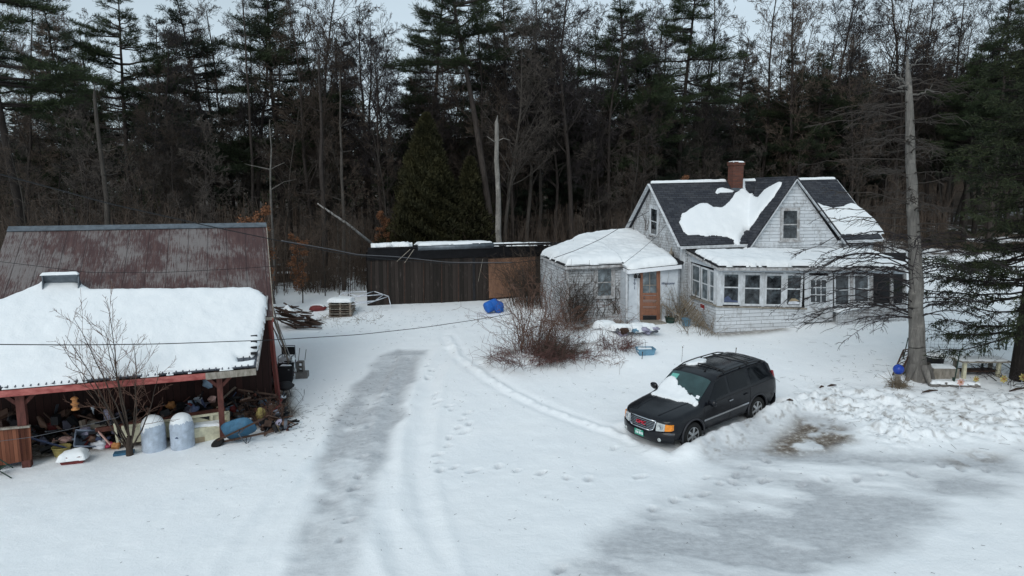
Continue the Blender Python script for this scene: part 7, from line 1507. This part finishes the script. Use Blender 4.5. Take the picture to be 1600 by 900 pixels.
# lumber leaning on the gable and the pile beside
P0 = gpx(452, 530)
for k in range(7):
    a = E1 + bv * (2.6 + k * .38) + bu * (.75 + .08 * (k % 3)); a[2] = gz(a[0], a[1]); b_ = E1 + bv * (2.3 + k * .40) + bu * .18; b_[2] = a[2] + [2.9, 2.4, 2.6, 1.8, 2.3, 1.6, 2.0][k]
    mb = MB(); mb.beam(a, b_, .03, [.16, .1, .22, .12, .18, .1, .2][k], bv); tag(mb.build('leaning_plank', ['old_wood', 'grey_wood', 'trim_worn'][k % 3]), 'weathered plank leaning on the barn gable wall, one of a row of seven', 'plank', 'planks leaning on the barn gable')
P = gpx(468, 511); g = np.random.default_rng(8); LP_ = MB(); 
for k in range(60):
    a = g.uniform(-.5, .2); c0 = P + [g.uniform(-.7, .7), g.uniform(-.6, .9), 0]; hgt = max(.03, 1.15 - 1.1 * abs(c0[0] - P[0] + .6)) * g.random(); d = np.array([math.cos(a) * .9, math.sin(a) * .4, g.uniform(-.45, .1)]); c0[2] = gz(c0[0], c0[1]) + hgt + .1; L_ = g.uniform(.6, 1.5)
    LP_.beam(c0 - d * L_ / 2, c0 + d * L_ / 2, .10, .035)
T = tag(LP_.build('lumber_pile', 'dark_wood'), 'sloping heap of dark boards dusted with snow right of the barn', 'lumber')
zpile = lambda x, y: np.vectorize(gz)(x, y) + np.clip(1.0 - 1.0 * np.abs(x - P[0] + .6), 0, 1.1) * .95
for k in range(7): q = P + [g.uniform(-.75, .5), g.uniform(-.5, .8), 0]; a = g.uniform(-.6, 0); snow_patch([tuple((q + [math.cos(a + b_) * r_, math.sin(a + b_) * r_, 0])[:2]) for b_, r_ in ((0, .55), (1.3, .12), (3.14, .55), (4.4, .12))], zpile, .10, a, .04, .1, 80 + k, parent=T, rag=.1)
# pallets / sticker stack with snow
P = gpx(531, 496) + [0, .5, 0]; T = thing('pallet_stack', 'square stack of weathered boards topped with snow near the white frame', 'pallets', P); 
for k in range(6):
    mb = MB(); z = P[2] + .06 + k * .115
    for j in range(4): mb.box((P[0] + g.normal() * .02, P[1] - .45 + j * .3, z), (1.15, .14, .03), .05)
    for j in range(3): mb.box((P[0] - .5 + j * .5, P[1], z + .055), (.09, 1.0, .075), .05)
    mb.build('pallet', ['old_wood', 'grey_wood'][k % 2], T)
snow_patch([tuple((P + [a, b_, 0])[:2]) for a, b_ in ((-.58, -.5), (.55, -.5), (.56, .5), (-.56, .5))], lambda x, y, P=P: np.full(np.shape(x), P[2] + .78), .14, .05, .04, .15, 90, parent=T, rag=.1)
P = gpx(495, 487) + [0, .2, 0]; T = thing('red_trough', 'small rusty red trough lying left of the pallet stack under snow', 'trough', P); mb = MB(); mb.blob(P + UZ * .14, (.95, .45, .34), 4, .15); mb.build('trough_body', 'cooler_red', T); snow_patch([tuple((P + [a, b_, 0])[:2]) for a, b_ in ((-.35, -.05), (.35, -.08), (.35, .15), (-.3, .15))], lambda x, y, P=P: np.full(np.shape(x), P[2] + .26), .08, 0, .04, .1, 91, parent=T)
# collapsed white tubular frame
A = gpx(610, 479); T = thing('tent_frame', 'collapsed white tubular frame dusted with snow left of the shed', 'frame', A); mb = MB()
fr = lambda x, y, Y: atY(x, y, Y)
pts = {k: fr(x, y, Y) for k, (x, y, Y) in dict(a=(514, 471, 33.6), b=(536, 457, 34.6), c=(584, 455, 34.8), d=(607, 463, 34.2), e=(611, 479, 33.8), f=(560, 463, 33.6), g=(575, 474, 33.2), h=(548, 476, 33.0), i=(600, 460, 33.8), j=(528, 465, 33.8), k=(586, 470, 33.3), l=(556, 472, 33.2)).items()}
for ch in ('jbcd', 'de', 'afi', 'jlk', 'fc', 'bf', 'lg', 'gd', 'hk', 'jh', 'ik', 'ki', 'bl'): mb.tube([pts[c__] for c__ in ch], .022, 6)
mb.build('tube_frame', 'white_item', T)
P = gpx(790, 476); 
P = gpx(771, 491) + [0, .2, 0]; T = thing('blue_barrel', 'bright blue plastic barrel lying in snow at the driveway end by the vines', 'barrel', P); Mb = rotM(.5, 0, R(72)) ; mb = MB(); mb.lathe(P + [-.38, -.1, .28], [(0, 0), (.24, 0), (.27, .04), (.28, .3), (.26, .32), (.28, .34), (.27, .6), (.22, .68), (.0, .68)], 20, M=Mb); mb.build('barrel_body', 'blue_plastic', T); mb = MB(); mb.tube([P + [.22 + .13 * math.cos(a), 0, .45 + .17 * math.sin(a)] for a in np.linspace(-.5, 3.6, 12)], .025, 6); mb.blob(P + [.25, .05, .3], (.5, .45, .6), 5, .3); mb.build('crumpled_lid', 'blue_plastic', T)
# debris mounds by the entry
P = gpx(992, 522); T = thing('snowy_debris', 'snow covered heap of household debris with a scrap of blue in front of the entry', 'debris', P); mb = MB(); g = np.random.default_rng(12)
for k in range(26): mb.cur = k % 4; mb.blob(P + [g.uniform(-.9, .9), g.uniform(-.3, .5), g.uniform(.02, .26)], (g.uniform(.15, .5), g.uniform(.15, .3), g.uniform(.1, .22)), k, .5, None, 6, 8)
mb.build('debris', ['brown_item', 'lilac', 'grey_metal', 'dark_wood'], T); mb = MB(); mb.blob(P + [-.05, -.32, .2], (.32, .15, .16), 4, .5); mb.build('blue_scrap', 'tote_blue', T)
for k, (x, y, a, b_) in enumerate(((-.55, .1, .5, .3), (.35, .2, .6, .3), (.0, -.1, .35, .22), (-1.1, .7, .5, .3))): snow_patch([(P[0] + x + a * math.cos(q), P[1] + y + b_ * math.sin(q)) for q in np.linspace(0, 6.28, 12)[:-1]], lambda X_, Y_, P=P: np.full(np.shape(X_), P[2] + .18), .22, 0, .05, .25, 100 + k, parent=T, rag=.1)
P = gpx(872, 556); T = tangle('leaf_heap', 'dark brown heap of dead leaves and stems on the snow below the vines', 'leaf heap', P, 200, .55, .5, 'twig_brown', 67, (.3, .9), 1.0, 1.2, 6, .010)
P = gpx(1010, 556) + [0, .2, 0]; T = item('tub', 'blue_planter', 'pale blue tub half full of snow standing on the lawn above the car', 'tub', P, (.66, .44, .24), 'tote_blue', rz=.1); snow_patch([tuple((P + [a, b_, 0])[:2]) for a, b_ in ((-.28, -.17), (.28, -.17), (.28, .18), (-.28, .18))], lambda x, y, P=P: np.full(np.shape(x), P[2] + .19), .06, .1, .03, .1, 110, parent=T); mb = MB(); mb.tube([P + [0, 0, .1], P + [-.02, 0, .55], P + [-.08, 0, .58]], .008, 5); mb.build('hook', 'wire_grey', T)
item('bucket', 'blue_bucket', 'bright blue bucket left of the glazed porch foot', 'bucket', gpx(1072, 509), (.38, .38, .32), 'tote_blue'); item('bucket', 'green_pot', 'dark green pot beside the entry step', 'pot', gpx(1047, 504) , (.45, .45, .25), 'green_post')
# lattice leaning by the porch
g = np.random.default_rng(4); A = gpx(1098, 514); T = thing('lattice', 'grey wooden lattice sagging against the left wall of the glazed porch', 'lattice', A); mb = MB(); P3 = Plane(PLf.p - hu * .25, nrm(-hu * .9 - hv * .4))
for k in range(8): a, b_ = P3.hit(1062 + k * 4.5, 462 + k * 3.5), P3.hit(1082 + k * 3.6, 500 + k * 2.2); mb.beam(a, b_, .035, .012, P3.n)
for k in range(7): a, b_ = P3.hit(1082 + k * 2.5, 466 + k * 6), P3.hit(1064 + k * 4.5, 486 + k * 4.2); mb.beam(a, b_, .035, .012, P3.n)
mb.build('slats', 'dry_stems', T)
# stakes on the lawn
for x, y, h, lab in ((843, 573, .4, 'dark short stake below the leaf heap'), (1149, 556, .28, 'lone thin stake standing in the snow above the car roof'), (1065, 566, .55, 'thin reed stalk left above the car roof'), (1003, 561, .25, 'short grey peg beside the blue tub'), (685, 525, .0, '')):
    if not lab: continue
    P = gpx(x, y); mb = MB(); mb.tube([P - UZ * .05, P + [.02, 0, h]], .014 if h < .5 else .006, 5); mb.lathe(P + [.02, 0, h - .02], [(0, 0), (.02, .01), (.02, .04), (0, .05)], 6); tag(mb.build('stake', 'dark_wood'), lab, 'stake')
for x, y, nm, lab in ((1180, 698, 'x', ''), ): pass
# --- right side: bench, table, ball, pinwheels, fence
P = gpx(1402, 600); T = thing('gazing_ball', 'shiny blue glass ball on a short stone stand left of the grey dead tree', 'garden ball', P); mb = MB(); mb.lathe(P - UZ * .05, [(0, 0), (.13, 0), (.10, .08), (.08, .30), (.12, .36), (.10, .38), (0, .38)], 12); mb.build('stand', 'grey_wood', T); mb = MB(); mb.lathe(P + UZ * .32, [(.165 * math.sin(a), .165 - .165 * math.cos(a)) for a in np.linspace(0.01, math.pi - .01, 16)], 22, cap=False); bl = mb.build('ball', 'blue_ball', T); MATS['blue_ball'].node_tree.nodes['Principled BSDF'].inputs['Roughness'].default_value = .1
A_, B_ = gpx(1403, 596) + [0, .2, 0], atY(1418, 546, gpx(1403, 596)[1] + .4); T = thing('garden_trellis', 'dark lattice trellis leaning on the foot of the grey dead tree', 'trellis', A_); mb = MB(); sx = np.array([.11, -.03, .02]); 
mb.beam(A_ - sx, B_ - sx, .04, .03); mb.beam(A_ + sx, B_ + sx, .04, .03); mb.beam(B_ - sx, B_ + sx, .04, .03)
for k in range(8): a, b_ = A_ + (B_ - A_) * k / 8, A_ + (B_ - A_) * (k + 1) / 8; mb.beam(a - sx, b_ + sx, .02, .015); mb.beam(a + sx, b_ - sx, .02, .015)
mb.build('lattice_frame', 'dark_wood', T)
# old bench / table
PT = gpx(1525, 590); T = thing('garden_table', 'old grey plank table with snow on top standing under the spruce', 'table', PT); tz = atY(1520, 562, PT[1] + .2)[2]; c0 = atY(1531, 562, PT[1] + .2); mb = MB()
for k in range(3): mb.box((c0[0], c0[1] - .25 + k * .25, tz), (1.62, .23, .045), .02)
mb.build('table_top', 'grey_wood', T)
for x, y in ((-.62, -.2), (-.6, .3), (.5, -.2), (.58, .3)): q = c0 + [x, y, 0]; mb = MB(); mb.beam((q[0], q[1], gz(q[0], q[1]) - .1), (q[0], q[1], tz - .02), .10, .10); mb.build('leg', 'cream' if y < 0 else 'grey_wood', T)
mb = MB(); mb.box((c0[0], c0[1] + .1, tz - .38), (1.2, .35, .06), .02); mb.build('lower_shelf', 'dark_wood', T)
snow_patch([tuple((c0 + [a, b_, 0])[:2]) for a, b_ in ((-.76, -.30), (.74, -.30), (.76, .36), (-.76, .36))], lambda x, y: np.full(np.shape(x), tz + .024), .05, .02, .04, .1, 120, parent=T, rag=.08)
P = gpx(1478, 592) + [0, .25, 0]; T = thing('planter_box', 'low pale stone planter heaped with snow left of the old table', 'planter', P); mb = MB()
for dx, dy, sx_, sy_ in ((0, -.22, .85, .06), (0, .22, .85, .06), (-.40, 0, .06, .4), (.40, 0, .06, .4)): mb.box(P + [dx, dy, .16], (sx_, sy_, .34))
mb.build('planter_wall', 'grey_wood', T); snow_patch([tuple((P + [a, b_, 0])[:2]) for a, b_ in ((-.40, -.2), (.38, -.2), (.38, .2), (-.38, .2))], lambda x, y, P=P: np.full(np.shape(x), P[2] + .24), .2, 0, .03, .2, 121, parent=T)
P = gpx(1475, 578) + [.1, .7, 0]; T = thing('round_pot', 'dark rimmed round pot filled with snow behind the stone planter', 'pot', P); mb = MB(); mb.lathe(P, [(0, 0), (.26, 0), (.30, .30), (.33, .32), (.33, .35), (.28, .35)], 18); mb.build('pot', 'black_plastic', T); snow_patch([(P[0] + .3 * math.cos(a), P[1] + .3 * math.sin(a)) for a in np.linspace(0, 6.28, 14)[:-1]], lambda x, y, P=P: np.full(np.shape(x), P[2] + .33), .12, 0, .03, .15, 122, parent=T)
P = gpx(1488, 606) + [.1, .1, 0]; T = thing('stone_edging', 'row of low grey stones edging the bed in front of the planter', 'stones', P); 
for k in range(5): mb = MB(); q = P + [-.55 + k * .3, .12 - k * .04, .04]; mb.blob(q, (.34, .24, .20), k, .2); mb.build('stone', 'concrete', T)
snow_patch([tuple((P + [a, b_, 0])[:2]) for a, b_ in ((-.7, .02), (.8, -.14), (.8, .16), (-.6, .28))], lambda x, y, P=P: np.full(np.shape(x), P[2] + .12), .06, -.1, .04, .1, 123, parent=T, rag=.1)
for k, (x, y, mt, rad, lab) in enumerate(((1499, 602, 'pink', .13, 'pink flower pinwheel, leftmost of the row by the bed'), (1523, 597, 'yellow', .11, 'dull yellow flower pinwheel between the pink one and the large yellow one'), (1566, 597, 'yellow', .14, 'bright yellow flower pinwheel right of the old table'), (1596, 594, 'yellow', .14, 'yellow flower pinwheel at the right edge'))):
    P = gpx(x, y + 8); T = thing('pinwheel', lab, 'pinwheel', P, group='flower pinwheels'); mb = MB(); mb.tube([P - UZ * .05, P + UZ * .30], .007, 5); mb.build('stick', 'white_item', T)
    C_ = P + UZ * .28 - [0, .02, 0]
    mb = MB()
    for j in range(7): a = j * 2 * math.pi / 7 + k; d = np.array([math.cos(a), 0, math.sin(a)]); s2 = np.array([-math.sin(a), 0, math.cos(a)]); mb.prism([C_, C_ + d * rad * .6 + s2 * rad * .32 - [0, .03, 0], C_ + d * rad, C_ + d * rad * .6 - s2 * rad * .22], (0, -.008, 0))
    mb.build('petals', mt, T); mb = MB(); mb.lathe(C_ - [0, .03, 0], [(0, -.02), (.03, -.01), (.03, .01), (0, .02)], 8, M=Matrix.Rotation(R(90), 3, 'X')); mb.build('hub', 'orange', T)
for x, y, h, lab in ((1489, 604, 1.15, 'dark green metal fence post in front of the old table'), (1534, 582, 1.35, 'dark metal fence post behind the old table'), (1411, 560, .75, 'dark metal fence post left of the grey dead tree')):
    P = gpx(x, y); mb = MB(); mb.beam(P - UZ * .1, P + [.12 if x < 1500 else 0.03, 0, h], .035, .02); mb.beam(P + UZ * .05, P + [.0, .02, .3], .10, .006); tag(mb.build('fence_post', 'green_post'), lab, 'fence post')
# wire mesh fence
a, b_ = gpx(1412, 545), gpx(1600, 568); a2 = gpx(1450, 560) ; T = thing('wire_fence', 'fine wire mesh fence across the snow behind the old table', 'fence', a); mb = MB(); pA_, pB_ = gpx(1445, 560) + [0, .9, 0], gpx(1640, 560) + [0, .9, 0]; pA_[2] = gz(*pA_[:2]); pB_[2] = gz(*pB_[:2]); Lf = np.linalg.norm(pB_ - pA_)
for k in range(9): z = .1 + k * .12; mb.tube([pA_ + UZ * z, (pA_ + pB_) / 2 + UZ * (z - .04), pB_ + UZ * z], .004, 3, cap=False)
for k in range(int(Lf / .14)): p = pA_ + (pB_ - pA_) * (k * .14 / Lf); mb.tube([p + UZ * .05, p + UZ * 1.08], .0035, 3, cap=False)
mb.build('mesh_wire', 'wire_grey', T)
for x, y in ((1447, 560), (1600, 560)): p = gpx(x, y) + [0, .9, 0]; p[2] = gz(*p[:2]); mb = MB(); mb.beam(p - UZ * .1, p + UZ * 1.2, .04, .04); mb.build('post', 'green_post', T)
# sticks / bark bits on the snow
for k, (x, y, L_, a, lab) in enumerate(((1453, 613, .5, .1, 'dark stick lying on snow right of the dead tree foot'), (1284, 606, .16, .3, 'left dark clod on the snow bank rim'), (1300, 604, .3, .1, 'dark twig lump right on the snow bank rim'), (1234, 627, .18, -.6, 'small dark chunk on the bank behind the car'), (1590, 610, .7, .3, 'dark branch lying under the spruce by the right edge'))):
    P = gpx(x, y); d = np.array([math.cos(a), math.sin(a), .05]) * L_ / 2; mb = MB(); mb.tube([P - d + UZ * .02, P + [0, .02, .05], P + d + UZ * .04], [.02, .035, .015], 6); tag(mb.build('stick', 'dark_wood'), lab, 'stick')
# --- overhead wires
def cable(pts, r, lab, mt='wire', n=14, name='cable'):
    P_ = [atY(x, y, Y) for x, y, Y in pts]; out = []
    t = np.linspace(0, 1, len(P_)); 
    for i in range(len(P_) - 1):
        for s_ in np.linspace(0, 1, n, endpoint=i == len(P_) - 2): out.append(P_[i] * (1 - s_) + P_[i + 1] * s_)
    # smooth
    A_ = np.array(out); 
    for _ in range(6): A_[1:-1] = (A_[:-2] + A_[1:-1] * 2 + A_[2:]) / 4
    mb = MB(); mb.tube(list(A_), r, 6); return tag(mb.build(name, mt), lab, 'cable')
cable([(-40, 262, 13), (60, 288, 14.5), (170, 318, 16.5), (320, 352, 19.5), (440, 377, 23), (520, 394, 25.5), (600, 405, 28), (700, 412, 30.5), (800, 411, 32.2), (852, 405, 33)], .014, 'thick dark cable sagging from the upper left over the barn roof to the farmhouse')
cable([(440, 376, 23.1), (520, 390, 25.6), (560, 398, 27), (620, 401, 28.5), (700, 410, 30.6), (800, 410, 32.3)], .016, 'pale frayed cable wound along the thick cable before the shed', 'wire_grey')
cable([(-40, 538, 13.5), (120, 539, 14.5), (250, 537.5, 16), (430, 531, 18.5), (560, 523, 21), (660, 512, 24), (755, 498, 26.5), (800, 490, 27.6)], .011, 'black cable crossing low before the snowy lean-to roof towards the vines')
cable([(-40, 404, 19), (60, 416, 20), (140, 426, 21), (250, 426, 21.6), (350, 421, 22.4), (430, 416, 23)], .008, 'faint thin wire hanging along the rusty roof')
cable([(-30, 693, 14.5), (50, 683, 15.5), (120, 668, 16.6), (185, 652, 17.3)], .006, 'thin pale line strung low before the boarded panel', 'wire_grey')
cable([(866, 403, 28.3), (900, 391, 29), (940, 373, 30.5), (975, 352, 32), (1014, 330, 33)], .012, 'dark cable rising over the snowy left wing roof to the gable')
cable([(974, 412, 28), (1000, 392, 28.6), (1025, 370, 29.2), (1040, 352, 30)], .008, 'thin wire from the entry roof up to the gable window')
g = np.random.default_rng(404); S_ = []
def scat(n, f, s0, s1):
    for _ in range(n):
        x, y = f(); z = gz(x, y) + .006; a = g.random() * 6.28; L_ = g.uniform(s0, s1); d = np.array([math.cos(a), math.sin(a), 0]) * L_; S_.append((x, y, z, .004, x + d[0], y + d[1], gz(x + d[0], y + d[1]) + .012, .003))
scat(120, lambda: (g.uniform(5, 17), g.uniform(19, 26)), .02, .08); scat(330, lambda: (g.normal(13.2, 2.6), g.normal(21, 2.0)), .05, .3); scat(260, lambda: (g.uniform(-6, 5), g.uniform(20, 33)), .03, .12); scat(260, lambda: (g.normal(-6.2, .8), g.normal(20.5, 1.6)), .03, .15); scat(200, lambda: (g.uniform(-9, 0), g.uniform(30, 35)), .04, .2); scat(160, lambda: (g.uniform(-8, 12), g.uniform(11, 19)), .02, .07)
c_ = np.array([3., 22., 0]); V_, F_ = seg_tubes(S_, 3); tag(link('fallen_twigs', mk_mesh('fallen_twigs', V_ - c_, F_, None, ['twig_dark'], False), None, tuple(c_)), 'tiny fallen twigs and needles scattered over the snow of the yard', 'twigs', kind='stuff')
print('THINGS', len([o for o in bpy.data.objects if o.parent is None]), 'TREES', NT)
